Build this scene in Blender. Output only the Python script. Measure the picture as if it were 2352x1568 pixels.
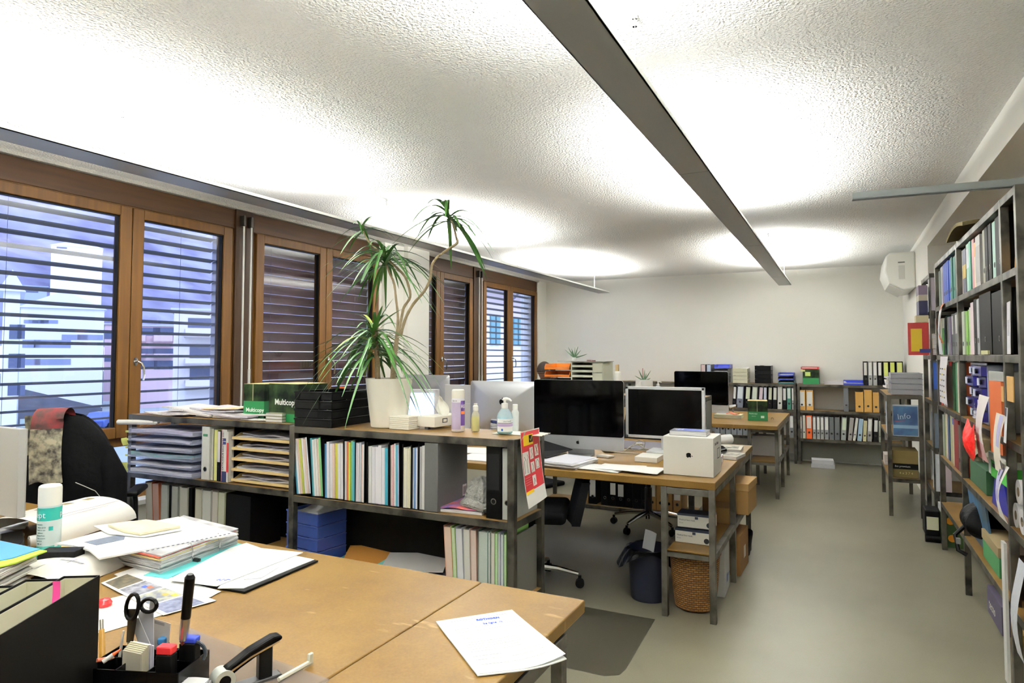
import bpy, math, random
from mathutils import Matrix, Vector, Euler
for o in list(bpy.data.objects): bpy.data.objects.remove(o)
S = bpy.context.scene
COL = S.collection
PI = math.pi
# ---------------------------------------------------------------- camera
F_PX, CX, CY, YAW, PIT, EYE = 1508.4, 1186.4, 752.6, 0.4598, 0.0425, 1.46
cd = bpy.data.cameras.new('camera'); cam = bpy.data.objects.new('camera', cd); COL.objects.link(cam)
cd.sensor_width = 36; cd.lens = F_PX / 2352 * 36
cd.shift_x = (1176 - CX) / 2352; cd.shift_y = -(784 - CY) / 2352
cd.clip_start = 0.05; cd.clip_end = 600
cam.location = (0, 0, EYE); cam.rotation_euler = (PI / 2 + PIT, 0, YAW)
S.camera = cam
# ---------------------------------------------------------------- view, world
S.view_settings.view_transform = 'Standard'; S.view_settings.look = 'None'
S.view_settings.gamma = 1; S.view_settings.use_curve_mapping = False
S.view_settings.exposure = 1.42
S.cycles.use_denoising = True
S.cycles.max_bounces = 8; S.cycles.diffuse_bounces = 5; S.cycles.glossy_bounces = 3
S.cycles.transparent_max_bounces = 24; S.cycles.transmission_bounces = 5
S.cycles.caustics_reflective = False; S.cycles.caustics_refractive = False
S.cycles.sample_clamp_indirect = 6
wd = bpy.data.worlds.new('world'); S.world = wd; wd.use_nodes = True
nt = wd.node_tree; nt.nodes.clear()
wo = nt.nodes.new('ShaderNodeOutputWorld'); bg = nt.nodes.new('ShaderNodeBackground')
tc = nt.nodes.new('ShaderNodeTexCoord'); sp = nt.nodes.new('ShaderNodeSeparateXYZ'); rp = nt.nodes.new('ShaderNodeValToRGB')
nt.links.new(tc.outputs['Generated'], sp.inputs[0]); nt.links.new(sp.outputs['Z'], rp.inputs[0])
rp.color_ramp.elements[0].position = 0.0; rp.color_ramp.elements[0].color = (0.80, 0.86, 1.0, 1)
rp.color_ramp.elements[1].position = 0.6; rp.color_ramp.elements[1].color = (0.50, 0.62, 1.0, 1)
nt.links.new(rp.outputs[0], bg.inputs[0]); bg.inputs[1].default_value = 1.05
nt.links.new(bg.outputs[0], wo.inputs[0])
# sun behind thin cloud, outside only just above the far roofs
sd = bpy.data.lights.new('sun', 'SUN'); sd.energy = 0.6; sd.angle = 0.6; sd.color = (0.9, 0.93, 1)
sun = bpy.data.objects.new('sun', sd); COL.objects.link(sun); sun.rotation_euler = (math.radians(50), 0, math.radians(75))
TUBE_W = 62       # watts of each pendant tube
# ---------------------------------------------------------------- pixel -> place
_cy, _sy, _cp, _sp = math.cos(YAW), math.sin(YAW), math.cos(PIT), math.sin(PIT)
FW = Vector((-_sy * _cp, _cy * _cp, _sp)); RT = Vector((_cy, _sy, 0)); UP = RT.cross(FW)
def at(x, y, X=None, Y=None, Z=None):
    """The point of the plane X=, Y= or Z= that the photograph shows at pixel x, y."""
    d = FW + RT * ((x - CX) / F_PX) - UP * ((y - CY) / F_PX)
    t = X / d.x if X is not None else Y / d.y if Y is not None else (Z - EYE) / d.z
    return Vector((t * d.x, t * d.y, EYE + t * d.z))
# ---------------------------------------------------------------- materials
def lin(h):
    h = h.lstrip('#'); c = [int(h[i:i + 2], 16) / 255 for i in (0, 2, 4)]
    return tuple(x / 12.92 if x <= 0.04045 else ((x + 0.055) / 1.055) ** 2.4 for x in c) + (1,)
_M = {}
def M(hexc, rough=0.6, metal=0, var=0.0, vs=6, bump=0.0, bs=60, alpha=1, emit=0, kind=None, hex2=None):
    key = (hexc, rough, metal, var, vs, bump, bs, alpha, emit, kind, hex2)
    if key in _M: return _M[key]
    m = bpy.data.materials.new('m_' + hexc.strip('#') + (('_' + kind) if kind else '')); m.use_nodes = True
    n = m.node_tree; b = n.nodes['Principled BSDF']; L = n.links.new
    c = lin(hexc); b.inputs['Base Color'].default_value = c
    b.inputs['Roughness'].default_value = rough; b.inputs['Metallic'].default_value = metal
    if max(c[:3]) < .016: b.inputs['Specular IOR Level'].default_value = .12; b.inputs['Base Color'].default_value = c = tuple(v * .5 for v in c[:3]) + (1,)
    if alpha < 1: b.inputs['Alpha'].default_value = alpha
    if emit:
        b.inputs['Emission Color'].default_value = c; b.inputs['Emission Strength'].default_value = emit
    tcx = n.nodes.new('ShaderNodeTexCoord')
    def noise(scale, detail=3, vec=None):
        t = n.nodes.new('ShaderNodeTexNoise'); t.inputs['Scale'].default_value = scale; t.inputs['Detail'].default_value = detail
        L(vec if vec is not None else tcx.outputs['Object'], t.inputs['Vector']); return t
    if var and kind is None:
        t = noise(vs); r = n.nodes.new('ShaderNodeMapRange'); r.inputs[1].default_value = .3; r.inputs[2].default_value = .7
        L(t.outputs['Fac'], r.inputs[0]); mx = n.nodes.new('ShaderNodeMix'); mx.data_type = 'RGBA'
        d = lin(hex2) if hex2 else tuple(v * (1 - var) for v in c[:3]) + (1,)
        mx.inputs[6].default_value = c; mx.inputs[7].default_value = d
        L(r.outputs[0], mx.inputs[0]); L(mx.outputs[2], b.inputs['Base Color'])
    if kind in ('desk', 'wood', 'woodz'): b.inputs['Specular IOR Level'].default_value = .25
    if kind in ('wood', 'woodz'):            # long grain along y (wood) or z (woodz)
        mp = n.nodes.new('ShaderNodeMapping'); L(tcx.outputs['Object'], mp.inputs[0])
        mp.inputs['Scale'].default_value = (28, 1.6, 28) if kind == 'wood' else (28, 28, 1.6)
        t = noise(1.0, 5, mp.outputs[0]); mx = n.nodes.new('ShaderNodeMix'); mx.data_type = 'RGBA'
        mx.inputs[6].default_value = c; mx.inputs[7].default_value = lin(hex2) if hex2 else tuple(v * .6 for v in c[:3]) + (1,)
        r = n.nodes.new('ShaderNodeMapRange'); r.inputs[1].default_value = .3; r.inputs[2].default_value = .7
        L(t.outputs['Fac'], r.inputs[0]); L(r.outputs[0], mx.inputs[0]); L(mx.outputs[2], b.inputs['Base Color'])
    if kind == 'desk':                       # pressed board: fine flecks, faint long smears
        t = noise(160, 2); t2 = noise(5, 4); mx = n.nodes.new('ShaderNodeMix'); mx.data_type = 'RGBA'
        mx.inputs[6].default_value = c; mx.inputs[7].default_value = lin(hex2)
        ad = n.nodes.new('ShaderNodeMath'); ad.operation = 'MULTIPLY_ADD'; ad.inputs[1].default_value = .5
        L(t.outputs['Fac'], ad.inputs[0]); L(t2.outputs['Fac'], ad.inputs[2])
        r = n.nodes.new('ShaderNodeMapRange'); r.inputs[1].default_value = .55; r.inputs[2].default_value = .95
        L(ad.outputs[0], r.inputs[0]); L(r.outputs[0], mx.inputs[0])
        mp = n.nodes.new('ShaderNodeMapping'); L(tcx.outputs['Object'], mp.inputs[0]); mp.inputs['Scale'].default_value = (1, 3, 1); mp.inputs['Rotation'].default_value = (0, 0, .5)
        t3 = noise(9, 2, mp.outputs[0]); r3 = n.nodes.new('ShaderNodeMapRange'); r3.inputs[1].default_value = .68; r3.inputs[2].default_value = .78; r3.inputs[4].default_value = .35
        L(t3.outputs['Fac'], r3.inputs[0]); m2 = n.nodes.new('ShaderNodeMix'); m2.data_type = 'RGBA'; m2.inputs[7].default_value = lin('#b09a6c')
        L(mx.outputs[2], m2.inputs[6]); L(r3.outputs[0], m2.inputs[0]); L(m2.outputs[2], b.inputs['Base Color'])
    if kind == 'steel':                      # raw hot-rolled section, mill scale and bare patches
        t = noise(7, 6); mx = n.nodes.new('ShaderNodeMix'); mx.data_type = 'RGBA'
        mx.inputs[6].default_value = c; mx.inputs[7].default_value = lin(hex2)
        r = n.nodes.new('ShaderNodeMapRange'); r.inputs[1].default_value = .45; r.inputs[2].default_value = .62
        L(t.outputs['Fac'], r.inputs[0]); L(r.outputs[0], mx.inputs[0]); L(mx.outputs[2], b.inputs['Base Color'])
        r2 = n.nodes.new('ShaderNodeMapRange'); r2.inputs[3].default_value = rough - .1; r2.inputs[4].default_value = rough + .2
        L(t.outputs['Fac'], r2.inputs[0]); L(r2.outputs[0], b.inputs['Roughness'])
    if kind == 'print':                      # faint lines of print on paper, object x/y
        wv = n.nodes.new('ShaderNodeTexWave'); wv.bands_direction = 'Y'; wv.inputs['Scale'].default_value = vs; L(tcx.outputs['Object'], wv.inputs['Vector'])
        t = noise(vs * 9, 1); ml = n.nodes.new('ShaderNodeMath'); ml.operation = 'MULTIPLY'
        L(wv.outputs['Fac'], ml.inputs[0]); L(t.outputs['Fac'], ml.inputs[1])
        r = n.nodes.new('ShaderNodeMapRange'); r.inputs[1].default_value = .48; r.inputs[2].default_value = .6; r.inputs[4].default_value = var or .4
        L(ml.outputs[0], r.inputs[0]); mx = n.nodes.new('ShaderNodeMix'); mx.data_type = 'RGBA'
        mx.inputs[6].default_value = c; mx.inputs[7].default_value = lin(hex2 or '#808088'); L(r.outputs[0], mx.inputs[0]); L(mx.outputs[2], b.inputs['Base Color'])
    if kind == 'picture':                    # a printed picture: soft blotches of two or three inks
        t = noise(vs, 4); r = n.nodes.new('ShaderNodeValToRGB'); r.color_ramp.elements[0].position = .38; r.color_ramp.elements[0].color = c
        r.color_ramp.elements[1].position = .62; r.color_ramp.elements[1].color = lin(hex2)
        L(t.outputs['Fac'], r.inputs[0]); L(r.outputs[0], b.inputs['Base Color'])
    if kind == 'edges':                      # the cut edges of a paper block: thin streaks along z or y
        mp = n.nodes.new('ShaderNodeMapping'); L(tcx.outputs['Object'], mp.inputs[0]); mp.inputs['Scale'].default_value = (vs, vs * .02, vs) if var < 0 else (vs, vs, vs * .02)
        if var == 0: mp.inputs['Scale'].default_value = (vs * .02, vs * .02, vs)
        t = noise(1, 1, mp.outputs[0]); r = n.nodes.new('ShaderNodeMapRange'); r.inputs[1].default_value = .35; r.inputs[2].default_value = .65
        mx = n.nodes.new('ShaderNodeMix'); mx.data_type = 'RGBA'; mx.inputs[6].default_value = c; mx.inputs[7].default_value = lin(hex2)
        L(t.outputs['Fac'], r.inputs[0]); L(r.outputs[0], mx.inputs[0]); L(mx.outputs[2], b.inputs['Base Color'])
    if kind == 'weave':                      # basket weave, small alternating strands
        bt = n.nodes.new('ShaderNodeTexBrick'); bt.inputs['Scale'].default_value = vs; bt.inputs['Mortar Size'].default_value = .06; bt.inputs['Brick Width'].default_value = .9; bt.inputs['Row Height'].default_value = .32
        bt.inputs['Color1'].default_value = c; bt.inputs['Color2'].default_value = lin(hex2); bt.inputs['Mortar'].default_value = tuple(v * .15 for v in c[:3]) + (1,)
        uvn = n.nodes.new('ShaderNodeSeparateXYZ'); at2 = n.nodes.new('ShaderNodeMath'); at2.operation = 'ARCTAN2'; cb = n.nodes.new('ShaderNodeCombineXYZ')
        L(tcx.outputs['Object'], uvn.inputs[0]); L(uvn.outputs['Y'], at2.inputs[0]); L(uvn.outputs['X'], at2.inputs[1]); sc2 = n.nodes.new('ShaderNodeMath'); sc2.operation = 'MULTIPLY'; sc2.inputs[1].default_value = .17
        L(at2.outputs[0], sc2.inputs[0]); L(sc2.outputs[0], cb.inputs[0]); L(uvn.outputs['Z'], cb.inputs[1]); L(cb.outputs[0], bt.inputs['Vector']); L(bt.outputs['Color'], b.inputs['Base Color'])
        bp = n.nodes.new('ShaderNodeBump'); bp.inputs['Strength'].default_value = .9; bp.inputs['Distance'].default_value = .004; bp.invert = True; L(bt.outputs['Fac'], bp.inputs['Height']); L(bp.outputs[0], b.inputs['Normal'])
    if kind == 'glass':
        n.nodes.remove(b); out = n.nodes['Material Output']
        tr = n.nodes.new('ShaderNodeBsdfTransparent'); gl = n.nodes.new('ShaderNodeBsdfGlossy'); fr = n.nodes.new('ShaderNodeFresnel'); ms = n.nodes.new('ShaderNodeMixShader')
        tr.inputs[0].default_value = c; gl.inputs['Roughness'].default_value = rough; fr.inputs[0].default_value = 1.5 if not var else var
        gm = n.nodes.new('ShaderNodeNewGeometry'); sb = n.nodes.new('ShaderNodeMath'); sb.operation = 'SUBTRACT'; sb.use_clamp = True
        L(fr.outputs[0], sb.inputs[0]); L(gm.outputs['Backfacing'], sb.inputs[1]); L(sb.outputs[0], ms.inputs[0]); L(tr.outputs[0], ms.inputs[1]); L(gl.outputs[0], ms.inputs[2]); L(ms.outputs[0], out.inputs[0])
        _M[key] = m; return m
    if bump:
        t = noise(bs, 3); bp = n.nodes.new('ShaderNodeBump'); bp.inputs['Strength'].default_value = min(1, bump); bp.inputs['Distance'].default_value = .01 * max(1, bump)
        L(t.outputs['Fac'], bp.inputs['Height']); L(bp.outputs[0], b.inputs['Normal'])
    _M[key] = m
    return m
# ---------------------------------------------------------------- mesh building
class B:
    """Collects faces; build() links them as one mesh object. cur = material slot of the next faces."""
    def __init__(s): s.v = []; s.f = []; s.m = []; s.cur = 0; s.T = None
    def _a(s, vs, fs):
        k = len(s.v); s.v += [tuple(s.T @ Vector(v)) if s.T else tuple(v) for v in vs]
        s.f += [tuple(i + k for i in f) for f in fs]; s.m += [s.cur] * len(fs); return s
    def slot(s, i): s.cur = i; return s
    def tf(s, loc=(0, 0, 0), rot=(0, 0, 0)): s.T = Matrix.Translation(loc) @ Euler(rot).to_matrix().to_4x4(); return s
    def box(s, x0, x1, y0, y1, z0, z1):
        return s._a([(x0, y0, z0), (x1, y0, z0), (x1, y1, z0), (x0, y1, z0), (x0, y0, z1), (x1, y0, z1), (x1, y1, z1), (x0, y1, z1)],
                    [(0, 3, 2, 1), (4, 5, 6, 7), (0, 1, 5, 4), (1, 2, 6, 5), (2, 3, 7, 6), (3, 0, 4, 7)])
    def hexa(s, p):   # eight points, bottom ring then top ring
        return s._a(p, [(0, 3, 2, 1), (4, 5, 6, 7), (0, 1, 5, 4), (1, 2, 6, 5), (2, 3, 7, 6), (3, 0, 4, 7)])
    def poly(s, pts): return s._a(pts, [tuple(range(len(pts)))])
    def prism(s, pts, a, b, ax='z'):
        g = {'z': lambda p, q, h: (p, q, h), 'y': lambda p, q, h: (p, h, q), 'x': lambda p, q, h: (h, p, q)}[ax]
        n = len(pts); vs = [g(p, q, a) for p, q in pts] + [g(p, q, b) for p, q in pts]
        return s._a(vs, [tuple(range(n))[::-1], tuple(range(n, 2 * n))] + [(i, (i + 1) % n, (i + 1) % n + n, i + n) for i in range(n)])
    def cyl(s, p0, p1, r0, r1=None, n=16, cap=True):
        r1 = r0 if r1 is None else r1; p0 = Vector(p0); p1 = Vector(p1); d = (p1 - p0).normalized()
        u = d.orthogonal().normalized(); w = d.cross(u)
        vs = [p + (u * math.cos(2 * PI * i / n) + w * math.sin(2 * PI * i / n)) * r for p, r in ((p0, r0), (p1, r1)) for i in range(n)]
        fs = [(i, (i + 1) % n, (i + 1) % n + n, i + n) for i in range(n)]
        if cap: fs += [tuple(range(n))[::-1], tuple(range(n, 2 * n))]
        return s._a(vs, fs)
    def tube(s, pts, r, n=8, cap=True):
        pts = [Vector(p) for p in pts]; k = len(pts); rs = r if isinstance(r, (list, tuple)) else [r] * k
        vs = []; u = None
        for i, p in enumerate(pts):
            d = (pts[min(i + 1, k - 1)] - pts[max(i - 1, 0)]).normalized()
            u = (u - d * u.dot(d)).normalized() if u is not None and (u - d * u.dot(d)).length > 1e-6 else d.orthogonal().normalized()
            w = d.cross(u)
            vs += [p + (u * math.cos(2 * PI * j / n) + w * math.sin(2 * PI * j / n)) * rs[i] for j in range(n)]
        fs = [(i * n + j, i * n + (j + 1) % n, (i + 1) * n + (j + 1) % n, (i + 1) * n + j) for i in range(k - 1) for j in range(n)]
        if cap: fs += [tuple(range(n))[::-1], tuple(range((k - 1) * n, k * n))]
        return s._a(vs, fs)
    def lathe(s, prof, c=(0, 0, 0), n=24):
        vs = [(c[0] + r * math.cos(2 * PI * j / n), c[1] + r * math.sin(2 * PI * j / n), c[2] + z) for r, z in prof for j in range(n)]
        k = len(prof); fs = [(i * n + j, i * n + (j + 1) % n, (i + 1) * n + (j + 1) % n, (i + 1) * n + j) for i in range(k - 1) for j in range(n)]
        if prof[0][0] > 1e-5: fs.append(tuple(range(n))[::-1])
        if prof[-1][0] > 1e-5: fs.append(tuple(range((k - 1) * n, k * n)))
        return s._a(vs, fs)
    def grid(s, fn, nu, nv, th=0):
        """fn(u, v) -> point, u, v in 0..1; th = thickness along -z"""
        vs = [fn(i / nu, j / nv) for j in range(nv + 1) for i in range(nu + 1)]
        q = [(j * (nu + 1) + i, j * (nu + 1) + i + 1, (j + 1) * (nu + 1) + i + 1, (j + 1) * (nu + 1) + i) for j in range(nv) for i in range(nu)]
        if th:
            k = len(vs); vs = vs + [(v[0], v[1], v[2] - th) for v in vs]
            q2 = [tuple(a + k for a in f)[::-1] for f in q]; w = nu + 1
            rim = [i for i in range(nu + 1)] + [j * w + nu for j in range(1, nv + 1)] + [nv * w + i for i in range(nu - 1, -1, -1)] + [j * w for j in range(nv - 1, 0, -1)]
            q = q + q2 + [(rim[(i + 1) % len(rim)], rim[i], rim[i] + k, rim[(i + 1) % len(rim)] + k) for i in range(len(rim))]
        return s._a(vs, q)
    def build(s, name, mats, parent=None, bev=0, loc=None, rz=0, rot=None, seg=2, sub=0, ang=35):
        me = bpy.data.meshes.new(name); me.from_pydata([tuple(v) for v in s.v], [], s.f)
        for m in (mats if isinstance(mats, (list, tuple)) else [mats]): me.materials.append(m)
        me.polygons.foreach_set('material_index', s.m); me.polygons.foreach_set('use_smooth', [True] * len(s.f))
        me.update(); me.set_sharp_from_angle(angle=math.radians(ang))
        o = bpy.data.objects.new(name, me); COL.objects.link(o)
        if parent: o.parent = parent
        if loc is not None: o.location = loc
        if rot is not None: o.rotation_euler = rot
        elif rz: o.rotation_euler = (0, 0, rz)
        if bev:
            b = o.modifiers.new('b', 'BEVEL'); b.width = bev; b.segments = seg; b.limit_method = 'ANGLE'; b.angle_limit = math.radians(40)
        if sub:
            b = o.modifiers.new('s', 'SUBSURF'); b.levels = sub; b.render_levels = sub
        return o
_used = {}
def tag(o, label, cat, group=None, kind=None):
    if label in _used and not group: print('DUPLABEL', label)
    _used[label] = 1
    o['label'] = label; o['category'] = cat
    if group: o['group'] = group
    if kind: o['kind'] = kind
    return o
def thing(name, label, cat, loc=(0, 0, 0), rz=0, group=None, rot=None):
    o = bpy.data.objects.new(name, None); o.empty_display_size = .05; COL.objects.link(o)
    o.location = loc; o.rotation_euler = rot if rot else (0, 0, rz)
    return tag(o, label, cat, group)
def one(b, name, mats, label, cat, loc=(0, 0, 0), rz=0, group=None, bev=0, rot=None, **k):
    return tag(b.build(name, mats, None, bev, loc, rz, rot, **k), label, cat, group)
def struct(o): o['kind'] = 'structure'; return o
def text(body, size, mat, parent, loc, rot=(PI / 2, 0, 0), name='lettering', align='LEFT', ext=.0004, sx=1, bold=0):
    c = bpy.data.curves.new('t', 'FONT'); c.body = body; c.size = size; c.extrude = ext; c.align_x = align; c.offset = bold; c.resolution_u = 2
    t = bpy.data.objects.new('t', c); COL.objects.link(t)
    me = bpy.data.meshes.new_from_object(t.evaluated_get(bpy.context.evaluated_depsgraph_get()))
    bpy.data.objects.remove(t); me.materials.clear(); me.materials.append(mat)
    o = bpy.data.objects.new(name, me); COL.objects.link(o); o.parent = parent; o.location = loc; o.rotation_euler = rot; o.scale = (sx, 1, 1)
    return o
ORD = ['first', 'second', 'third', 'fourth', 'fifth', 'sixth', 'seventh', 'eighth', 'ninth', 'tenth', 'eleventh', 'twelfth', 'thirteenth',
       'fourteenth', 'fifteenth', 'sixteenth', 'seventeenth', 'eighteenth', 'nineteenth', 'twentieth']
ORD += ['twenty-' + w for w in ORD[:9]] + ['thirtieth'] + ['thirty-' + w for w in ORD[:9]] + ['fortieth'] + ['forty-' + w for w in ORD[:9]]
rnd = random.Random(7)
# common materials
STEEL = M('#55524a', .38, .75, kind='steel', hex2='#24221f')
STEEL2 = M('#6b6860', .4, .7, kind='steel', hex2='#4a473f')
BOARD = M('#7c5f30', .42, kind='desk', hex2='#6a4f24')
DESK = M('#755a29', .42, kind='desk', hex2='#64491d')
EDGE = M('#8d6a34', .5, var=.15, vs=20)
WHITE = M('#eeeeea', .5); PAPER = M('#f4f4f2', .7); BLACK = M('#0d0d0e', .5); DGREY = M('#2a2a2c', .6)
ALU = M('#c9cbcc', .35, .6); CHROME = M('#d8d8d8', .12, 1); CARD = M('#a9824a', .8, var=.12, vs=8); PLASTIC = M('#e6e6e2', .35)
# ================================================================ the room
CEIL = 2.68; XW = -4.42; YB = 10.05; XR = .735
FLOORM = M('#7c7865', .33, var=.12, vs=1.4, bump=.12, bs=220, hex2='#6d6958')
CEILM = M('#f3f3f0', .9, bump=1.8, bs=85)
WALLM = M('#f0efe8', .85, bump=.12, bs=120)
struct(B().box(-4.6, 2.2, -3.2, 10.2, -.12, 0).build('floor', FLOORM))
struct(B().box(-4.9, 2.2, -3.2, 10.2, CEIL, CEIL + .15).build('ceiling', CEILM))
struct(B().box(-4.9, 2.2, YB, YB + .15, 0, CEIL).build('wall_back', WALLM))
w = B()                                                   # right wall: far part stands forward, recess with a downstand beam before it
w.box(XR, 1.25, 7.18, YB, 0, CEIL); w.box(XR, 1.25, -3.1, 7.18, 2.485, CEIL); w.box(1.1, 1.25, -3.1, 7.18, 0, 2.485)
struct(w.build('wall_right', WALLM))
struct(B().box(-4.6, 1.25, -3.2, -3.05, 0, CEIL).build('wall_front', WALLM))
w = B(); w.box(XW - .25, XW, -3.1, YB, 0, .47); w.box(XW - .25, XW, -3.1, 1.86, .47, CEIL); w.box(XW - .25, XW, 9.7, YB, .47, CEIL); w.box(XW - .25, XW, 5.62, 6.42, .47, CEIL)
w.box(XW - .25, XW - .12, -3.1, YB, 2.6, CEIL)
struct(w.build('wall_left', WALLM))
struct(B().box(XW, XW + .09, 1.55, 1.94, 0, CEIL).build('trim_1', WALLM, bev=.004))
pp = B(); pp.box(XW, XW + .04, 5.66, 6.2, 0, CEIL).box(XW, XW + .1, 6.0, 6.42, 0, CEIL)
struct(pp.build('trim_2', WALLM, bev=.004))
struct(B().box(-4.4, .3, YB - .015, YB, 0, .09).build('baseboard_back', M('#b9b7ae', .6)))
# sill ledge under the windows
struct(B().box(XW - .02, XW + .1, 1.94, 5.64, .44, .475).box(XW - .02, XW + .1, 6.42, 9.7, .44, .475).build('trim_3', WALLM, bev=.004))
WOODF = M('#603f12', .5, kind='woodz', hex2='#4c300d'); WOODD = M('#4b3018', .5, kind='wood', hex2='#3a2512')
GLASS = M('#eef2ff', .02, kind='glass', var=1.75); SEAL = M('#101010', .5)
WIN = {1: (1.88, 2.88, 3.75, 1), 2: (3.93, 4.80, 5.62, 0), 3: (5.98, 6.79, 7.62, 0), 4: (7.85, 8.70, 9.68, 0)}
for n, (y0, ym, y1, k) in WIN.items():
    f = B(); x0, x1 = XW - .09, XW - .01
    f.box(x0, x1, y0, y1, .47, .55).box(x0, x1, y0, y1, .84, .905).box(x0, x1, y0, y0 + .05, .47, 2.5).box(x0, x1, y1 - .05, y1, .47, 2.5).box(x0, x1, y0, y1, 2.47, 2.53)
    f.slot(1).box(x0 - .01, XW - .005, y0 - (.06 if n in (2, 4) else 0), y1 + (.1 if n in (1, 3) else 0), 2.5, 2.655)
    win = struct(f.build('window_%d' % n, [WOODF, WOODD], bev=.004))
    for s, (a, b) in enumerate(((y0 + .03, ym), (ym, y1 - .03))):
        sb = B(); xs0, xs1 = XW - .06, XW + .015; wd_ = .085
        sb.box(xs0, xs1, a + .003, a + wd_, .9, 2.49).box(xs0, xs1, b - wd_, b - .003, .9, 2.49).box(xs0, xs1, a + wd_, b - wd_, .9, .975).box(xs0, xs1, a + wd_, b - wd_, 2.42, 2.49)
        sash = sb.build('sash', WOODF, win, bev=.005)
        g = B().box(XW - .03, XW - .024, a + wd_, b - wd_, .975, 2.42)
        g.build('glass_pane', GLASS, sash)
        q = B(); e = .009
        q.box(XW - .03, XW - .0, a + wd_ - .001, a + wd_ + e, .975, 2.42).box(XW - .03, XW - .0, b - wd_ - e, b - wd_ + .001, .975, 2.42).box(XW - .03, XW, a + wd_, b - wd_, 2.412, 2.421)
        q.build('glazing_seal', SEAL, sash)
        if s == 1:
            h = B(); yy = a + .035 if n != 1 else a + .04
            h.lathe([(.001, 0), (.014, .0), (.016, .008), (.001, .01)], (0, 0, 0), 12)
            h.v = [(XW + .015 + z, yy + x, 1.42 + y * 1.9) for x, y, z in h.v]
            h.tube([(XW + .02, yy, 1.42), (XW + .055, yy, 1.42), (XW + .07, yy + .01, 1.41), (XW + .072, yy + .025, 1.38), (XW + .07, yy + .03, 1.33), (XW + .066, yy + .028, 1.29)], [.007, .007, .008, .008, .008, .006])
            h.build('handle', CHROME, sash)
    lp = B().box(XW - .05, XW - .044, y0 + .05, y1 - .05, .55, .84)
    lp.build('lower_pane', GLASS, win)
# outside blinds: slats hung from side rails
SLAT = {1: M('#5f5b5c', .45, .2), 2: M('#7c5d50', .4, .15), 3: M('#7c5d50', .4, .15), 4: M('#5f5b5c', .45, .2)}
BL = {1: (1.9, 3.68, 14), 2: (3.98, 5.72, 78), 3: (6.3, 7.68, 78), 4: (7.9, 9.75, 14)}
nm = {1: 'grey-brown outside blind with its slats open, on the nearest window by the black jacket', 2: 'brown outside blind with its slats shut, behind the tall potted plant',
      3: 'brown outside blind with shut slats, on the window just beyond the white pillar', 4: 'grey outside blind with open slats, on the farthest window before the back wall'}
for n, (y0, y1, tl) in BL.items():
    t = thing('venetian_blind', nm[n], 'blind', (XW - .16, y0, .5))
    sl = B(); ta = math.radians(tl)
    for i in range(24):
        zc = .1 + i * .0855
        if zc < .45 or (n in (1, 4) and zc > 2.0): continue
        pr = []
        for j in range(5):
            u = (j - 2) / 2; x = u * (.0405 if n in (2, 3) else .037); z = (1 - u * u) * .007
            pr.append((x * math.cos(ta) - z * math.sin(ta), x * math.sin(ta) * 1 + z * math.cos(ta)))
        pr = pr + [(x - .0012 * math.sin(ta), z + .0016) for x, z in pr[::-1]]
        k = len(pr)
        sl._a([(x, .0, z + zc) for x, z in pr] + [(x, y1 - y0, z + zc) for x, z in pr], [tuple(range(k)), tuple(range(k, 2 * k))[::-1]] + [(i_, i_ + k, (i_ + 1) % k + k, (i_ + 1) % k) for i_ in range(k)])
    sl.build('slats', SLAT[n], t)
    for yy in (-.035, y1 - y0 + .005): B().box(-.025, .025, yy, yy + .03, 0, 2.12).build('guide_rail', M('#8d8f9c', .4, .5), t)
    for yy in (.3, y1 - y0 - .3): B().box(-.001, .001, yy, yy + .002, .45, 2.1).build('ladder_tape', M('#777780', .7), t)
    B().box(-.05, .05, 0, y1 - y0, 2.09, 2.16).build('head_box', M('#6d5a48', .5), t)
# crank rods on the posts between windows
for k, (yy, zb) in enumerate(((3.80, .93), (3.875, 1.25), (7.70, 1.1), (7.78, 1.1))):
    r = thing('blind_crank_rod', ['white blind crank rod left of its pair, beside the first window', 'white blind crank rod right of its pair, beside the first window',
        'white blind crank rod left of its pair, between the two farthest windows', 'white blind crank rod right of its pair, between the two farthest windows'][k], 'crank rod', (XW + .045, yy, zb))
    L_ = 2.55 - zb
    B().cyl((0, 0, .08), (0, 0, L_), .008, n=10).build('rod', M('#d9d9d4', .4), r)
    B().box(-.04, .012, -.012, .012, L_ - .03, L_ + .06).build('hook', M('#38342e', .4, .6), r, bev=.004)
    B().cyl((0, 0, -.02), (0, 0, .1), .011, n=10).build('grip', M('#c4c4be', .4), r)
B_ = B().box(XW - .03, XW + .012, 3.75, 3.93, .47, 2.66).box(XW - .03, XW + .012, 7.62, 7.86, .47, 2.66)
struct(B_.build('trim_4', M('#3c2713', .5, kind='woodz', hex2='#2c1c0e'), bev=.003))
struct(B().box(XW - .03, XW + .03, 1.9, 5.62, 2.655, CEIL).box(XW - .03, XW + .03, 6.42, 9.7, 2.655, CEIL).build('trim_5', M('#a8a69e', .9, bump=1.5, bs=80)))
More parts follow.
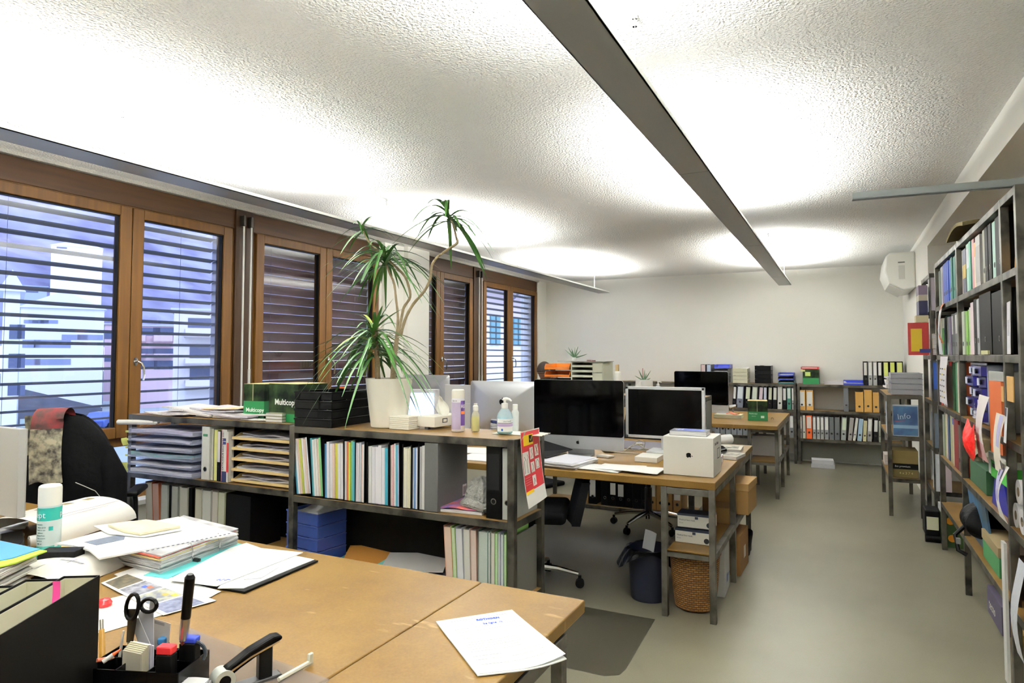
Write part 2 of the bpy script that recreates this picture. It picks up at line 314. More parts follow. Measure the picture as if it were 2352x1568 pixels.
# ---------------------------------------------------------------- pendant uplights
HOUS = M('#8e8f8d', .4, .15); RIM = M('#eef0ea', .4)
def pendant(x0, x1, y0, y1, z, label, tubes, wires):
    t = thing('pendant_light', label, 'lamp', ((x0 + x1) / 2, y0, z)); W = (x1 - x0) / 2; L_ = y1 - y0
    h = B(); h.box(-W, W, 0, L_, 0, .004).box(-W, -W + .004, 0, L_, 0, .02).box(W - .004, W, 0, L_, 0, .02)
    for j in range(1, int(L_ / 2.5) + 1): h.box(-W - .001, W + .001, j * 2.5, j * 2.5 + .004, -.001, .021)
    h.build('housing', HOUS, t)
    r = B().box(-W - .0015, -W + .006, 0, L_, .016, .022).box(W - .006, W + .0015, 0, L_, .004, .022); r.build('edge_strip', RIM, t)
    B().box(-W, W, -.006, .0, 0, .02).build('end_cap', HOUS, t); B().box(-W, W, L_, L_ + .006, 0, .02).build('end_cap', HOUS, t)
    for (a, b) in tubes:
        g = B().cyl((0, a - y0, .014), (0, b - y0, .014), .008, n=10); g.build('fluorescent_tube', M('#fffff4', .4, emit=6), t)
        ld = bpy.data.lights.new('tube_light', 'AREA'); ld.shape = 'RECTANGLE'; ld.size = W * 1.6; ld.size_y = b - a; ld.energy = TUBE_W * (b - a) / 2; ld.color = (1, 1, .97)
        ld.spread = math.radians(167)
        lo = bpy.data.objects.new('tube_light', ld); COL.objects.link(lo); lo.parent = t; lo.location = (0, (a + b) / 2 - y0, .026); lo.rotation_euler = (PI, 0, 0)
    for y in wires:
        wz = B(); wz.cyl((W * .3, y - y0, .01), (W * .3, y - y0, CEIL - z - .02), .0012, n=6); wz.build('suspension_wire', M('#d8d8d0', .4), t)
        B().lathe([(.005, 0), (.009, .0), (.009, .012), (.006, .016), (.006, .024), (.01, .028), (.01, .045)], (W * .3, y - y0, CEIL - z - .045), 12).build('ceiling_fitting', CHROME, t)
        B().cyl((W * .3, y - y0, .01), (W * .3, y - y0, .05), .004, n=8).build('wire_clamp', CHROME, t)
    return t
pendant(-.742, -.588, -1.6, 9.42, 2.4, 'long grey pendant light down the middle of the office ceiling', ((-1.0, 2.0), (3.3, 5.2), (7.2, 9.1)), (2.25, 4.75, 7.0, 9.0))
lp2 = pendant(-3.275, -3.1, -1.4, 9.4, 2.4, 'long grey pendant light hung along the row of windows', ((-1.0, 1.0), (1.5, 3.3), (4.5, 6.0), (7.3, 9.0)), (2.0, 2.45, 4.1, 6.4, 8.9))
for (yy, s) in ((2.0, 1), (2.45, -1), (6.4, 1), (6.55, 1)):
    B().tube([(.05, yy + 1.4 - .03 * s, .02), (.05, yy + 1.4 - .035 * s, .07), (.05, yy + 1.4 + .0, .08), (.05, yy + 1.4 + .03 * s, .05), (.05, yy + 1.4 + .04 * s, .018)], .0018, 6).build('supply_cable', WHITE, lp2)
# air conditioner on the far right wall
t = thing('air_conditioner', 'white wall air conditioner high in the far right corner', 'air conditioner', (XR, 8.3, 2.2))
pr = [(0, 0), (-.12, -.02), (-.25, .06), (-.3, .2), (-.28, .36), (-.24, .4), (0, .4)]
B().prism([(x, z) for x, z in pr], 0, .95, 'y').build('housing', M('#e9e9e3', .4), t, bev=.02, seg=3)
B().prism([(-.24, .065), (-.12, -.015), (-.115, -.03), (-.25, .05)], .06, .89, 'y').build('louvre', M('#d0d0ca', .4), t)
B().box(-.16, -.1, -.004, 0, .1, .25).build('side_grille', M('#cfcfc8', .5), t)
B().box(-.165, -.1, -.006, 0, .28, .29).build('slot', M('#555550', .5), t)
NBU = (3.1, 5.7, 8.3, 10.9, 13.5)
# ================================================================ outside, seen through the blinds
def far(x, y, D):
    d = FW + RT * ((x - CX) / F_PX) - UP * ((y - CY) / F_PX); k = D / math.hypot(d.x, d.y)
    return Vector((k * d.x, k * d.y, EYE + k * d.z))
GZ = -4.6
struct(B().box(-260, -6.5, -60, 260, GZ - .3, GZ).build('street_ground', M('#b4bcb0', .9, var=.15, vs=.05)))
def hillf(u, v):
    x = -150 - v * 110; y = -80 + u * 340
    return (x, y, GZ + 8 + 62 * v ** .8 + 5 * math.sin(u * 17 + v * 5) * v + 3 * math.sin(u * 41 + 2) * v)
struct(B().grid(hillf, 60, 12).build('hillside', M('#6f6a80', .95, var=.5, vs=.09, hex2='#a9a9b8')))
tag(B().grid(lambda u, v: (far(48 + u * 185, 900, 69 + v * 3).x, far(48 + u * 185, 900, 69 + v * 3).y, GZ + .05 + v * .5), 12, 4).build('lawn', M('#9fb09a', .9, var=.2, vs=.3)), 'pale sloping lawn beyond the parked cars', 'grass', kind='stuff')
W_ = M('#e4e6ec', .8); PINK = M('#d9bfc0', .8); CRM = M('#e2dcd8', .8); GLS = M('#5a6580', .2); REDS = M('#b0484a', .6); TEAL = M('#5f9aa0', .6)
def building(px0, px1, ytop, D, depth, mat, label, wins, roofmat=None, roofh=0, shut=None, winmat=GLS, over=.25, balc=(), tilt=0):
    """a box house whose window wall faces the camera; wins = (u, ytop, ybot, width m) lists"""
    a = far(px0, ytop, D); b = far(px1, ytop, D); c = (a + b) / 2; ux = (b - a); ux.z = 0; Wd = ux.length; ang = math.atan2(ux.y, ux.x) + tilt
    t = thing('apartment_house', label, 'building', (a.x, a.y, GZ), ang)
    H_ = a.z - GZ
    B().box(0, Wd, 0, depth, 0, H_).build('walls', mat, t)
    if roofmat:
        r = B()
        if roofh: r.prism([(-over, 0), (Wd + over, 0), (Wd / 2, roofh)], -over, depth + over, 'y'); r.v = [(x, y, z + H_) for x, y, z in r.v]
        else: r.box(-over, Wd + over, -over, depth + over, H_, H_ + .18)
        r.build('roof', roofmat, t)
    for (px, y0, y1, w) in wins:
        p0 = far(px, y0, D); z0 = p0.z - GZ; z1 = far(px, y1, D).z - GZ; u = (p0 - a).dot(ux.normalized())
        f = B().box(u, u + w, -.04, .02, z1, z0).build('window', winmat, t)
        if shut:
            B().box(u - w * .55, u - .02, -.08, -.04, z1, z0).build('shutter', shut, f); B().box(u + w + .02, u + w * 1.55, -.08, -.04, z1, z0).build('shutter', shut, f)
    for (pxa, pxb, y0, y1) in balc:
        p0 = far(pxa, y0, D); p1 = far(pxb, y0, D); z0 = p0.z - GZ; z1 = far(pxa, y1, D).z - GZ
        u0 = (p0 - a).dot(ux.normalized()); u1 = (p1 - a).dot(ux.normalized())
        B().box(u0, u1, -1.2, .0, z1, z1 + .15).box(u0, u1, -1.2, -1.12, z1, z0).box(u0, u0 + .08, -1.2, 0, z1, z0).box(u1 - .08, u1, -1.2, 0, z1, z0).build('balcony', mat, t)
    return t
building(400, 520, 712, 62, 10, CRM, 'cream block with stacked balconies and red shutters, right of the nearest window handle', [(432, 730, 752, 2.6), (436, 790, 822, 2.6), (436, 842, 872, 2.6)], M('#c4cad8', .7), 0,
         balc=[(424, 520, 757, 775), (424, 520, 823, 838), (424, 520, 872, 890)], winmat=GLS)
building(300, 404, 748, 88, 9, PINK, 'pink block with two columns of balconies, behind the nearest window handle', [(316, 752, 770, 2.3), (352, 752, 770, 3), (312, 800, 812, 2), (352, 800, 815, 3), (316, 828, 845, 2), (354, 828, 848, 3)],
         M('#bcc0d0', .7), 0, balc=[(306, 336, 770, 786), (352, 398, 770, 786), (306, 336, 812, 820), (352, 398, 812, 820)])
building(241, 285, 745, 104, 9, PINK, 'small pink house left of the first window mullion', [(240, 765, 778, 2), (240, 815, 830, 2)], M('#bcc0d0', .7))
building(48, 240, 705, 80, 12, W_, 'wide white house with a low pitched roof and grey windows, seen through the first sash', [(55, 734, 742, 1.6), (66, 734, 742, 1.6), (88, 734, 742, 1.6), (142, 768, 780, 2.2), (178, 768, 780, 2.2), (52, 780, 798, 1.4), (78, 780, 798, 3),
         (52, 824, 838, 1.4), (78, 824, 838, 3)], M('#dfe3ee', .7), 1.8, winmat=M('#8892ac', .3))
building(8, 47, 668, 46, 8, W_, 'tall white house with narrow shuttered windows, beside the near white pillar', [(22, 745, 778, .55), (40, 745, 778, .35), (20, 812, 845, .55), (40, 812, 845, .35), (18, 885, 908, .55), (40, 885, 908, .35)], M('#dfe3ee', .7), 1.2)
building(15, 108, 655, 146, 8, M('#aab6ce', .8), 'long low hall with a ribbed grey roof up on the hillside', [(40, 664, 670, 3)], M('#aab6ce', .7, var=.3, vs=.5), 0)
building(118, 236, 562, 185, 8, M('#f2f6ff', .8), 'pale snow-covered building high on the hillside', [(130, 566, 570, 2)], M('#ffffff', .8), 1.5)
# stone cliff between the houses
cl = B().grid(lambda u, v: (far(115 + u * 122, 870 - v * 80, 98 + 3 * math.sin(u * 9)).x, far(115 + u * 122, 870, 98 + 3 * math.sin(u * 9)).y, GZ + 9.5 * v + .8 * math.sin(u * 13)), 16, 6, th=.3)
struct(cl.build('stone_cliff', M('#8a8a98', .95, var=.4, vs=1.2, hex2='#c6c6d4')))
rw = B(); a = far(45, 900, 73); b = far(236, 900, 76); d = (b - a).normalized(); nn = Vector((-d.y, d.x, 0)) * .2
rw.hexa([(a.x, a.y, GZ), (b.x, b.y, GZ), (b.x + nn.x, b.y + nn.y, GZ), (a.x + nn.x, a.y + nn.y, GZ), (a.x, a.y, GZ + 3.2), (b.x, b.y, GZ + 1.0), (b.x + nn.x, b.y + nn.y, GZ + 1.0), (a.x + nn.x, a.y + nn.y, GZ + 3.2)])
struct(rw.build('retaining_wall', M('#6d7078', .9, var=.3, vs=.8)))
def car(px, py, Z, rz, colr, label, s=1):
    p = at(px, py, Z=Z); t = thing('parked_car', label, 'car', (p.x, p.y, Z), rz)
    B().prism([(-2.1, .35), (2.1, .35), (2.1, .75), (1.3, .9), (.7, 1.42), (-.9, 1.45), (-1.7, .95), (-2.1, .9)], -.85, .85, 'y').build('body', M(colr, .3, .3), t, bev=.08)
    B().prism([(-1.45, .98), (1.1, .95), (.62, 1.36), (-.85, 1.38)], -.87, .87, 'y').build('side_windows', M('#20242c', .1), t)
    for x in (-1.3, 1.3):
        for y in (-.8, .8): B().cyl((x, y - .1, .32), (x, y + .1, .32), .32, n=14).build('wheel', BLACK, t)
car(165, 1000, GZ, 2.2, '#7a86a6', 'grey-blue parked car, left of the two near the bottom of the first window')
car(240, 985, GZ, 2.2, '#5d74b8', 'bright blue parked car beside the grey-blue one')
# neighbour house across the lane beyond the last window
nb = thing('neighbour_house', 'pink-white neighbour house with green shutters and wide eaves, through the farthest window', 'building', (-16, 24, GZ), PI / 2)
B().box(0, 20, 0, 6, 0, 9.6).build('walls', M('#dcd0d2', .8), nb)
B().box(.02, 19.98, -.02, 0, 0, 8.15).build('white_render', W_, nb)
B().hexa([(-.5, -1.1, 9.35), (20.4, -1.1, 9.35), (20.4, 6, 10.9), (-.5, 6, 10.9), (-.5, -1.1, 9.55), (20.4, -1.1, 9.55), (20.4, 6, 11.1), (-.5, 6, 11.1)]).build('roof', M('#76768c', .8), nb)
for u in NBU:
    f = B().box(u - .3, u + .3, -.05, .02, 6.62, 8.1).build('window', GLS, nb)
    for x in (u - .5, u + .08): B().box(x, x + .42, -.12, -.05, 6.6, 8.13).build('shutter', TEAL, f)
B().tube([(6.6, -1.0, 9.35), (6.7, -.7, 9.1), (7.0, -.1, 8.8), (7.0, -.1, 2)], .06, 8).build('downpipe', M('#8a8a9c', .5, .4), nb)
# ================================================================ steel shelving and desks
def shelf(label, x0, x1, y0, y1, tops, name='steel_shelf', group=None, posts=None, p=.034, board=BOARD, backs=(), steel=STEEL, along='x', legh=None):
    """square-section steel frame with a board let into each level; origin at the corner on the floor"""
    t = thing(name, label, 'shelf', (x0, y0, 0), 0, group); W, D = x1 - x0, y1 - y0; H_ = legh or max(tops)
    ps = posts if posts else ([0, W - p] if along == 'x' else [0, D - p])
    for q in ps:
        for e in (0, 1):
            xx, yy = (q, e * (D - p)) if along == 'x' else (e * (W - p), q)
            B().box(xx, xx + p, yy, yy + p, 0, H_).build('post', steel, t, bev=.002)
    for z in tops:
        r = B(); h = .036
        r.box(p, W - p, .001, p - .002, z - h, z - .002).box(p, W - p, D - p + .002, D - .001, z - h, z - .002).box(.001, p - .002, p, D - p, z - h, z - .002).box(W - p + .002, W - .001, p, D - p, z - h, z - .002)
        r.build('rail_frame', steel, t, bev=.0015)
        B().box(.003, W - .003, .003, D - .003, z - .005, z - .0012).build('shelf_board', board, t)
    for b in backs: B().box(*b).build('side_panel', M('#66665f', .5, .3), t)
    return t
shelf('steel room-divider shelf with the tall potted plant on top', -2.63, -1.30, 2.60, 2.93, (1.09, .73, .36), backs=[(1.30, 1.306, .04, .29, .04, .655)])
shelf('steel divider shelf nearest the window, newspapers on top', -4.08, -2.665, 2.67, 3.0, (1.09, .73, .36))
shelf('steel divider shelf behind the middle desk, drawer cabinet and orange trays on top', -2.70, -1.10, 6.0, 6.33, (1.09, .73, .36, .04), backs=[(1.60, 1.604, .04, .29, .04, 1.05)])
shelf('low steel shelf against the back wall, its left end behind the big screens', -4.1, -1.9, 9.7, 10.03, (1.075, .725, .345), posts=[0, 1.1, 2.166])
shelf('low steel shelf against the back wall, right of the green paper box', -1.88, -.57, 9.7, 10.03, (1.075, .725, .345))
shelf('low steel shelf against the back wall, in the right-hand corner', -.555, .70, 9.7, 10.03, (1.075, .725, .345))
shelf('small steel shelf with the blue poster, standing across the aisle end', .36, .645, 6.95, 8.15, (1.10, .725, .345), along='y')
E_Z = (2.165, 1.83, 1.465, 1.09, .71, .36)
shelf('tall steel shelf wall nearest the camera, full of binders and boxes', .65, .985, 3.31, 5.95, E_Z, along='y', posts=[0, .29, 1.56, 2.606], name='steel_shelf')
shelf('tall narrow steel shelf beyond the long shelf wall, by the air conditioner', .655, .98, 6.35, 6.94, (2.14, 1.83, 1.465, 1.09, .71, .36), along='y')
one(B().box(0, .95, 0, .03, 0, .004).box(0, .95, 0, .004, 0, .034), 'steel_angle_bar', M('#8b9192', .4, .5), 'grey steel angle bar sticking out over the aisle from the top of the shelf wall', 'steel bar', (.055, 3.33, 2.168), rot=(0, 0, .05))
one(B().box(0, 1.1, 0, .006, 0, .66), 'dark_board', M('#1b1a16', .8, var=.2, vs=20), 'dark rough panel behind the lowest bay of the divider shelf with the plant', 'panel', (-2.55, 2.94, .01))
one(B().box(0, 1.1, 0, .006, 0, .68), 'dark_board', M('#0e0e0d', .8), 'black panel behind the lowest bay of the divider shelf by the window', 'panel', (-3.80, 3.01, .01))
# desks
def table_leg(b, t): b.build('leg', STEEL2, t, bev=.002)
t = thing('office_desk', 'large wooden desk in the foreground with papers and pens on it', 'desk', (-3.9, .62, 0))
B().box(0, 2.856, 0, 1.237, .703, .74).build('desktop', [DESK], t, bev=.004, seg=3)
B().box(2.86, 3.206, 0, 1.237, .703, .7402).build('desktop_extension', [DESK], t, bev=.004, seg=3)
fr = B(); fr.box(2.2, 3.17, 1.06, 1.095, .655, .695).box(3.17, 3.206, .05, 1.095, .655, .695).box(0.05, 2.2, 1.06, 1.095, .655, .695).box(.05, .085, .05, 1.06, .655, .695).box(.085, 3.17, .05, .085, .655, .695)
fr.build('frame', STEEL2, t, bev=.002)
for x, y in ((3.171, 1.061), (3.171, .05), (.05, 1.061), (.05, .05)): table_leg(B().box(x, x + .034, y, y + .034, 0, .655), t)
def end_desk(label, x0, x1, y0, y1, z, ul, us, legs_y, pw=.3):
    t = thing('office_desk', label, 'desk', (x0, y0, 0)); W, D = x1 - x0, y1 - y0
    B().slot(0).box(0, W, 0, D, z - .042, z - .001).build('desktop', DESK, t, bev=.003)
    u = W - pw
    for yy in legs_y:
        for xx in (u, W - .036): table_leg(B().box(xx, xx + .034, yy, yy + .034, 0, z - .042), t)
    y2 = legs_y[-1] + .034
    f = B()
    for zz in (z - .046, .37): f.box(u + .034, W - .036, legs_y[0], legs_y[0] + .034, zz - .036, zz).box(W - .036, W - .003, legs_y[0] + .034, y2, zz - .036, zz).box(u, u + .034, legs_y[0] + .034, y2, zz - .036, zz).box(u + .034, W - .036, y2 - .034, y2, zz - .036, zz)
    f.build('frame', STEEL2, t, bev=.002)
    B().box(u + .034, W - .036, legs_y[0], y2, .362, .374).build('lower_shelf', BOARD, t)
    for yy in (.05, D - .09): table_leg(B().box(.05, .084, yy, yy + .034, 0, z - .042), t)
    return t
end_desk('middle wooden desk carrying the black-screened computers and the white box', -3.35, -.636, 3.73, 5.42, .765, 0, 0, (.0, .74, 1.52))
end_desk('far wooden desk with the green paper box on it', -2.72, -.598, 7.13, 8.86, .75, 0, 0, (.1, .8, 1.6))
t = thing('office_desk', 'wooden desk by the windows behind the tall plant, carrying the lit monitors', 'desk', (-4.26, 4.0, 0))
B().box(0, .88, 0, 1.8, .731, .764).build('desktop', DESK, t, bev=.003)
for x, y in ((.02, .05), (.82, .05), (.02, 1.7), (.82, 1.7)): B().box(x, x + .034, y, y + .034, 0, .731).build('leg', STEEL2, t, bev=.002)
# clear chair mat on the floor
mt = B(); mp_ = [(-2.6, 2.92), (-1.0, 2.92), (-.94, 2.96), (-.93, 3.02), (-.955, 3.66), (-2.6, 3.66)]
one(mt.prism(mp_, 0, .0022), 'chair_mat', M('#6d6a5e', .25, alpha=.12), 'clear plastic chair mat on the floor before the middle desk', 'mat', (0, 0, .0))
# ================================================================ office things
RING = M('#9a9a98', .25, .9); LABW = M('#f0f0ec', .6); PG = M('#e9e6dc', .8, kind='edges', vs=900, hex2='#c9c5ba'); PGY = M('#e8e8ea', .8, kind='edges', vs=300, var=0, hex2='#b9b6b4')
def binder(loc, w, h, d, colr, label, group=None, rz=0, lab=(.15, .55, '#f0f0ec'), lean=0, ring=.3, edge=None, name='lever_arch_binder', rough=.55):
    t = thing(name, label, 'binder', loc, rz, group)
    if lean: t.rotation_euler = (0, 0, rz); t.matrix_basis = Matrix.Translation(Vector(loc) + Vector((0, 0, max(0, w * math.sin(lean))))) @ Matrix.Rotation(rz, 4, 'Z') @ Matrix.Rotation(lean, 4, 'Y')
    c = M(colr, rough, var=.08, vs=30)
    b = B(); b.box(.0005, .003, 0, d, 0, h).box(w - .003, w - .0005, 0, d, 0, h).box(.0005, w - .0005, 0, .003, 0, h)
    b.build('cover', c, t, bev=.0012)
    B().box(.0035, w - .0035, .02, d - .01, .006, h - .02).build('paper_block', PG, t)
    if lab:
        a, e, lc = lab; m_ = w * .14
        l = B().box(m_, w - m_, -.0012, 0, h * (1 - e), h * (1 - a * .5)); l.build('spine_label', M(lc, .6), t)
    if ring:
        r = B(); k = 14; R0, R1 = min(w * .24, .014), min(w * .24, .014) * .72
        vs = [(w / 2 + R * math.cos(2 * PI * i / k), y, h * ring + R * math.sin(2 * PI * i / k)) for (R, y) in ((R0, 0), (R0, -.0022), (R1, -.0022), (R1, 0)) for i in range(k)]
        r._a(vs, [(q * k + i, q * k + (i + 1) % k, (q + 1) * k + (i + 1) % k, (q + 1) * k + i) for q in range(3) for i in range(k)])
        r.cyl((w / 2, -.0006, h * ring), (w / 2, .0, h * ring), R1, n=k); r.slot(0)
        r.build('finger_ring', RING, t)
        B().cyl((w / 2, -.0016, h * ring), (w / 2, -.0006, h * ring), R1 * .95, n=k).build('finger_hole', BLACK, t)
    if edge: B().box(.0, w, -.0008, 0, h * .5, h * .5 + .003).build('spine_stripe', M(edge, .5), t)
    return t
def book(loc, w, h, d, colr, label, group=None, rz=0, cat='book', name='book', band=None, rot=None, title=None, pages=None):
    """upright: spine faces -y, w = thickness"""
    t = thing(name, label, cat, loc, rz, group, rot)
    c = M(colr, .45)
    B().box(0, .0018, 0, d, 0, h).box(w - .0018, w, 0, d, 0, h).box(0, w, 0, .0018, 0, h).build('cover', c, t)
    B().box(.0018, w - .0018, .0018, d - .004, .003, h - .003).build('pages', pages or PG, t)
    if band: B().box(-.0002, w + .0002, -.0006, .0, h * band[0], h * band[1]).build('spine_band', M(band[2], .5), t)
    if title and w > .012: text(title[0], title[1], M(title[2], .5), t, (w / 2 - title[1] * .35 if len(title) < 4 else w * .3, -.001, h * .9), (PI / 2, PI / 2, 0))
    return t
def flatbook(loc, L_, W_, th, colr, label, rz=0, cat='book', name='book', group=None, top=None):
    """lying: L along x, W along y"""
    t = thing(name, label, cat, loc, rz, group)
    c = M(colr, .45)
    B().box(0, L_, 0, W_, th - .0015, th).box(0, L_, 0, W_, 0, .0015).box(0, .002, 0, W_, 0, th).build('cover', c, t)
    B().box(.002, L_ - .003, .002, W_ - .002, .0015, th - .0015).build('pages', PGY, t)
    if top: B().box(L_ * .12, L_ * .88, W_ * .3, W_ * .8, th, th + .0006).build('cover_picture', M(*top[:1], .5, kind='picture', vs=18, hex2=top[1]), t)
    return t
def sheet(loc, L_, W_, label, rz=0, colr='#f4f4f2', cat='paper', name='paper_sheet', curl=0, n=1, prt=True, group=None, wav=0, th=.0004, tilt=(0, 0)):
    m = M(colr, .7, kind='print', vs=40, var=.35) if prt else M(colr, .7)
    def f(u, v):
        z = curl * (max(0, u - .5) * 2) ** 2 + wav * math.sin(u * 5 + v * 3) * .5 + wav * .5 * (1 + math.sin(v * 4)) + tilt[0] * u + tilt[1] * v
        return (u * L_, v * W_, max(0, z) + th * n)
    b = B().grid(f, 10, 10, th=th * n)
    return one(b, name, m, label, cat, loc, rz, group)
def stack(loc, L_, W_, h, label, rz=0, name='paper_stack', cat='paper stack', n=8, jit=.012, cols=('#f0f0f0', '#e6e8f0', '#f4f2ee'), seed=1, group=None, topm=None, sag=0):
    """a pile built sheaf by sheaf, each a little askew"""
    r = random.Random(seed); t = thing(name, label, cat, loc, rz, group); z = 0
    for i in range(n):
        hh = h / n * r.uniform(.7, 1.3); a = r.uniform(-jit, jit) * 4
        dx, dy = r.uniform(-jit, jit), r.uniform(-jit, jit)
        b = B().tf((dx, dy, 0), (0, 0, a)); k = [(0, 0), (L_, 0), (L_, W_), (0, W_)]
        b.grid(lambda u, v: (u * L_, v * W_, z + hh * .94 - sag * (abs(u - .5) * 2) ** 2 * (i / n)), 4, 2, th=hh * .94 if not sag else hh)
        b.build('sheaf', topm if (topm and i == n - 1) else M(cols[i % len(cols)], .75, kind='edges', vs=400, var=0, hex2='#c4c2c0'), t)
        z += hh
    return t
def tray(t, z, W_, D_, h, mat, th=.003, front=.4, part='tray'):
    """letter tray with open low front at y=0"""
    b = B(); b.box(0, W_, 0, D_, z, z + th).box(0, th, 0, D_, z, z + h).box(W_ - th, W_, 0, D_, z, z + h).box(0, W_, D_ - th, D_, z, z + h)
    if front: b.box(0, W_, 0, th, z, z + h * front)
    return b.build(part, mat, t, bev=.001)
def carton(loc, L_, W_, H_, colr, label, rz=0, lid=None, name='cardboard_box', cat='box', group=None, bev=.002, tape=None):
    t = thing(name, label, cat, loc, rz, group); m = M(colr, .75, var=.06, vs=6)
    B().box(0, L_, 0, W_, 0, H_ if not lid else H_ - .002).build('body', m, t, bev=bev)
    if lid: B().box(-.004, L_ + .004, -.004, W_ + .004, H_ - lid[0], H_).build('lid', M(lid[1], .7), t, bev=bev)
    if tape: B().box(L_ * .45, L_ * .55, -.0006, W_ + .0006, .0, H_ + .0006).build('tape', M(tape, .4), t)
    return t
def bottle_prof(t, prof, mat, part, n=28): return B().lathe(prof, n=n).build(part, mat, t)
APPLE = [(0, .62), (.1, .66), (.3, .74), (.52, .72), (.72, .6), (.82, .48), (.68, .36), (.6, .16), (.64, -.06), (.78, -.22), (.9, -.28), (.8, -.52), (.62, -.78), (.44, -.94), (.26, -.98), (.08, -.9), (0, -.88),
         (-.08, -.9), (-.26, -.98), (-.46, -.94), (-.68, -.7), (-.84, -.36), (-.88, 0), (-.8, .36), (-.6, .62), (-.34, .74), (-.12, .68)]
LEAF = [(.02, .8), (.06, 1.05), (.2, 1.24), (.42, 1.34), (.4, 1.1), (.26, .9)]
def apple(t, loc, s, mat, rot=(PI / 2, 0, 0)):
    b = B()
    for pts in (APPLE, LEAF):
        k = len(pts); c = (sum(p[0] for p in pts) / k, sum(p[1] for p in pts) / k)
        vs = [(c[0] * s, c[1] * s, .0006)] + [(x * s, y * s, .0006) for x, y in pts]
        b._a(vs, [(0, i + 1, (i + 1) % k + 1) for i in range(k)])
    o = b.build('logo', mat, t); o.location = loc; o.rotation_euler = rot; return o
def imac(loc, rz, label, W_=.65, H_=.385, chin=.09, scr='#020203', back=False, emit=0, tilt=0, cat='computer', z0=.05):
    """origin under the screen centre on the desk; screen faces -y"""
    t = thing('desktop_computer', label, cat, loc, rz)
    al = M('#bfc1c4', .32, .55)
    def rr(x0, x1, z0_, z1, r):
        o = []
        for cx_, cz_, a0 in ((x1 - r, z0_ + r, -90), (x1 - r, z1 - r, 0), (x0 + r, z1 - r, 90), (x0 + r, z0_ + r, 180)):
            for k in range(4): a = math.radians(a0 + k * 30); o.append((cx_ + r * math.cos(a), cz_ + r * math.sin(a)))
        return o
    pr = rr(-W_ / 2, W_ / 2, z0, z0 + H_ + chin, .018); k = len(pr); cz = z0 + (H_ + chin) / 2
    vs = []
    for f, y in ((1, 0), (1, .008), (.93, .02), (.75, .034), (.45, .044), (.2, .047)): vs += [(x * f, y, cz + (z - cz) * f) for x, z in pr]
    sh = B()._a(vs, [tuple(range(k))] + [(q * k + i, (q + 1) * k + i, (q + 1) * k + (i + 1) % k, q * k + (i + 1) % k) for q in range(5) for i in range(k)] + [tuple(range(5 * k, 6 * k))[::-1]])
    s_ = sh.build('casing', al, t)
    sc = B().prism(rr(-W_ / 2 + .001, W_ / 2 - .001, z0 + chin, z0 + H_ + chin - .001, .016), -.0025, 0, 'y').build('screen', M(scr, .08, emit=emit), t)
    apple(t, (0, -.0012, z0 + chin / 2), .0125, BLACK); apple(t, (0, .049, cz + .05), .026, BLACK, (PI / 2, 0, PI))
    st = B(); w = .095
    st.prism([(.04, z0 + .12), (.052, z0 + .1), (.075, .006), (-.08, .004), (-.08, 0), (.09, 0), (.09, .006), (.066, z0 + .12)], -w, w, 'x'); st.build('stand', al, t, bev=.001)
    return t
def monitor(loc, rz, label, W_, H_, bez, colr, scr, emit=0, z0=.1, th=.04, bemit=None):
    t = thing('monitor', label, 'monitor', loc, rz); m = M(colr, .4)
    b = B(); b.box(-W_ / 2, W_ / 2, .004, th, z0, z0 + H_).box(-W_ / 2, -W_ / 2 + bez, 0, .004, z0, z0 + H_).box(W_ / 2 - bez, W_ / 2, 0, .004, z0, z0 + H_).box(-W_ / 2, W_ / 2, 0, .004, z0, z0 + bez).box(-W_ / 2, W_ / 2, 0, .004, z0 + H_ - bez, z0 + H_)
    b.build('casing', m, t, bev=.002)
    B().box(-W_ / 2 + bez, W_ / 2 - bez, .0015, .004, z0 + bez, z0 + H_ - bez).build('screen', M(scr, .12, emit=emit), t)
    B().box(-.03, .03, th, th + .012, .01, z0 + H_ * .5).box(-.11, .11, -.07, .12, 0, .012).build('stand', m, t, bev=.003)
    return t
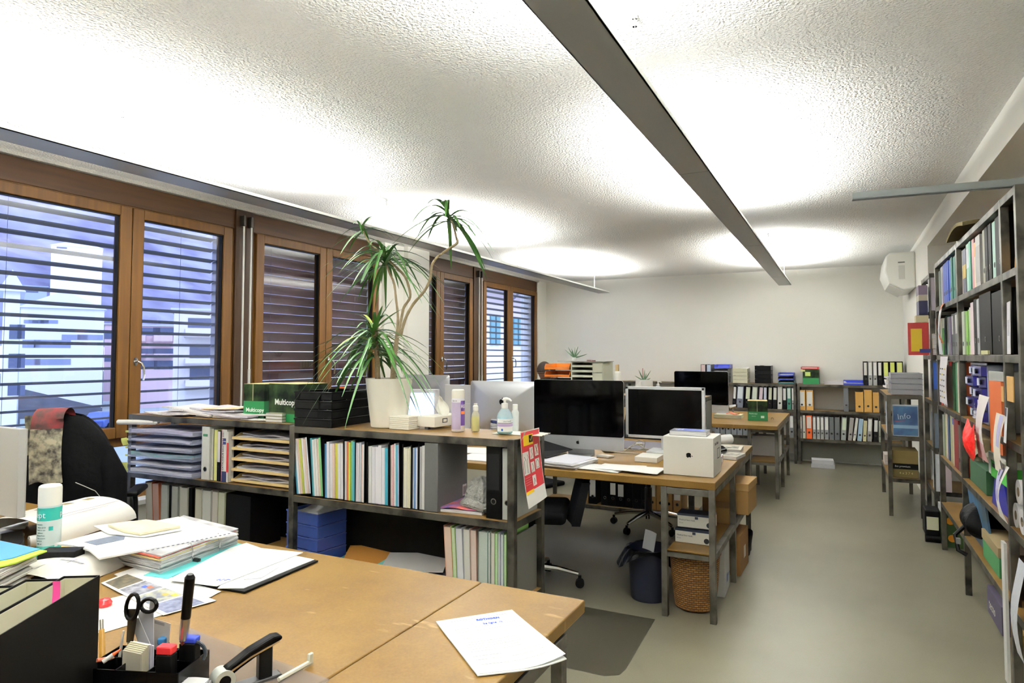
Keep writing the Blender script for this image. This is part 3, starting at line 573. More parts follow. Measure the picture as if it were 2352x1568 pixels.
def chair(loc, rz, label, back=True, bh=(.56, .5)):
    t = thing('office_chair', label, 'chair', loc, rz); FB = M('#121214', .85, bump=.1, bs=300); PL = M('#1a1a1c', .45)
    B().box(-.24, .24, -.24, .24, .44, .52).build('seat', FB, t, bev=.035, seg=4)
    B().lathe([(.03, .12), (.03, .34), (.022, .34), (.022, .43), (.1, .435), (.1, .445)], n=16).build('gas_column', M('#222224', .3, .5), t)
    if back:
        def f(u, v): x = (u - .5) * (.46 - .1 * v * v); return (x, .25 - .06 * math.cos(u * 2 * PI - PI) * .4 + .06 * v, bh[0] + v * bh[1])
        b = B().grid(f, 10, 10, th=0); b2 = B().grid(lambda u, v: (f(u, v)[0], f(u, v)[1] + .05, f(u, v)[2]), 10, 10)
        q = B(); q.v = b.v + b2.v; n = len(b.v); q.f = b.f + [tuple(i + n for i in f_)[::-1] for f_ in b2.f]; w = 11
        rim = [i for i in range(11)] + [j * w + 10 for j in range(1, 11)] + [10 * w + i for i in range(9, -1, -1)] + [j * w for j in range(9, 0, -1)]
        q.f += [(rim[(i + 1) % 40], rim[i], rim[i] + n, rim[(i + 1) % 40] + n) for i in range(40)]; q.m = [0] * len(q.f)
        q.build('backrest', FB, t, ang=60)
        B().tube([(0, .2, .45), (0, .3, .47), (0, .32, bh[0] + .05), (0, .31, bh[0] + bh[1] * .5)], .02, 8).build('back_bracket', PL, t)
    for s in (-1, 1): B().tube([(s * .22, 0, .46), (s * .3, 0, .47), (s * .3, .02, .62), (s * .29, .0, .66)], .014, 8).build('arm_post', PL, t); B().box(s * .3 - .035, s * .3 + .035, -.13, .12, .66, .69).build('armrest', PL, t, bev=.012, seg=3)
    for k in range(5):
        a = 2 * PI * k / 5 + .35; c, s = math.cos(a), math.sin(a)
        g = B(); g.tube([(c * .03, s * .03, .13), (c * .17, s * .17, .115), (c * .3, s * .3, .085)], [.022, .017, .013], 8); leg = g.build('star_leg', CHROME, t)
        w = B()
        for q in (-.016, .006): w.cyl((c * .31 - s * q, s * .31 + c * q, .028), (c * .31 - s * (q + .012), s * .31 + c * (q + .012), .028), .028, n=14)
        w.box(c * .31 - .01, c * .31 + .01, s * .31 - .01, s * .31 + .01, .03, .075); w.build('caster', PL, leg)
    return t
# ================================================================ on and in the divider shelves
ZA = 1.0905
def XA(px, y=2.61): return at(px, 1100, Y=y).x
# row of black-leaved document folders on the middle board
mid = .731
fold = [(680, 716, .06, ('#3f86a0', '#e8e8ee', '#c48a5a', '#9aa03a', '#e6e2da', '#c49070', '#dcdce6'), 'blue and orange edged folder leaning at the left end'),
        (716, 744, .04, ('#4a9aa8', '#e8e6e0', '#e8e4da', '#c89050', '#6aa86a'), 'folder with a green divider'), (744, 790, .012, ('#4484b0', '#e6e4ee', '#ebe8f0', '#c4854a', '#b0ac3c', '#eae8f0', '#e2e0e8'), 'thick folder with one olive divider'),
        (790, 816, .012, ('#d8d4cc', '#a8502a', '#a4b03c', '#6fa070', '#3a8a98'), 'folder with olive and teal dividers'), (816, 837, .0, ('#cfd0d8', '#c8b8c0', '#b8c0c8', '#c88058', '#d8d4cc'), 'folder with an orange tab at its top'),
        (844, 893, .01, ('#e6e6e2', '#dedae4', '#eee8f2', '#ece8f0', '#ece8f2', '#2f8496'), 'thick white folder ending in a teal sheet'), (895, 918, .01, ('#c0b09a', '#c8483f', '#d8d0c4', '#3a90a4', '#b8b8d4'), 'folder with a red tab'),
        (925, 944, .0, ('#d6d8a0', '#dcd6b0', '#d4cc8c', '#c8bc5c'), 'yellowish folder with a sticky tab'), (945, 960, .0, ('#b8bcc4', '#3a6aa0', '#e0e0ea'), 'thin folder with a blue sheet'), (962, 977, .0, ('#b0b0b0', '#c8c4bc', '#d8d4c8'), 'thin grey folder before the grey box file')]
for i, (a, b, ln, cols, lb) in enumerate(fold):
    x0, x1 = XA(a), XA(b); w = x1 - x0; n = len(cols); h = .295 + .008 * math.sin(i * 2.3)
    t = thing('document_folder', lb + ' of the middle row', 'folder', (x0, 2.61, mid), 0, 'document folders in the divider shelf')
    t.rotation_euler = (0, -ln * 2.0 if i < 3 else -ln, 0)
    cv = B().box(0, .0025, -.004, .24, 0, h + .012).box(w - .003, w - .0005, .0, .24, 0, h + .008).box(0, w - .0005, -.004, .24, 0, .002)
    cv.build('black_cover', M('#101011', .5), t)
    r = random.Random(i); step = (w - .006) / n
    for k, c in enumerate(cols):
        hh = h - r.uniform(0, .012); full = c[1] in 'deb' or k % 3 == 0
        B().box(.003 + k * step, .003 + (k + .92) * step, r.uniform(0.0, .006), .235, .003, hh).build('paper_sheaf', M(c, .7, kind='edges', vs=600, var=-1, hex2='#dcdce0' if c > '#c' else c), t)
gx = XA(976)
gb = thing('box_file', 'dark grey box file closing the row of folders, barcode sticker low on its side', 'box file', (gx, 2.605, mid))
B().box(0, .075, 0, .27, 0, .32).build('body', M('#4c4c4a', .7, var=.1, vs=90), gb, bev=.002)
B().box(.0749, .0756, .225, .262, .035, .09).build('sticker', M('#c8c8c4', .6), gb)
bc = B()
for k in range(7): bc.box(.0755, .0759, .229 + k * .0045, .2305 + k * .0045 + (k % 2) * .0012, .042, .08)
bc.build('barcode', DGREY, gb)
bx = XA(1114)
binder((bx, 2.62, mid), .078, .32, .27, '#0e0e0f', 'black lever arch binder beside the grey one in the divider shelf', lab=(.2, .6, '#1d1d1e'), ring=.24, rough=.3)
binder((bx + .079, 2.625, mid), .05, .315, .27, '#9fa19c', 'grey lever arch binder behind the red poster in the divider shelf', lab=None, ring=.24)
mg = thing('magazine', 'open-edged colourful magazines lying under the grey woollen hat', 'magazine', (-1.70, 2.63, mid), .1)
stk = B().box(0, .21, 0, .26, 0, .012).build('lower_magazine', PGY, mg)
B().grid(lambda u, v: (u * .2, v * .26, .022 + .006 * math.sin(u * 6) + .012 * u * (1 - v)), 8, 8, th=.008).build('upper_magazine', M('#4a5fb0', .35, kind='picture', vs=16, hex2='#d87068'), mg)
hat = thing('woollen_hat', 'grey knitted woollen hat squashed against the black binder', 'hat', (-1.535, 2.74, mid + .02))
def hf(u, v):
    a = u * 2 * PI; p = v * PI / 2; r = .075 + .012 * math.sin(5 * a + 3 * v) + .008 * math.sin(9 * a)
    return (r * math.cos(a) * math.cos(p) * 1.1, r * math.sin(a) * math.cos(p), .005 + .125 * math.sin(p) + .012 * math.sin(4 * a + v * 9))
B().grid(hf, 40, 14).build('knit', M('#8f8e88', .95, bump=1.4, bs=90), hat)
B().tube([(.082 * math.cos(a / 12 * 2 * PI) * 1.1, .082 * math.sin(a / 12 * 2 * PI), .018 + .01 * math.sin(a * 1.7)) for a in range(13)], .022, 10).build('brim', M('#85847e', .95, bump=1.4, bs=90), hat)
# lower board of the divider shelf: folders right, loose papers and trays left
low = .36
LF = [(1027, 1043, '#c08a6a', .06), (1044, 1052, '#8fb060', .06), (1053, 1067, '#c8cad6', .05), (1068, 1082, '#b8b8b0', .03), (1083, 1096, '#b08878', .02), (1099, 1120, '#6f8a80', 0), (1121, 1126, '#8ea098', 0), (1128, 1136, '#b8b4a6', 0), (1137, 1143, '#7ab05c', 0), (1144, 1148, '#c4c4d0', 0),
      (1150, 1156, '#a8b4c0', 0), (1157, 1163, '#7fae60', 0)]
lbn = ['salmon', 'bright green', 'pale lilac', 'grey-white', 'dull pink', 'sea-green', 'thin grey-green', 'beige', 'leaf-green', 'lilac', 'blue-grey', 'grass-green']
for i, (a, b, c, ln) in enumerate(LF):
    x0, x1 = XA(a, 2.62), XA(b, 2.62); w = max(.009, x1 - x0)
    t = thing('document_folder', lbn[i] + ' document folder standing at the right end of the divider shelf\'s lowest board', 'folder', (x0, 2.62, low + .002), 0, 'folders on the lowest divider board')
    t.rotation_euler = (0, -ln, 0)
    B().box(0, .0012, 0, .23, 0, .312).box(w - .0012, w, 0, .23, 0, .31).build('cover', M(c, .6), t)
    B().box(.0015, w - .0015, .002, .225, .002, .303).build('paper_sheaf', M('#cfcdc6', .8, kind='edges', vs=700, var=-1, hex2=c), t)
def ftray(loc, W_, D_, h, n, colr, label, rz=0, paper=True, gl=.35, name='letter_tray_stack'):
    t = thing(name, label, 'letter trays', loc, rz); m = M(colr, gl)
    for k in range(n):
        z = k * h; b = B(); b.box(.003, W_ - .003, .003, D_ - .003, z + .001, z + .004)
        b.box(0, W_, 0, .004, z, z + h - .003).box(0, W_, D_ - .004, D_, z, z + h - .003).box(0, .004, .004, D_ - .004, z, z + h - .003).box(W_ - .004, W_, .004, D_ - .004, z, z + h - .003)
        b.box(-.003, W_ + .003, -.003, .0, z + h - .012, z + h - .004).box(W_, W_ + .003, 0, D_, z + h - .012, z + h - .004)
        b.build('tray', m, t, bev=.0012)
    if paper: B().grid(lambda u, v: (.01 + u * (W_ - .02), .01 + v * (D_ - .02), n * h - .03 + .05 * abs(v - .45) ** 1.5 + .03 * abs(u - .3)), 8, 8, th=.02).build('paper', PAPER, t)
    return t
ftray((-2.74, 2.70, low + .002), .25, .20, .066, 4, '#2c3f7c', 'stack of dark blue letter trays behind the post between the two divider shelves', rz=-.12)
p = at(560, 1200, Y=2.7)
ftray((at(676, 978, Z=ZA).x, at(676, 978, Z=ZA).y, ZA), .245, .33, .0465, 4, '#121214', 'stack of black letter trays on the divider shelf, left of the plant pot', rz=.04, paper=False, gl=.22)
# loose folders on the lowest board of the divider shelf
sheet((-2.42, 2.66, low + .004), .33, .24, 'teal card folder under the orange one on the lowest divider board', rz=.25, colr='#4a9a8e', prt=False, n=6, name='card_folder', cat='folder')
sheet((-2.36, 2.70, low + .012), .33, .24, 'orange card folder on the lowest divider board', rz=.5, colr='#c98a3c', prt=False, n=8, name='card_folder', cat='folder', tilt=(0, .03))
sheet((-2.16, 2.67, low + .022), .31, .22, 'turquoise sheet peeping out under a pale folder on the lowest divider board', rz=.15, colr='#7fcfc8', prt=False, n=4, name='card_folder', cat='folder')
sheet((-2.08, 2.66, low + .03), .32, .24, 'pale grey card folder lying on the turquoise one', rz=.42, colr='#cfcdca', prt=False, n=10, name='card_folder', cat='folder', tilt=(.0, .02))
sheet((-1.86, 2.64, low + .006), .24, .25, 'dark grey-blue folder lying against the upright folders', rz=.12, colr='#55586a', prt=False, n=14, name='card_folder', cat='folder', curl=.02)
# black cable and rough dark panel hanging behind
one(B().tube([(-2.35, 2.97, .70), (-2.33, 2.96, .55), (-2.25, 2.97, .5), (-2.1, 2.98, .47), (-1.9, 2.98, .46), (-1.75, 2.97, .47)], .0016, 6), 'thin_cable', M('#8a8a84', .5), 'thin pale cable sagging behind the divider shelf', 'cable')
# --------------- on top, right part: pot, napkins, tissues, spray, bottles, stapler
PX = at(893, 978, Z=ZA); PX = Vector((PX.x, PX.y + .06, ZA)) if PX.y < 2.75 else Vector((PX.x, PX.y, ZA))
def ontop(px, py): v = at(px, py, Z=ZA); return (v.x, v.y, ZA)
c = ontop(894, 985)
nk = thing('napkin_stack', 'squared stack of white paper napkins in front of the plant pot', 'napkins', c, .02)
for k in range(7): B().box(.001 * (k % 3), .118 - .001 * (k % 2), 0, .1, k * .0095 + .0004, k * .0095 + .0088).build('napkin_bundle', M('#f2efe2', .85), nk, bev=.0015)
c = ontop(958, 984)
tb = thing('tissue_box', 'open white tissue box with a tissue standing out of it', 'tissue box', (c[0], c[1], ZA + .012), -.1)
B().box(0, .115, 0, .24, 0, .052).build('box', M('#eeebe0', .6), tb, bev=.002)
B().box(.05, .07, -.0, .02, -.012, 0).box(.05, .07, .2, .22, -.012, 0).build('foot', DGREY, tb)
B().grid(lambda u, v: (.075 + (u - .5) * (.05 + .06 * math.sin(v * PI)) * (1 - v ** 3) - .02 * v, .12 + .012 * math.sin(u * 9 + v * 3), .045 + v * .1 + .006 * math.sin(u * 8)), 18, 14, th=0).build('tissue', M('#fbfaf2', .9), tb)
B().box(.1152, .1158, .06, .1, .018, .04).build('brand_mark', DGREY, tb)
B().box(.116, .1162, .066, .094, .022, .036).build('mark_centre', M('#eeebe0', .6), tb)
def spray(loc, label, R, H_, body, capc, rz=0, cap=.06):
    t = thing('spray_can', label, 'spray can', loc, rz)
    bottle_prof(t, [(R * .92, 0), (R, .004), (R, H_ - cap - .01), (R * .97, H_ - cap - .004), (R * .93, H_ - cap)], body, 'can'); bottle_prof(t, [(R * .98, H_ - cap), (R * .98, H_ - .012), (R * .94, H_ - .004), (R * .8, H_)], capc, 'cap')
    return t
def band(t, R, z0, z1, mat, part, a0=0, a1=2 * PI, n=24):
    b = B(); vs = [(R * math.cos(a0 + (a1 - a0) * i / n), R * math.sin(a0 + (a1 - a0) * i / n), z) for z in (z0, z1) for i in range(n + 1)]
    b._a(vs, [(i, i + 1, i + n + 2, i + n + 1) for i in range(n)]); return b.build(part, mat, t)
def curved_text(t, body, size, mat, R, a, z, name='lettering'):
    """each letter laid on the cylinder, a = angle of the first letter"""
    o = text(body, size, mat, t, (0, 0, 0), (0, 0, 0), name, ext=.0003)
    for v in o.data.vertices:
        x, y, zz = v.co; th = a + x / R; v.co = ((R + zz) * math.cos(th), (R + zz) * math.sin(th), z + y)
    return o
c = ontop(1052, 990); t = spray(c, 'lilac and white spray can with a white cap on the divider shelf', .0325, .205, M('#eceaf2', .3), M('#eeebe0', .5), cap=.042)
band(t, .0328, .012, .142, M('#b4a8c4', .35), 'lilac_label', -2.6, -.62)
band(t, .0329, .03, .15, M('#5b3f86', .35), 'violet_label', -.62, .5); band(t, .0331, .085, .1, M('#d8783a', .4), 'orange_stripe', -.55, .3)
curved_text(t, 'REX', .024, M('#f4f4f4', .4), .0333, -.6, .115); curved_text(t, 'EX 10', .009, DGREY, .0329, -1.9, .147, 'small_print')
c = ontop(1092, 990); t = thing('sanitiser_bottle', 'small clear bottle of yellow liquid with a white flip cap', 'bottle', c)
bottle_prof(t, [(.018, .0), (.0205, .003), (.0205, .07), (.0195, .085), (.011, .1), (.011, .106)], M('#f6f6f0', .05, alpha=.35), 'bottle'); bottle_prof(t, [(.0175, .003), (.0195, .006), (.0195, .072)], M('#e8e030', .3, alpha=.9), 'liquid')
bottle_prof(t, [(.0135, .1), (.0135, .122), (.009, .128), (.009, .136)], M('#efeee6', .4), 'cap')
c = ontop(1156, 997); t = thing('pump_bottle', 'large pump bottle of pale blue hand gel with a white label', 'bottle', (c[0], c[1] + .015, ZA + .002), -.2)
bottle_prof(t, [(.03, 0), (.037, .006), (.038, .075), (.034, .095), (.02, .115), (.013, .122), (.013, .128)], M('#dff2f6', .05, alpha=.4), 'bottle'); bottle_prof(t, [(.034, .003), (.0365, .008), (.0365, .072), (.001, .073)], M('#35c0dc', .2), 'gel')
bottle_prof(t, [(.016, .12), (.016, .142), (.006, .145), (.006, .156), (.012, .157), (.012, .163)], WHITE, 'pump_collar')
B().tube([(-.006, 0, .162), (.01, 0, .165), (.028, 0, .162), (.04, 0, .154)], [.007, .007, .006, .004], 8).build('pump_spout', WHITE, t)
band(t, .0384, .012, .072, M('#eef2f4', .4), 'label', -2.02, .45); band(t, .0386, .05, .053, M('#4a3a74', .4), 'dark_line', -2.02, .45); band(t, .0386, .036, .048, M('#b09ac8', .4), 'lilac_line', -2.02, .45)
curved_text(t, 'steriwell', .012, M('#7a8a90', .4), .0386, -1.1, .057); band(t, .0387, .016, .026, M('#2f62c0', .4), 'logo', -1.35, -1.1)
c = ontop(1177, 993); t = thing('dosing_bottle', 'slim white bottle right behind the blue hand gel', 'bottle', (c[0] - .01, c[1] + .05, ZA + .002))
bottle_prof(t, [(.017, 0), (.0185, .004), (.0185, .09), (.012, .105), (.009, .108)], M('#e8ecec', .25, alpha=.85), 'bottle'); bottle_prof(t, [(.0125, .105), (.0125, .128), (.011, .13)], WHITE, 'cap')
c = ontop(1205, 997)
one(B().grid(lambda u, v: (-.15 + u * .25, -.035 + v * .13, .0018 + .0012 * math.sin(u * 30) * math.sin(v * 22)), 24, 14, th=.0014), 'paper_napkin', M('#f4f2e4', .9), 'flat white napkin under the hand gel bottle', 'napkin', (c[0] + .0, c[1] - .01, ZA), .06)
c = ontop(1122, 985); t = thing('stapler', 'dark blue stapler standing behind the yellow bottle', 'stapler', (c[0] + .01, c[1] + .01, ZA), .9)
B().hexa([(0, -.014, .03), (.1, -.014, .012), (.1, .014, .012), (0, .014, .03), (0, -.012, .046), (.1, -.012, .03), (.1, .012, .03), (0, .012, .046)]).build('arm', M('#1c2350', .35), t, bev=.004)
B().box(0, .12, -.014, .014, 0, .008).box(.0, .11, -.008, .008, .012, .018).build('base', M('#b8b8b8', .3, .6), t, bev=.002); B().cyl((.095, -.015, .016), (.095, .015, .016), .01, n=12).build('hinge', M('#1c2350', .35), t)
# red safety poster taped to the end of the shelf
ps = thing('wall_poster', 'red and white safety leaflet hanging on the end of the divider shelf', 'poster', (-1.298, 2.64, .80), .0)
PW, PH = .205, .32
def pf(u, v, o=0):   # u across (y), v up; the sheet bows outwards at its bottom
    b = (1 - v); x = .004 + .03 * b * b + .02 * b * math.sin(u * 2.6) - .012 * math.sin(u * PI) * b; x += (.006 * (1 - u)) * b
    return (x + o, .01 + u * PW + .012 * b * (1 - u), v * PH - .02 * b * (1 - u) * 1.0)
ra = B().slot(0).grid(lambda u, v: pf(u, v), 14, 18)
ra.build('sheet', M('#efeeea', .7), ps)
def patch(u0, u1, v0, v1, o, mat, part, nu=8, nv=8): return B().grid(lambda u, v: pf(u0 + (u1 - u0) * u, v0 + (v1 - v0) * v, o), nu, nv).build(part, mat, ps)
RD = M('#b3202a', .5); patch(.02, .97, .2, .985, .0006, RD, 'red_field', 14, 14)
for (a, b, e, f) in ((.04, .34, .42, .72), (.40, .58, .6, .76), (.66, .86, .62, .78), (.40, .58, .42, .56), (.64, .86, .44, .58), (.40, .58, .24, .38)): patch(a, b, e, f, .0012, M('#e9e6e0', .6), 'pictogram')
patch(.12, .62, .8, .94, .0012, M('#e6c21c', .5), 'yellow_badge'); patch(.4, .6, .83, .93, .0018, BLACK, 'check_disc', 3, 3); patch(.02, .4, .17, .21, .0012, M('#e6c21c', .5), 'yellow_strip')
def line2(pts, part='drawn_figure', r=.0006, m=BLACK):
    B().tube([Vector(pf(u, v, .002)) for u, v in pts], r, 5).build(part, m, ps)
line2([(.08, .44), (.1, .6), (.16, .62), (.12, .66)]); line2([(.22, .44), (.22, .6), (.3, .64), (.26, .68)]); line2([(.7, .64), (.83, .77)], 'cross', .001, M('#7a1a20', .5)); line2([(.7, .77), (.83, .64)], 'cross', .001, M('#7a1a20', .5))
line2([(.44, .62), (.53, .66), (.47, .7), (.52, .74)]); line2([(.44, .44), (.52, .48), (.48, .54)]); line2([(.67, .46), (.67, .52), (.75, .57), (.83, .52), (.83, .46), (.67, .46)]); line2([(.45, .26), (.49, .34), (.54, .28)])
line2([(.44, .88), (.49, .85), (.57, .92)], 'check_mark', .0012, M('#e6c21c', .5))
for k in range(4): line2([(.05, .38 - k * .03), (.33, .38 - k * .03)], 'small_print', .0006, M('#e0a0a0', .6))
B().poly([pf(0, .88, .003), pf(.18, 1, .012), pf(0, 1, .02)]).build('curled_corner', M('#f4f3ee', .7), ps)
# ---------------------------------------------------------------- nearer divider shelf
def topB(px, py): v = at(px, py, Z=ZA); return (v.x, v.y, ZA)
np_ = thing('newspaper_pile', 'untidy pile of newspapers on the divider shelf by the first window', 'newspapers', (-3.98, 2.70, ZA), .02)
r = random.Random(4); z = 0
for k in range(11):
    L_ = r.uniform(.38, .52); x = r.uniform(.02, .7) if k > 3 else (.0, .42, .62, .1)[k]; hh = r.uniform(.006, .011); s0 = r.uniform(0, 6)
    zz = .003 + (k // 3) * .011
    B().tf((x, r.uniform(0, .03), zz), (0, 0, r.uniform(-.12, .12))).grid(lambda u, v: (u * L_, v * .27, .008 + .006 * math.sin(u * 5 + s0) + .004 * math.sin(v * 6 + s0)), 12, 6, th=hh).build('newspaper', M(('#d8d4d4', '#c4c0c8', '#e2dedc', '#cfc8c4')[k % 4], .85, kind='print', vs=30, var=.5, hex2='#6a6670'), np_)
B().tf((.5, .02, .045)).grid(lambda u, v: (u * .3, v * .22, .004 + .01 * u + .004 * math.sin(v * 5)), 8, 6, th=.004).build('newspaper', M('#d8a860', .8, kind='picture', vs=14, hex2='#dcd0c8'), np_)
def paperbox(loc, rz, L_, W_, H_, label, txt=None, ts=.05, openf=0, gh=.45):
    t = thing('copy_paper_box', label, 'box', loc, rz); w = B()
    w.box(0, L_, 0, .003, 0, H_).box(0, L_, W_ - .003, W_, 0, H_).box(0, .003, .003, W_ - .003, 0, H_).box(L_ - .003, L_, .003, W_ - .003, 0, H_).box(0, L_, 0, W_, 0, .003)
    w.build('carton', M('#141a12', .6, kind='picture', vs=11, hex2='#2f4424'), t)
    B().box(-.0006, L_ + .0006, -.0006, W_ + .0006, .0, H_ * gh).build('green_band', M('#0d6a35', .5), t)
    B().box(.0, L_, 0, W_, H_ - .001, H_ + .001).build('raw_edge', M('#b09a6a', .8), t)
    if txt: text(txt, ts, M('#eef0ea', .5), t, (L_ * .12, -.0012, H_ * gh * .42), bold=.0006)
    return t
a = topB(628, 965); b_ = topB(559, 962)
t = paperbox((b_[0], b_[1], ZA), math.atan2(a[1] - b_[1], a[0] - b_[0]), .15, .21, .205, 'dark copy-paper box with a green Multicopy panel, left of two on the divider shelf', 'Multicopy', .033, gh=.52)
B().box(.066, .07, -.0014, 0, .108, .205).build('fold_tape', M('#a8966a', .6), t)
t = paperbox((-2.93, 2.74, ZA), -.08, .24, .21, .212, 'leafy copy-paper box behind the small books, half hidden by the black trays', None, gh=.22)
text('Multicopy', .046, M('#eef0ea', .5), t, (.05, -.0014, .095), bold=.0008)
t = thing('book_stack', 'small stack of three pocket books between the paper boxes and the black trays', 'books', (at(630, 966, Z=ZA).x, 2.69, ZA), .05)
for k in range(3): B().box(0, .12, 0, .04, k * .017, k * .017 + .002).box(0, .12, 0, .04, k * .017 + .0135, k * .017 + .0165).build('cover', M('#7c7a60', .5), t); B().box(.002, .118, .001, .039, k * .017 + .002, k * .017 + .0135).build('pages', PGY, t)
# its middle compartment
def XB(px, y=2.69): return at(px, 1050, Y=y).x
CLR = M('#c4cbe6', .1, alpha=.28)
t = thing('letter_tray_stack', 'leaning stack of clear letter trays stuffed with papers, by the first window', 'letter trays', (XB(318), 2.62, .7315), .03)
Wt = XB(462) - XB(318) - .01
for k in range(6):
    z = .004 + k * .049; b = B(); b.box(0, Wt, 0, .33, z, z + .002).box(0, .002, 0, .33, z, z + .03).box(Wt - .002, Wt, 0, .33, z, z + .03).box(0, Wt, 0, .002, z, z + .012)
    tr = b.build('tray', CLR, t)
    r = random.Random(k); hh = r.uniform(.008, .024)
    B().tf((.01, .012, z + .003), (0, 0, r.uniform(-.03, .03))).grid(lambda u, v: (u * (Wt - .03), v * .3, .004 + hh + .004 * math.sin(u * 6 + k)), 8, 4, th=hh).build('paper', M(('#dcdce6', '#e6e6ea', '#4c8a8c', '#d2d2dc', '#b8bcd0', '#8a86a0')[k], .7, kind='edges', vs=500, var=0, hex2='#a8a8b8'), tr)
    B().box(-.022, -.0005, -.003, .002, z + .002, z + .014).build('yellow_tab', M('#d8dc80', .6), tr)
for (zz, a) in ((.755, .1), (.90, -.15)): one(B().grid(lambda u, v: (u * .05, -.01 * math.sin(v * 2), v * .045), 3, 4, th=.001), 'sticky_note', M('#dce07a', .7), 'yellow sticky note curling off the %s clear tray' % ('lowest' if zz < .8 else 'middle'), 'sticky note', (XB(318) - .045, 2.617, zz), rot=(0, a, .1))
one(B().cyl((0, 0, 0), (.33, .02, .012), .016, n=16).cyl((.33, .02, .012), (.36, .022, .013), .01, n=12), 'cardboard_tube', M('#e8e4da', .7), 'white rolled drawing sticking out left above the clear trays', 'paper roll', (XB(318) - .17, 2.665, 1.035))
x = XB(466)
rowB = [(.062, .31, '#dcdcd6', 'white binder with a green mark'), (.03, .3, '#cfcfc6', 'thin off-white folder'), (.04, .3, '#d8d878', 'yellow folder')]
binder((x, 2.68, .7315), .068, .31, .26, '#dcdcd6', 'white lever arch binder with a small green label beside the clear trays', lab=None, ring=.2); text('CFC', .018, M('#5a7a6a', .5), None, (0, 0, 0)) if 0 else None
one(B().box(0, .038, 0, .001, 0, .014), 'spine_sticker', M('#3f7a5c', .5), 'small green sticker on the white binder beside the clear trays', 'sticker', (x + .014, 2.6775, .985))
x += .07
for (w, h, c, lb) in ((.022, .3, '#b8b8ae', 'thin grey-white brochure next to the white binder'), (.03, .295, '#dede8a', 'yellow brochure bundle next to the white binder')):
    book((x, 2.69, .7315), w, h, .22, c, lb, name='brochure', cat='brochure'); x += w + .002
binder((x, 2.685, .7315), .03, .29, .25, '#101012', 'narrow black binder with a pink-white label between yellow and pink catalogues', lab=(.02, .62, '#ded8dc'), ring=.28); x += .031
book((x, 2.688, .7315), .012, .3, .21, '#d8a0a8', 'thin pink catalogue left of the thick white sanitary one', name='catalogue', cat='catalogue'); x += .013
t = book((x, 2.683, .7315), .04, .3, .22, '#e4e2dc', 'thick white sanitary catalogue with a dark blue foot', name='catalogue', cat='catalogue', band=(.0, .2, '#232a52'))
text('CATALOGUE SANITAIRE 2021', .017, M('#4a4a50', .5), t, (.014, -.0012, .065), (PI / 2, -PI / 2, 0)); B().box(.008, .03, -.001, 0, .235, .25).box(.008, .03, -.001, 0, .215, .23).build('blue_mark', M('#232a60', .5), t); x += .041
book((x, 2.68, .7315), .016, .29, .2, '#e8e4dc', 'slim white and red directory beside the tray cabinet', name='catalogue', cat='catalogue', band=(.2, .78, '#c2282c')); x += .018
# five-tray sorter of pale wood
t = thing('sorter_cabinet', 'black sorter with five pale wooden trays of papers in the divider shelf', 'sorter', (x + .012, 2.69, .7315)); Wc = -2.712 - (x + .012)
B().box(-.006, 0, .02, .28, 0, .315).box(Wc, Wc + .006, .0, .28, 0, .315).box(-.006, Wc + .006, .02, .28, .313, .318).box(-.006, Wc + .006, .27, .28, 0, .313).build('housing', BLACK, t)
for k in range(5):
    z = .012 + k * .06; tr = B().hexa([(0, .0, z - .004), (Wc, .0, z - .004), (Wc, .26, z), (0, .26, z), (0, .0, z + .012), (Wc, .0, z + .012), (Wc, .003, z + .004), (0, .003, z + .004)]).box(0, Wc, .003, .26, z, z + .004)
    tr.prism([(.0, z), (.26, z), (.26, z + .03), (.06, z + .03)], 0, .003, 'x'); o = tr.build('tray', M('#d2b880', .5), t)
    s0 = k * 1.7
    for q in range(2): B().tf((.02 + .01 * q, .02 + .03 * q, z + .006 + q * .012), (0, 0, .08 * (q - .5) * (1 if k % 2 else -1))).grid(lambda u, v: (u * (Wc - .04), v * .2, .004 + .008 * math.sin(u * 5 + s0 + q) ** 2), 8, 4, th=.008).build('papers', M(('#d8d6d8', '#c8c6d0')[q], .8, kind='edges', vs=500, var=0, hex2='#8a8a96'), o)
# folders on its lowest board
LB = [(338, 352, '#b0aa98', .07), (353, 368, '#a5522c', .07), (370, 385, '#a9b0a8', .01), (394, 408, '#8f938a', 0), (412, 430, '#a8a898', 0), (448, 463, '#a8a48a', 0), (464, 484, '#b0b4ac', .0), (486, 499, '#b0a8a0', -.01), (500, 515, '#9a9f80', -.01)]
lb2 = ['grey-white', 'rust-brown', 'pale grey-green', 'olive-grey', 'tabbed beige', 'worn beige', 'light grey green-tabbed', 'grey pink-tabbed', 'olive-tabbed']
for i, (a, b, c, ln) in enumerate(LB):
    x0, x1 = at(a, 1150, Y=2.7).x, at(b, 1150, Y=2.7).x; w = x1 - x0
    t = thing('document_folder', lb2[i] + ' folder in the dark lowest compartment of the divider shelf near the window', 'folder', (x0, 2.7, .362), 0, 'folders below the clear trays'); t.rotation_euler = (0, -ln, 0)
    B().box(0, .0015, 0, .24, 0, .31).box(w - .0015, w, 0, .24, 0, .305).build('cover', M(c, .6), t); B().box(.002, w - .002, .003, .235, .002, .3).build('paper_sheaf', M('#b8b6ac', .8, kind='edges', vs=700, var=-1, hex2=c), t)
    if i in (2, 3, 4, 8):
        B().box(w + .001, w + (.03 if i < 8 else .2), .01, .24, 0, .3).build('black_cover', M('#0c0c0d', .6), t)  # after the last folder: wide black block added to darken the bay
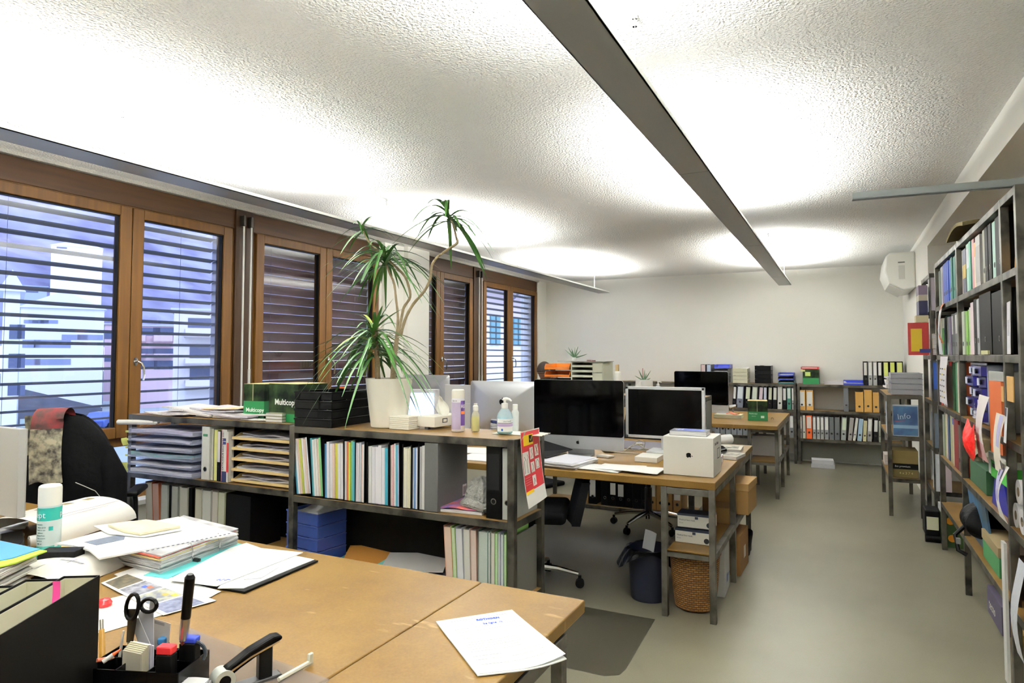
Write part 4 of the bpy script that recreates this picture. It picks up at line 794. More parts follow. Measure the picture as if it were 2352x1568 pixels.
# ---------------------------------------------------------------- the tall dragon tree
YP = 2.80
pc = at(893, 974, Y=YP); pt = thing('dragon_tree', 'tall dragon tree with bare bent stems in a white pot on the divider shelf', 'potted plant', (pc.x, YP, ZA))
O = Vector((pc.x, YP, ZA))
B().lathe([(.088, 0), (.092, .004), (.121, .245), (.122, .252), (.117, .252), (.114, .215), (.001, .212)], n=48).build('pot', M('#efece0', .35), pt)
B().lathe([(.113, .214), (.06, .224), (.001, .222)], n=24).build('soil', M('#2c2016', .95, bump=1, bs=80), pt)
def pp(px, py, dy=0): return at(px, py, Y=YP + dy) - O
STM = M('#8f7f60', .8, bump=.6, bs=160, var=.3, vs=40); STD = M('#6b5c40', .85, bump=.6, bs=160)
def stem(pts, r, part='stem', m=STM):
    P_ = [pp(*p) for p in pts]; out = []
    for i in range(len(P_) - 1):       # smooth the path
        a, b = P_[max(i - 1, 0)], P_[i]; c, d = P_[i + 1], P_[min(i + 2, len(P_) - 1)]
        for k in range(4):
            s = k / 4; out.append(.5 * ((2 * b) + (c - a) * s + (2 * a - 5 * b + 4 * c - d) * s * s + (3 * b - a - 3 * c + d) * s ** 3))
    out.append(P_[-1]); n = len(out)
    B().tube(out, [r[0] + (r[1] - r[0]) * i / (n - 1) + .0006 * math.sin(i * 2.4) for i in range(n)], 9).build(part, m, pt)
stem([(902, 885), (905, 830), (912, 775)], (.016, .011)); stem([(868, 885), (866, 820), (862, 770), (861, 750)], (.015, .012), m=STD)
stem([(910, 775), (914, 730), (910, 690), (905, 650), (896, 630), (884, 598)], (.007, .005))
stem([(914, 772), (923, 725), (928, 705), (942, 682), (938, 655), (930, 635), (912, 615), (890, 596)], (.0075, .006))
stem([(920, 772), (930, 735), (948, 700), (975, 668), (988, 640), (992, 610), (1005, 590), (1030, 572), (1050, 558), (1048, 545), (1042, 520), (1034, 500), (1029, 488)], (.008, .0055))
stem([(884, 590), (858, 566), (845, 552), (833, 528)], (.005, .004))
LEAF_M = M('#2e5a24', .4, var=.5, vs=14, hex2='#4a7a34'); LEAF_Y = M('#8a9a2c', .45)
def crown(px, py, n, L_, seed, dy=0, up=.9, droop=1.1, wd=.011, part='foliage', spread=(0, 2 * PI), m=None):
    r = random.Random(seed); o = pp(px, py, dy); b = B()
    for i in range(n):
        a = spread[0] + (spread[1] - spread[0]) * (i * .618 % 1) + r.uniform(-.2, .2); e = math.asin(r.uniform(-.35, up)); L = L_ * r.uniform(.6, 1.1); dr = droop * r.uniform(.5, 1.3)
        hx, hy = math.cos(a), math.sin(a); side = Vector((-hy, hx, 0)); S_ = 9; vs = []; oz = r.uniform(-.05, .03)
        for k in range(S_ + 1):
            s = k / S_; w = wd * (.5 + 1.6 * s if s < .3 else 1) * (1 - s) ** .55 + .0006
            c = o + Vector((hx * L * (s * math.cos(e)), hy * L * (s * math.cos(e)), L * (s * math.sin(e) - dr * .55 * s * s * (1.0 if math.cos(e) > .2 else .5)) + oz))
            vs += [c - side * w, c + Vector((0, 0, -w * .35)), c + side * w]
        b.cur = 1 if r.random() < .05 else 0
        b._a(vs, [(3 * k + j, 3 * k + j + 1, 3 * k + j + 4, 3 * k + j + 3) for k in range(S_) for j in (0, 1)])
    return b.build(part, [LEAF_M, LEAF_Y], pt, ang=60)
crown(861, 762, 34, .36, 3, up=.95, droop=1.25); crown(861, 800, 44, .40, 5, up=.55, droop=1.45, dy=0); crown(884, 590, 50, .34, 8, up=.7, droop=1.25); crown(833, 527, 12, .22, 11, up=.95, droop=1.3, wd=.009); crown(1029, 488, 24, .30, 13, up=.75, droop=1.5, wd=.014)
crown(861, 742, 6, .26, 21, up=.98, droop=.3, spread=(0, 6.28), wd=.012)
# ================================================================ foreground desk
ZD = .7412
def slab(name, pxs, z, h, mat, label, cat, group=None, base=None, top=None, bev=0, rag=0):
    """flat thing whose outline on the plane z (its top) is given by picture points; h thick"""
    P_ = [at(x, y, Z=z) for x, y in pxs]; o = P_[0]
    b = B().prism([(p.x - o.x, p.y - o.y) for p in P_], 0, h)
    if sum((P_[i].x * P_[(i + 1) % len(P_)].y - P_[(i + 1) % len(P_)].x * P_[i].y) for i in range(len(P_))) < 0: b.f = [f[::-1] for f in b.f]
    return one(b, name, mat, label, cat, (o.x, o.y, z - h), 0, group, bev=bev)
PRT = M('#f6f6f4', .7, kind='print', vs=36, var=.3)
# the paper with handwriting, right corner curling over the edge
cs = [at(1001, 1427, Z=ZD + .004), at(1176, 1400, Z=ZD + .004), at(1299, 1525, Z=ZD + .006), at(1095, 1548, Z=ZD + .004)]
t = thing('paper_sheets', 'stapled white form with blue handwriting near the right corner of the foreground desk', 'paper', cs[3])
def qf(q, z0=0, c=0):
    o = cs[3]
    return lambda u, v: (q[3].lerp(q[2], u).lerp(q[0].lerp(q[1], u), v) - o) + Vector((0, 0, z0 + c * (max(0, u - .45) * 1.8) ** 2 * (1 - v) ** 1.2))
B().grid(qf([p + Vector((.004, -.003, 0)) for p in cs], -.0006, .016), 12, 12, th=.002).build('under_sheet', PAPER, t)
B().grid(qf(cs, .0008, .024), 12, 12, th=.0012).build('top_sheet', PRT, t)
ex = (cs[2] - cs[3]).normalized(); ang = math.atan2(ex.y, ex.x)
def onpaper(u, v, z=.0024): return Vector(qf(cs, z, .024)(u, v))
PEN = M('#2a4fd0', .5)
text('ROTHORN', .0145, PEN, t, onpaper(.46, .875), (0, 0, ang + .09), 'handwriting', sx=.9, bold=.0003); text('2e ligne  ½', .0135, PEN, t, onpaper(.5, .79), (0, 0, ang + .09), 'handwriting', sx=.9)
GL = M('#b4b4ba', .7)
for k, (v, u0, u1) in enumerate(((.93, .15, .9), (.76, .12, .3), (.76, .38, .9), (.7, .12, .3), (.7, .38, .8), (.64, .12, .28), (.64, .38, .9), (.58, .12, .26), (.5, .1, .75), (.46, .1, .9), (.42, .1, .86), (.38, .1, .9), (.34, .1, .7), (.26, .1, .45), (.26, .6, .85), (.2, .1, .4), (.2, .5, .9), (.12, .12, .85))):
    B().tube([onpaper(u0 + (u1 - u0) * i / 6, v, .0022) for i in range(7)], .0004, 4).build('printed_line', GL, t)
# black folder with papers
slab('card_folder', [(400, 1330), (562, 1358), (731, 1286), (600, 1262)], ZD + .007, .006, M('#0c0c0e', .4), 'black card folder under loose white papers in the middle of the foreground desk', 'folder', bev=.0015)
slab('paper_sheet', [(500, 1350), (560, 1350), (722, 1284), (640, 1268), (560, 1290)], ZD + .0095, .002, PAPER, 'white sheet lying furthest right on the black folder', 'paper')
slab('paper_sheet', [(385, 1331), (498, 1345), (696, 1268), (600, 1258), (566, 1246), (530, 1257)], ZD + .0125, .002, PRT, 'large white letter with a blue signature lying on the black folder', 'paper')
o = at(497, 1332, Z=ZD + .0132)
t = one(B().tube([(0, 0, 0), (.008, .01, 0), (.012, -.004, 0), (.02, .012, 0), (.026, .0, 0), (.034, .01, 0), (.042, .006, 0)], .0009, 5), 'ink_signature', PEN, 'blue ink signature on the white letter', 'signature', o, .4)
slab('paper_slip', [(560, 1330), (600, 1327), (640, 1302), (625, 1296)], ZD + .0112, .001, M('#e4e4e6', .7, kind='print', vs=60, var=.5), 'small receipt slip on the rightmost white sheet', 'paper')
# teal folder and the thick ring-bound paper pile
slab('card_folder', [(330, 1320), (385, 1328), (560, 1250), (520, 1240)], ZD + .004, .003, M('#62c4c4', .5), 'turquoise card folder under the thick ring-bound pile', 'folder')
rb = thing('ring_bound_pile', 'thick ring-bound pile of papers with red dividers under the spiral booklet', 'papers', at(368, 1318, Z=ZD + .004))
q = [at(368, 1316, Z=ZD + .004), at(545, 1248, Z=ZD + .004), at(420, 1215, Z=ZD + .004), at(262, 1290, Z=ZD + .004)]; o = q[0]
r = random.Random(3)
for k in range(14):
    z = k * .0043; j = Vector((r.uniform(-.004, .004), r.uniform(-.004, .004), 0)); b = B()
    m = M(('#d8d8da', '#c6c6c8', '#e4e2e0')[k % 3], .8, kind='edges', vs=700, var=0, hex2='#8e8c8c') if k not in (12, 10) else M('#c85a48' if k == 12 else '#c8b070', .6)
    b.hexa([p - o + j + Vector((0, 0, z)) for p in q] + [p - o + j + Vector((0, 0, z + .004)) for p in q]); b.build('sheaf', m, rb)
for f in (.36, .72):
    c = q[0].lerp(q[1], f) - o; ed = (q[1] - q[0]).normalized(); nn = Vector((ed.y, -ed.x, 0))
    B().tube([c - nn * .016 + Vector((0, 0, .058)), c - nn * .002 + Vector((0, 0, .066)), c + nn * .008 + Vector((0, 0, .04)), c + nn * .006 + Vector((0, 0, .002))], .0017, 8).build('binder_ring', CHROME, rb)
c = q[0].lerp(q[1], .44) - o; B().box(-.014, .014, -.006, .006, 0, .01).cyl((-.018, 0, .008), (.018, 0, .008), .004, n=8).build('ring_lever', M('#2c2c2c', .4, .6), rb).location = c + Vector((.012, -.012, 0))
zt = ZD + .068
sp_ = [(130, 1247), (170, 1252), (205, 1262), (228, 1281), (330, 1262), (545, 1225), (470, 1203), (410, 1186), (250, 1215)]
slab('spiral_booklet', sp_, zt, .006, PAPER, 'large spiral-bound plan booklet lying open on the ring-bound pile', 'booklet')
b = B(); a0, a1 = at(322, 1268, Z=zt + .002), at(522, 1226, Z=zt + .002)
for k in range(19):
    p = a0.lerp(a1, k / 18) - a0; b.box(p.x - .003, p.x + .003, p.y + .004, p.y + .011, .0, .0012)
one(b, 'binding_holes', M('#3a3c4c', .5), 'row of dark square binding holes along the near edge of the spiral booklet', 'binding', a0 + Vector((0, 0, -.0012)))
slab('printed_plan', [(194, 1244), (222, 1251), (285, 1238), (287, 1232), (268, 1229), (245, 1233)], zt + .0014, .0012, M('#5a6270', .6, var=.3, vs=60), 'dark grey building plan printed on the spiral booklet', 'print')
t = slab('paper_sheet', [(215, 1207), (250, 1225), (330, 1232), (418, 1216), (400, 1196), (300, 1196)], zt + .006, .003, PAPER, 'white folded sheet between the spiral booklet and the cream pad', 'paper')
slab('note_pad', [(247, 1203), (285, 1217), (322, 1223), (415, 1206), (372, 1197), (336, 1192)], zt + .017, .01, M('#ece4c4', .8, kind='edges', vs=500, var=0, hex2='#d8cfae'), 'cream note pad lying open on top of the spiral booklet', 'pad', bev=.002)
# drawing sheet draped like a tunnel and the curled sheet
def hump(name, A, C, wdt, hgt, label, cat, mat, marks=()):
    A = Vector(A); C = Vector(C); ax = (C - A); sd = Vector((-ax.y, ax.x, 0)).normalized()
    t = thing(name, label, cat, A)
    def f(u, v, o=0):
        a = v * PI * .93; R = (1 + o)
        return ax * u + sd * (wdt / 2 * (1 - math.cos(a))) + Vector((0, 0, .001 + hgt * math.sin(a) * (1 - .12 * u) + .004 * math.sin(u * 5) + o))
    B().grid(f, 14, 18).build('sheet', mat, t)
    for (u0, u1, v0, v1, m) in marks: B().grid(lambda u, v: f(u0 + (u1 - u0) * u, v0 + (v1 - v0) * v, .0012), 3, 3).build('drawn_detail', m, t)
    return t
BR = M('#8a7a58', .6); LN = M('#b8a8ac', .6)
hump('plan_drawing', (-2.66, 1.47, ZD), (-2.83, 1.90, ZD), .36, .105, 'large plan drawing bulging up behind the teal spray can', 'drawing', M('#f2f0ea', .7),
     [(.25, .36, .5, .56, BR), (.52, .63, .5, .56, BR), (.8, .9, .5, .56, BR), (.05, .1, .5, .56, BR), (.02, .98, .33, .336, LN), (.02, .8, .30, .304, LN), (.44, .446, .42, .62, LN), (.72, .726, .42, .62, LN)])
hump('rolled_sketch', (-2.12, 1.20, ZD), (-2.22, 1.46, ZD), .30, .055, 'curled tracing paper with pencil lines behind the magazine files', 'drawing', M('#ece9e0', .7),
     [(.5, .54, .3, .5, M('#8a8a90', .6)), (.44, .6, .4, .41, M('#8a8a90', .6)), (.1, .11, .5, .7, M('#8a8a90', .6)), (.1, .3, .5, .505, M('#8a8a90', .6))])
slab('catalogue', [(150, 1262), (180, 1275), (330, 1255), (300, 1240)], ZD + .016, .015, PGY, 'grey-edged catalogue half under the spiral booklet', 'catalogue')
slab('yellow_ruler', [(122, 1258), (160, 1262), (240, 1236), (222, 1232)], ZD + .005, .004, M('#c8a860', .5), 'yellow wooden ruler in front of the plan drawing', 'ruler')
one(B().cyl((0, 0, .022), (.02, .08, .022), .022, n=24).slot(1).cyl((-.0006, -.002, .022), (.0, .001, .022), .011, n=16), 'adhesive_roll', [WHITE, M('#8a7a60', .7)], 'small white paper roll just left of the teal spray can', 'roll', at(66, 1258, Z=ZD))
c = at(97, 1288, Z=ZD); t = spray(Vector((c.x, c.y + .02, ZD)), 'teal and white disinfectant spray can with a white cap on the foreground desk', .0365, .262, M('#d8e6e4', .3), M('#f2f0e6', .45), cap=.07)
TL_ = M('#1f9688', .35); band(t, .0368, .142, .186, TL_, 'teal_band', -PI, PI, 40); band(t, .0368, .01, .055, M('#4fb0a4', .35), 'teal_fade', -PI, PI, 40)
curved_text(t, 'nosept', .03, M('#f4f4f4', .4), .0371, -3.05, .153); curved_text(t, 'pla', .03, M('#f4f4f4', .4), .0371, .42, .153)
for k in range(8): curved_text(t, ('desinfekt', 'wipes spray', 'ready to use', 'surfaces', 'alcohol free', 'laboratoire', 'ref 4210', '400 ml')[k], .0065, M('#3f6f72', .5), .0369, -1.7 + .1 * (k % 2), .128 - k * .0095, 'small_print')
for z in (.05, .03): curved_text(t, '◆', .022, WHITE, .0371, -.98, z - .004, 'hazard_mark') if 0 else band(t, .0371, z, z + .012, M('#f0f0f0', .4), 'hazard_label', -.05, .25, 3)
band(t, .0371, .108, .122, M('#2a9a90', .4), 'cross_mark', -.55, -.2, 4)
# monitor, keyboard and boxes at the left edge
monitor((-3.05, 1.44, ZD), PI, 'aluminium-backed monitor at the left edge of the foreground desk', .49, .335, .012, '#a9a7a2', '#050505', z0=.105, th=.03)
slab('keyboard', [(0, 1196), (0, 1210), (58, 1207), (66, 1196), (45, 1186)], ZD + .02, .014, M('#dcdce4', .4), 'white keyboard under the monitor at the left edge', 'keyboard', bev=.003)
slab('pencil_case', [(0, 1225), (0, 1262), (40, 1258), (56, 1236), (52, 1215)], ZD + .05, .048, M('#0c0c0d', .4), 'black pencil box between the keyboard and the teal spray can', 'box', bev=.004)
# pile of brochures with the blue folder
bp = thing('brochure_pile', 'tall pile of brochures at the left edge, under the blue and lime folder', 'brochures', at(75, 1350, Z=ZD))
q = [at(78, 1352, Z=ZD), at(-10, 1402, Z=ZD), at(-170, 1345, Z=ZD), at(-70, 1296, Z=ZD)]; r = random.Random(9)
for k in range(12):
    j = Vector((r.uniform(-.012, .012), r.uniform(-.012, .012), k * .0088)); g = [p - q[0] + j for p in q]
    B().hexa([g[0], g[3], g[2], g[1]] + [p + Vector((0, 0, .008)) for p in (g[0], g[3], g[2], g[1])]).build('brochure', M(('#dcdcd8', '#c8c8c0', '#eceae4', '#b4b4ae')[k % 4], .8, kind='edges', vs=700, var=0, hex2='#8e8c88'), bp, bev=.001)
slab('card_folder', [(-180, 1240), (0, 1247), (108, 1264), (40, 1290), (0, 1300), (-160, 1350)], ZD + .112, .004, M('#a8c83c', .5), 'lime card folder topping the pile of brochures at the left edge', 'folder')
slab('card_folder', [(-180, 1238), (0, 1241), (92, 1260), (30, 1280), (0, 1286), (-160, 1330)], ZD + .115, .0025, M('#4f9ade', .45, var=.25, vs=5), 'bright blue folder on top of the lime one at the left edge', 'folder')
one(B().box(0, .12, 0, .06, 0, .07), 'desk_organiser', BLACK, 'small black desk organiser in front of the teal spray can', 'organiser', (-2.40, 1.27, ZD), .5, bev=.003)
one(B().cyl((0, 0, 0), (.19, .03, .0), .013, n=12), 'marker_pen', M('#23245c', .3), 'thick dark blue pen resting on the black magazine files', 'pen', (-1.60, .70, ZD + .273), -1.1 + PI / 2 * 0)
# black magazine files
TH = math.radians(31)
def magfile(x, y, lb, tab=None, h=.26):
    t = thing('magazine_file', lb, 'magazine file', Vector((-1.402, .864, ZD)) + Vector((math.cos(TH) * x - math.sin(TH) * y, math.sin(TH) * x + math.cos(TH) * y, 0)), TH)
    K = M('#0f0f0e', .55, var=.2, vs=200); b = B()
    b.box(-.002, 0, -.30, 0, 0, h).box(-.072, -.07, -.30, 0, 0, h).box(-.07, -.002, -.002, 0, 0, h).box(-.07, -.002, -.3, 0, 0, .003); b.build('case', K, t)
    B().box(-.0685, -.0675, -.298, -.003, .003, h - .004).box(-.0675, -.0035, -.0035, -.0025, .003, h - .004).build('lining', M('#c9c6a8', .8), t)
    B().box(-.05, -.006, -.29, -.012, .004, h - .045).build('papers', M('#efefec', .8, kind='edges', vs=800, hex2='#c8c8cc', var=1), t)
    if tab: B().grid(lambda u, v: (-.03 + u * .014, -.12 + .012 * math.sin(v * 2), h - .06 + v * .085), 3, 8).build('pink_tab', M('#f04a9c', .6), t)
    return t
magfile(0, 0, 'black magazine file nearest the camera, a pink tab sticking out of its papers', 1)
magfile(-.075, -.0, 'black magazine file in the middle of the three at the left edge', h=.255)
magfile(-.150, -.02, 'black magazine file furthest left of the three', h=.25)
# photo prints
slab('paper_sheet', [(180, 1392), (228, 1455), (372, 1412), (300, 1362)], ZD + .001, .0008, M('#f4f2ec', .7, kind='print', vs=14, var=.4, hex2='#b09a78'), 'white sketch sheet under the photo prints, behind the black magazine file', 'paper')
slab('paper_sheet', [(262, 1318), (318, 1300), (340, 1310), (508, 1357), (484, 1370), (420, 1390)], ZD + .0024, .0012, PRT, 'printed page under the photo print, its corner nearest the knife handle', 'paper')
t = slab('photo_print', [(232, 1338), (300, 1311), (497, 1378), (375, 1412)], ZD + .004, .0014, M('#f2f2f0', .5), 'white page with four interior photos on the foreground desk', 'photo page')
def uvq(u, v, z=.0016):
    q = [at(232, 1338, Z=ZD + .004), at(375, 1412, Z=ZD + .004), at(497, 1378, Z=ZD + .004), at(300, 1311, Z=ZD + .004)]
    return q[0].lerp(q[1], u).lerp(q[3].lerp(q[2], u), v) - q[0] + Vector((0, 0, z))
for k, (c1, c2) in enumerate((('#2c2a24', '#6a6048'), ('#55585e', '#a8a8b4'), ('#5a6070', '#b0b098'), ('#4a4e66', '#8a90a8'))):
    u0 = .03 + k * .245; B().grid(lambda u, v: uvq(u0 + .225 * u, .08 + .72 * v), 2, 2).build('photo', M(c1, .4, kind='picture', vs=38, hex2=c2), t)
for (u, v, c) in ((.36, .5, '#2f55b0'), (.4, .56, '#c8603a'), (.62, .52, '#c89a40'), (.68, .62, '#d8b030')): B().grid(lambda a, b_: uvq(u + .05 * a, v + .12 * b_, .002), 1, 1).build('photo_detail', M(c, .5), t)
# pen holder with everything in it
OC = Vector((-1.335, .93, ZD)); OR = math.radians(20)
oc = thing('pen_holder', 'black plastic pen holder crammed with tools in the foreground', 'pen holder', OC, OR)
b = B(); W2, D2, H2 = .105, .055, .075
for (x0, x1, y0, y1) in ((-W2, W2, -D2, -D2 + .002), (-W2, W2, D2 - .002, D2), (-W2, -W2 + .002, -D2, D2), (W2 - .002, W2, -D2, D2), (-.035, -.033, -D2, D2), (.035, .037, -D2, D2), (-W2, W2, -.001, .001)): b.box(x0, x1, y0, y1, 0, H2)
b.box(-W2, W2, -D2, D2, 0, .002).build('body', M('#0b0b0d', .25), oc)
B().box(-.03, .0, -D2 - .001, -D2, .02, .045).build('blue_emblem', M('#27408c', .5), oc)
def oloc(x, y, z=0): return OC + Vector((math.cos(OR) * x - math.sin(OR) * y, math.sin(OR) * x + math.cos(OR) * y, z))
def between(a, b_, r, mat, name, label, cat, parts=None, n=12):
    """a rod-like tool from a to b"""
    t = thing(name, label, cat, a); d = Vector(b_) - Vector(a)
    for (s0, s1, r0, r1, m, pn) in (parts or ((0, 1, r, r, mat, 'body'),)): B().cyl(d * s0, d * s1, r0, r1, n=n).build(pn, m, t)
    return t
ky = at(437, 1318, Y=.955); kb = oloc(.06, .015, .01)
mid_ = Vector(kb).lerp(ky, .42)
KN = M('#0c0c0d', .35); SV = M('#b0b0b0', .2, .9)
between(kb, ky, .008, KN, 'craft_knife', 'craft knife with a long black grip and silver ferrule standing tallest in the pen holder', 'knife', ((0, .36, .005, .005, KN, 'lower_rod'), (.36, .43, .003, .006, M('#8a3a30', .5), 'red_tip'), (.43, .62, .0085, .0095, SV, 'ferrule'), (.62, .97, .0098, .0105, KN, 'grip'), (.97, 1, .0105, .006, KN, 'grip_end')))
# scissors
sc = thing('scissors', 'scissors standing handles up in the pen holder', 'scissors', oloc(-.055, .0, .01))
def pl(px, py, y=.95): return at(px, py, Y=y) - oloc(-.055, .0, .01)
def loop(cx_, cy_, a, b_, rot, y):
    out = []
    for k in range(17):
        th = 2 * PI * k / 16; x = a * math.cos(th); z = b_ * math.sin(th); out.append(pl(cx_ + x * math.cos(rot) - z * math.sin(rot), cy_ + x * math.sin(rot) + z * math.cos(rot), y))
    return out
B().tube(loop(304, 1393, 14, 30, .18, .93), .0042, 8).build('handle', KN, sc); B().tube(loop(342, 1390, 18, 15, -.2, .94), .0042, 8).build('handle', KN, sc)
B().hexa([pl(290, 1475, .93), pl(306, 1475, .93), pl(306, 1475, .936), pl(290, 1475, .936), pl(294, 1398, .93), pl(318, 1398, .93), pl(318, 1398, .936), pl(294, 1398, .936)]).build('shank', KN, sc)
B().hexa([pl(296, 1540, .93), pl(302, 1540, .93), pl(302, 1540, .933), pl(296, 1540, .933), pl(292, 1475, .93), pl(304, 1475, .93), pl(304, 1475, .933), pl(292, 1475, .933)]).build('blade', SV, sc)
def card(pxs, y, mat, name, label, cat, th=.0012):
    P_ = [at(x, yy, Y=y) for x, yy in pxs]; o = P_[0]; q = [p - o for p in P_]; n_ = len(q)
    return one(B()._a(q + [p + Vector((0, th, 0)) for p in q], [tuple(range(n_)), tuple(range(n_, 2 * n_))[::-1]] + [(i, i + n_, (i + 1) % n_ + n_, (i + 1) % n_) for i in range(n_)]), name, mat, label, cat, o)
card([(300, 1427), (318, 1418), (345, 1480), (322, 1490)], .945, M('#e4e4e6', .6), 'paper_card', 'small white card leaning left in the pen holder', 'card')
card([(316, 1404), (352, 1400), (353, 1490), (332, 1490)], .95, M('#c9c9cf', .6), 'paper_card', 'tall grey-white card standing in the middle of the pen holder', 'card')
card([(345, 1374), (358, 1374), (358, 1395), (352, 1408), (352, 1470), (346, 1470), (343, 1395)], .953, M('#d8d8dc', .3, .3), 'steel_ruler', 'narrow metal strip with a hole standing behind the grey-white card', 'ruler')
card([(352, 1420), (392, 1432), (384, 1500), (352, 1490)], .965, M('#cfc8c0', .6), 'business_card', 'beige visiting card printed in grey, behind the memo block', 'card')
card([(355, 1424), (378, 1431), (378, 1438), (355, 1431)], .962, M('#8f8a84', .6), 'card_print', 'grey print line on the beige visiting card', 'print', .0005)
mb = thing('memo_block', 'cream memo block standing on edge in the front of the pen holder', 'memo block', oloc(-.018, -.028, .012), OR - .25)
for k in range(6): B().box(-.026, .026, k * .0034, k * .0034 + .003, 0, .088 + k * .0022).build('sheets', M('#cfc8ae' if k else '#b9b3a0', .8), mb)
B().box(-.024, .028, .022, .025, 0, .098).box(-.022, .03, .026, .029, 0, .095).build('white_sheets', M('#d8d8e4', .7), mb)
def marker(px, py, y, base, c, cc, label, n='marker_pen', r=.0085):
    tp = at(px, py, Y=y); return between(base, tp, r, M(c, .35), n, label, 'pen', ((0, .7, r, r, M(c, .35), 'barrel'), (.7, 1, r * 1.08, r * 1.08, M(cc, .3), 'cap')))
def sqcap(px0, py0, px1, py1, y, c, label):
    a, b_ = at(px0, py0, Y=y), at(px1, py1, Y=y); t = thing('stamp', label, 'stamp', (a.x, a.y, b_.z), OR)
    w = (b_.x - a.x); B().box(0, w, 0, .022, 0, a.z - b_.z).build('coloured_cap', M(c, .25), t, bev=.003); B().box(0, w, 0, .022, -.06, -.0005).build('body', BLACK, t, bev=.002); return t
sqcap(411, 1464, 437, 1485, .955, '#2a3fae', 'small stamp with a bright blue cap at the right of the pen holder'); sqcap(357, 1485, 382, 1512, .905, '#d03036', 'small stamp with a red cap in front of the craft knife')
sqcap(360, 1466, 371, 1485, .95, '#2f6a9a', 'steel-blue capped stamp behind the red one')
between(oloc(-.095, -.01, .02), at(233, 1423, Y=.93), .0055, None, 'mechanical_pencil', 'ochre mechanical pencil leaning left out of the pen holder', 'pencil', ((0, .84, .0058, .0058, M('#b5852a', .4), 'barrel'), (.84, 1, .004, .004, M('#7a766c', .3, .5), 'push_button')))
between(at(222, 1516, Y=.86), at(262, 1510, Y=.9), .0035, None, 'coloured_pencil', 'salmon pencil lying across the left rim of the pen holder', 'pencil', ((0, .8, .0038, .0038, M('#d0745a', .5), 'barrel'), (.8, 1, .0038, .001, M('#d8b090', .6), 'tip')))
between(at(236, 1520, Y=.87), at(278, 1490, Y=.9), .004, None, 'felt_pen', 'white felt pen with an orange tip across the left rim of the pen holder', 'pen', ((0, .55, .0045, .0045, WHITE, 'barrel'), (.55, 1, .0042, .0015, M('#e0602a', .4), 'orange_cap')))
between(oloc(-.08, .01, .02), at(284, 1448, Y=.92), .004, None, 'pen', 'slim white pen standing left of the memo block', 'pen', ((0, 1, .004, .0022, M('#d8d4cc', .4), 'barrel'),))
between(oloc(.045, -.035, .01), at(391, 1490, Y=.92), .0045, SV, 'silver_pen', 'silver pen clipped in front of the craft knife', 'pen')
one(B().tube([(.022 * math.cos(a / 10 * PI), .004, .022 * math.sin(a / 10 * PI)) for a in range(-2, 13)], .004, 8), 'wire_clip', M('#14202c', .3), 'dark bent wire clip at the right end of the pen holder', 'clip', at(447, 1500, Y=.97), rot=(0, 0, OR))
# small plain red object peeping round the magazine file
one(B().lathe([(.001, 0), (.018, .002), (.02, .01), (.014, .02), (.001, .024)], n=18), 'red_gadget', M('#d82c30', .2), 'small glossy red object showing just right of the black magazine file', 'gadget', at(240, 1392, Z=ZD))
# two stamps-like boxes with clear caps and the letter A
for (px, py, rz_, lb, gp) in ((352, 1550, .80, 'grey self-inking stamp with a lime sticker, lying behind its twin in the foreground', 1), (392, 1572, .42, 'grey self-inking stamp with a large letter A, nearest the camera', 0)):
    p = at(px, py, Z=ZD + .05); t = thing('self_inking_stamp', lb, 'stamp', (p.x, p.y, ZD), rz_)
    B().box(-.0, .075, 0, .03, .0, .05).build('body', M('#4a4a4c', .25), t, bev=.007, seg=4)
    B().grid(lambda u, v: (.006 + u * .06, .002 + v * .026, .0505 + .002 * math.sin(u * PI)), 8, 2, th=.001).build('label', M('#e6e6e4', .4), t)
    B().poly([(.007, -.0006, .018), (.066, -.0006, .018), (.066, -.0006, .045), (.007, -.0006, .045)]).build('front_label', M('#e6e6e4', .4), t)
    text('A', .02, DGREY, t, (.01, -.0012, .024), bold=.001)
    if gp: B().box(.04, .058, .008, .024, .0525, .0532).build('lime_sticker', M('#b4d83a', .5), t)
    else: text('A', .014, DGREY, t, (.012, .008, .053), (0, 0, 0), bold=.0008)
# clear plastic lettering guide with a white T-shaped scale
t = slab('plastic_template', [(430, 1438), (470, 1455), (757, 1559), (742, 1575), (560, 1600), (420, 1520)], ZD + .0035, .0028, M('#cfc4be', .06, alpha=.2), 'clear plastic drafting template beside the pen holder', 'template')
a, b_ = at(640, 1560, Z=ZD + .008), at(712, 1520, Z=ZD + .008)
t = thing('scale_ruler', 'small white scale rod with a raised end lying on the clear template', 'ruler', a); d = b_ - a
B().cyl((0, 0, 0), d, .0052, n=6).build('rod', M('#dcdccc', .4), t); B().box(-.004, .004, -.006, .008, -.005, .02).build('end_plate', M('#d8dccc', .4), t, bev=.002).location = d
# heavy stapler at the bottom edge
s0 = at(515, 1590, Z=ZD); s1 = at(620, 1556, Z=ZD); t = thing('heavy_stapler', 'large black stapler with a chrome edge at the bottom of the picture', 'stapler', (s0.x, s0.y, ZD), math.atan2(s1.y - s0.y, s1.x - s0.x))
L_ = .125
B().prism([(-.012, .03), (.0, .052), (.05, .078), (.1, .094), (.118, .092), (.122, .084), (.11, .078), (.085, .07), (.03, .046), (.0, .03)], -.014, .014, 'y').build('top_arm', M('#111112', .2), t, bev=.005, seg=3)
B().prism([(.0, .0455), (.05, .0665), (.112, .083), (.113, .079), (.05, .0625), (.0, .041)], -.0158, .0158, 'y').build('chrome_edge', CHROME, t)
B().box(.07, .1, -.011, .011, .004, .08).build('nose', M('#151516', .3), t, bev=.003); B().box(-.01, .12, -.016, .016, 0, .008).build('base', M('#2a2a2a', .3), t, bev=.003)
B().cyl((-.004, -.0175, .03), (-.004, .0175, .03), .022, n=24).build('round_hinge', M('#b9bdb4', .3), t); B().cyl((-.004, -.0185, .03), (-.004, -.0172, .03), .012, n=20).build('hinge_centre', BLACK, t)
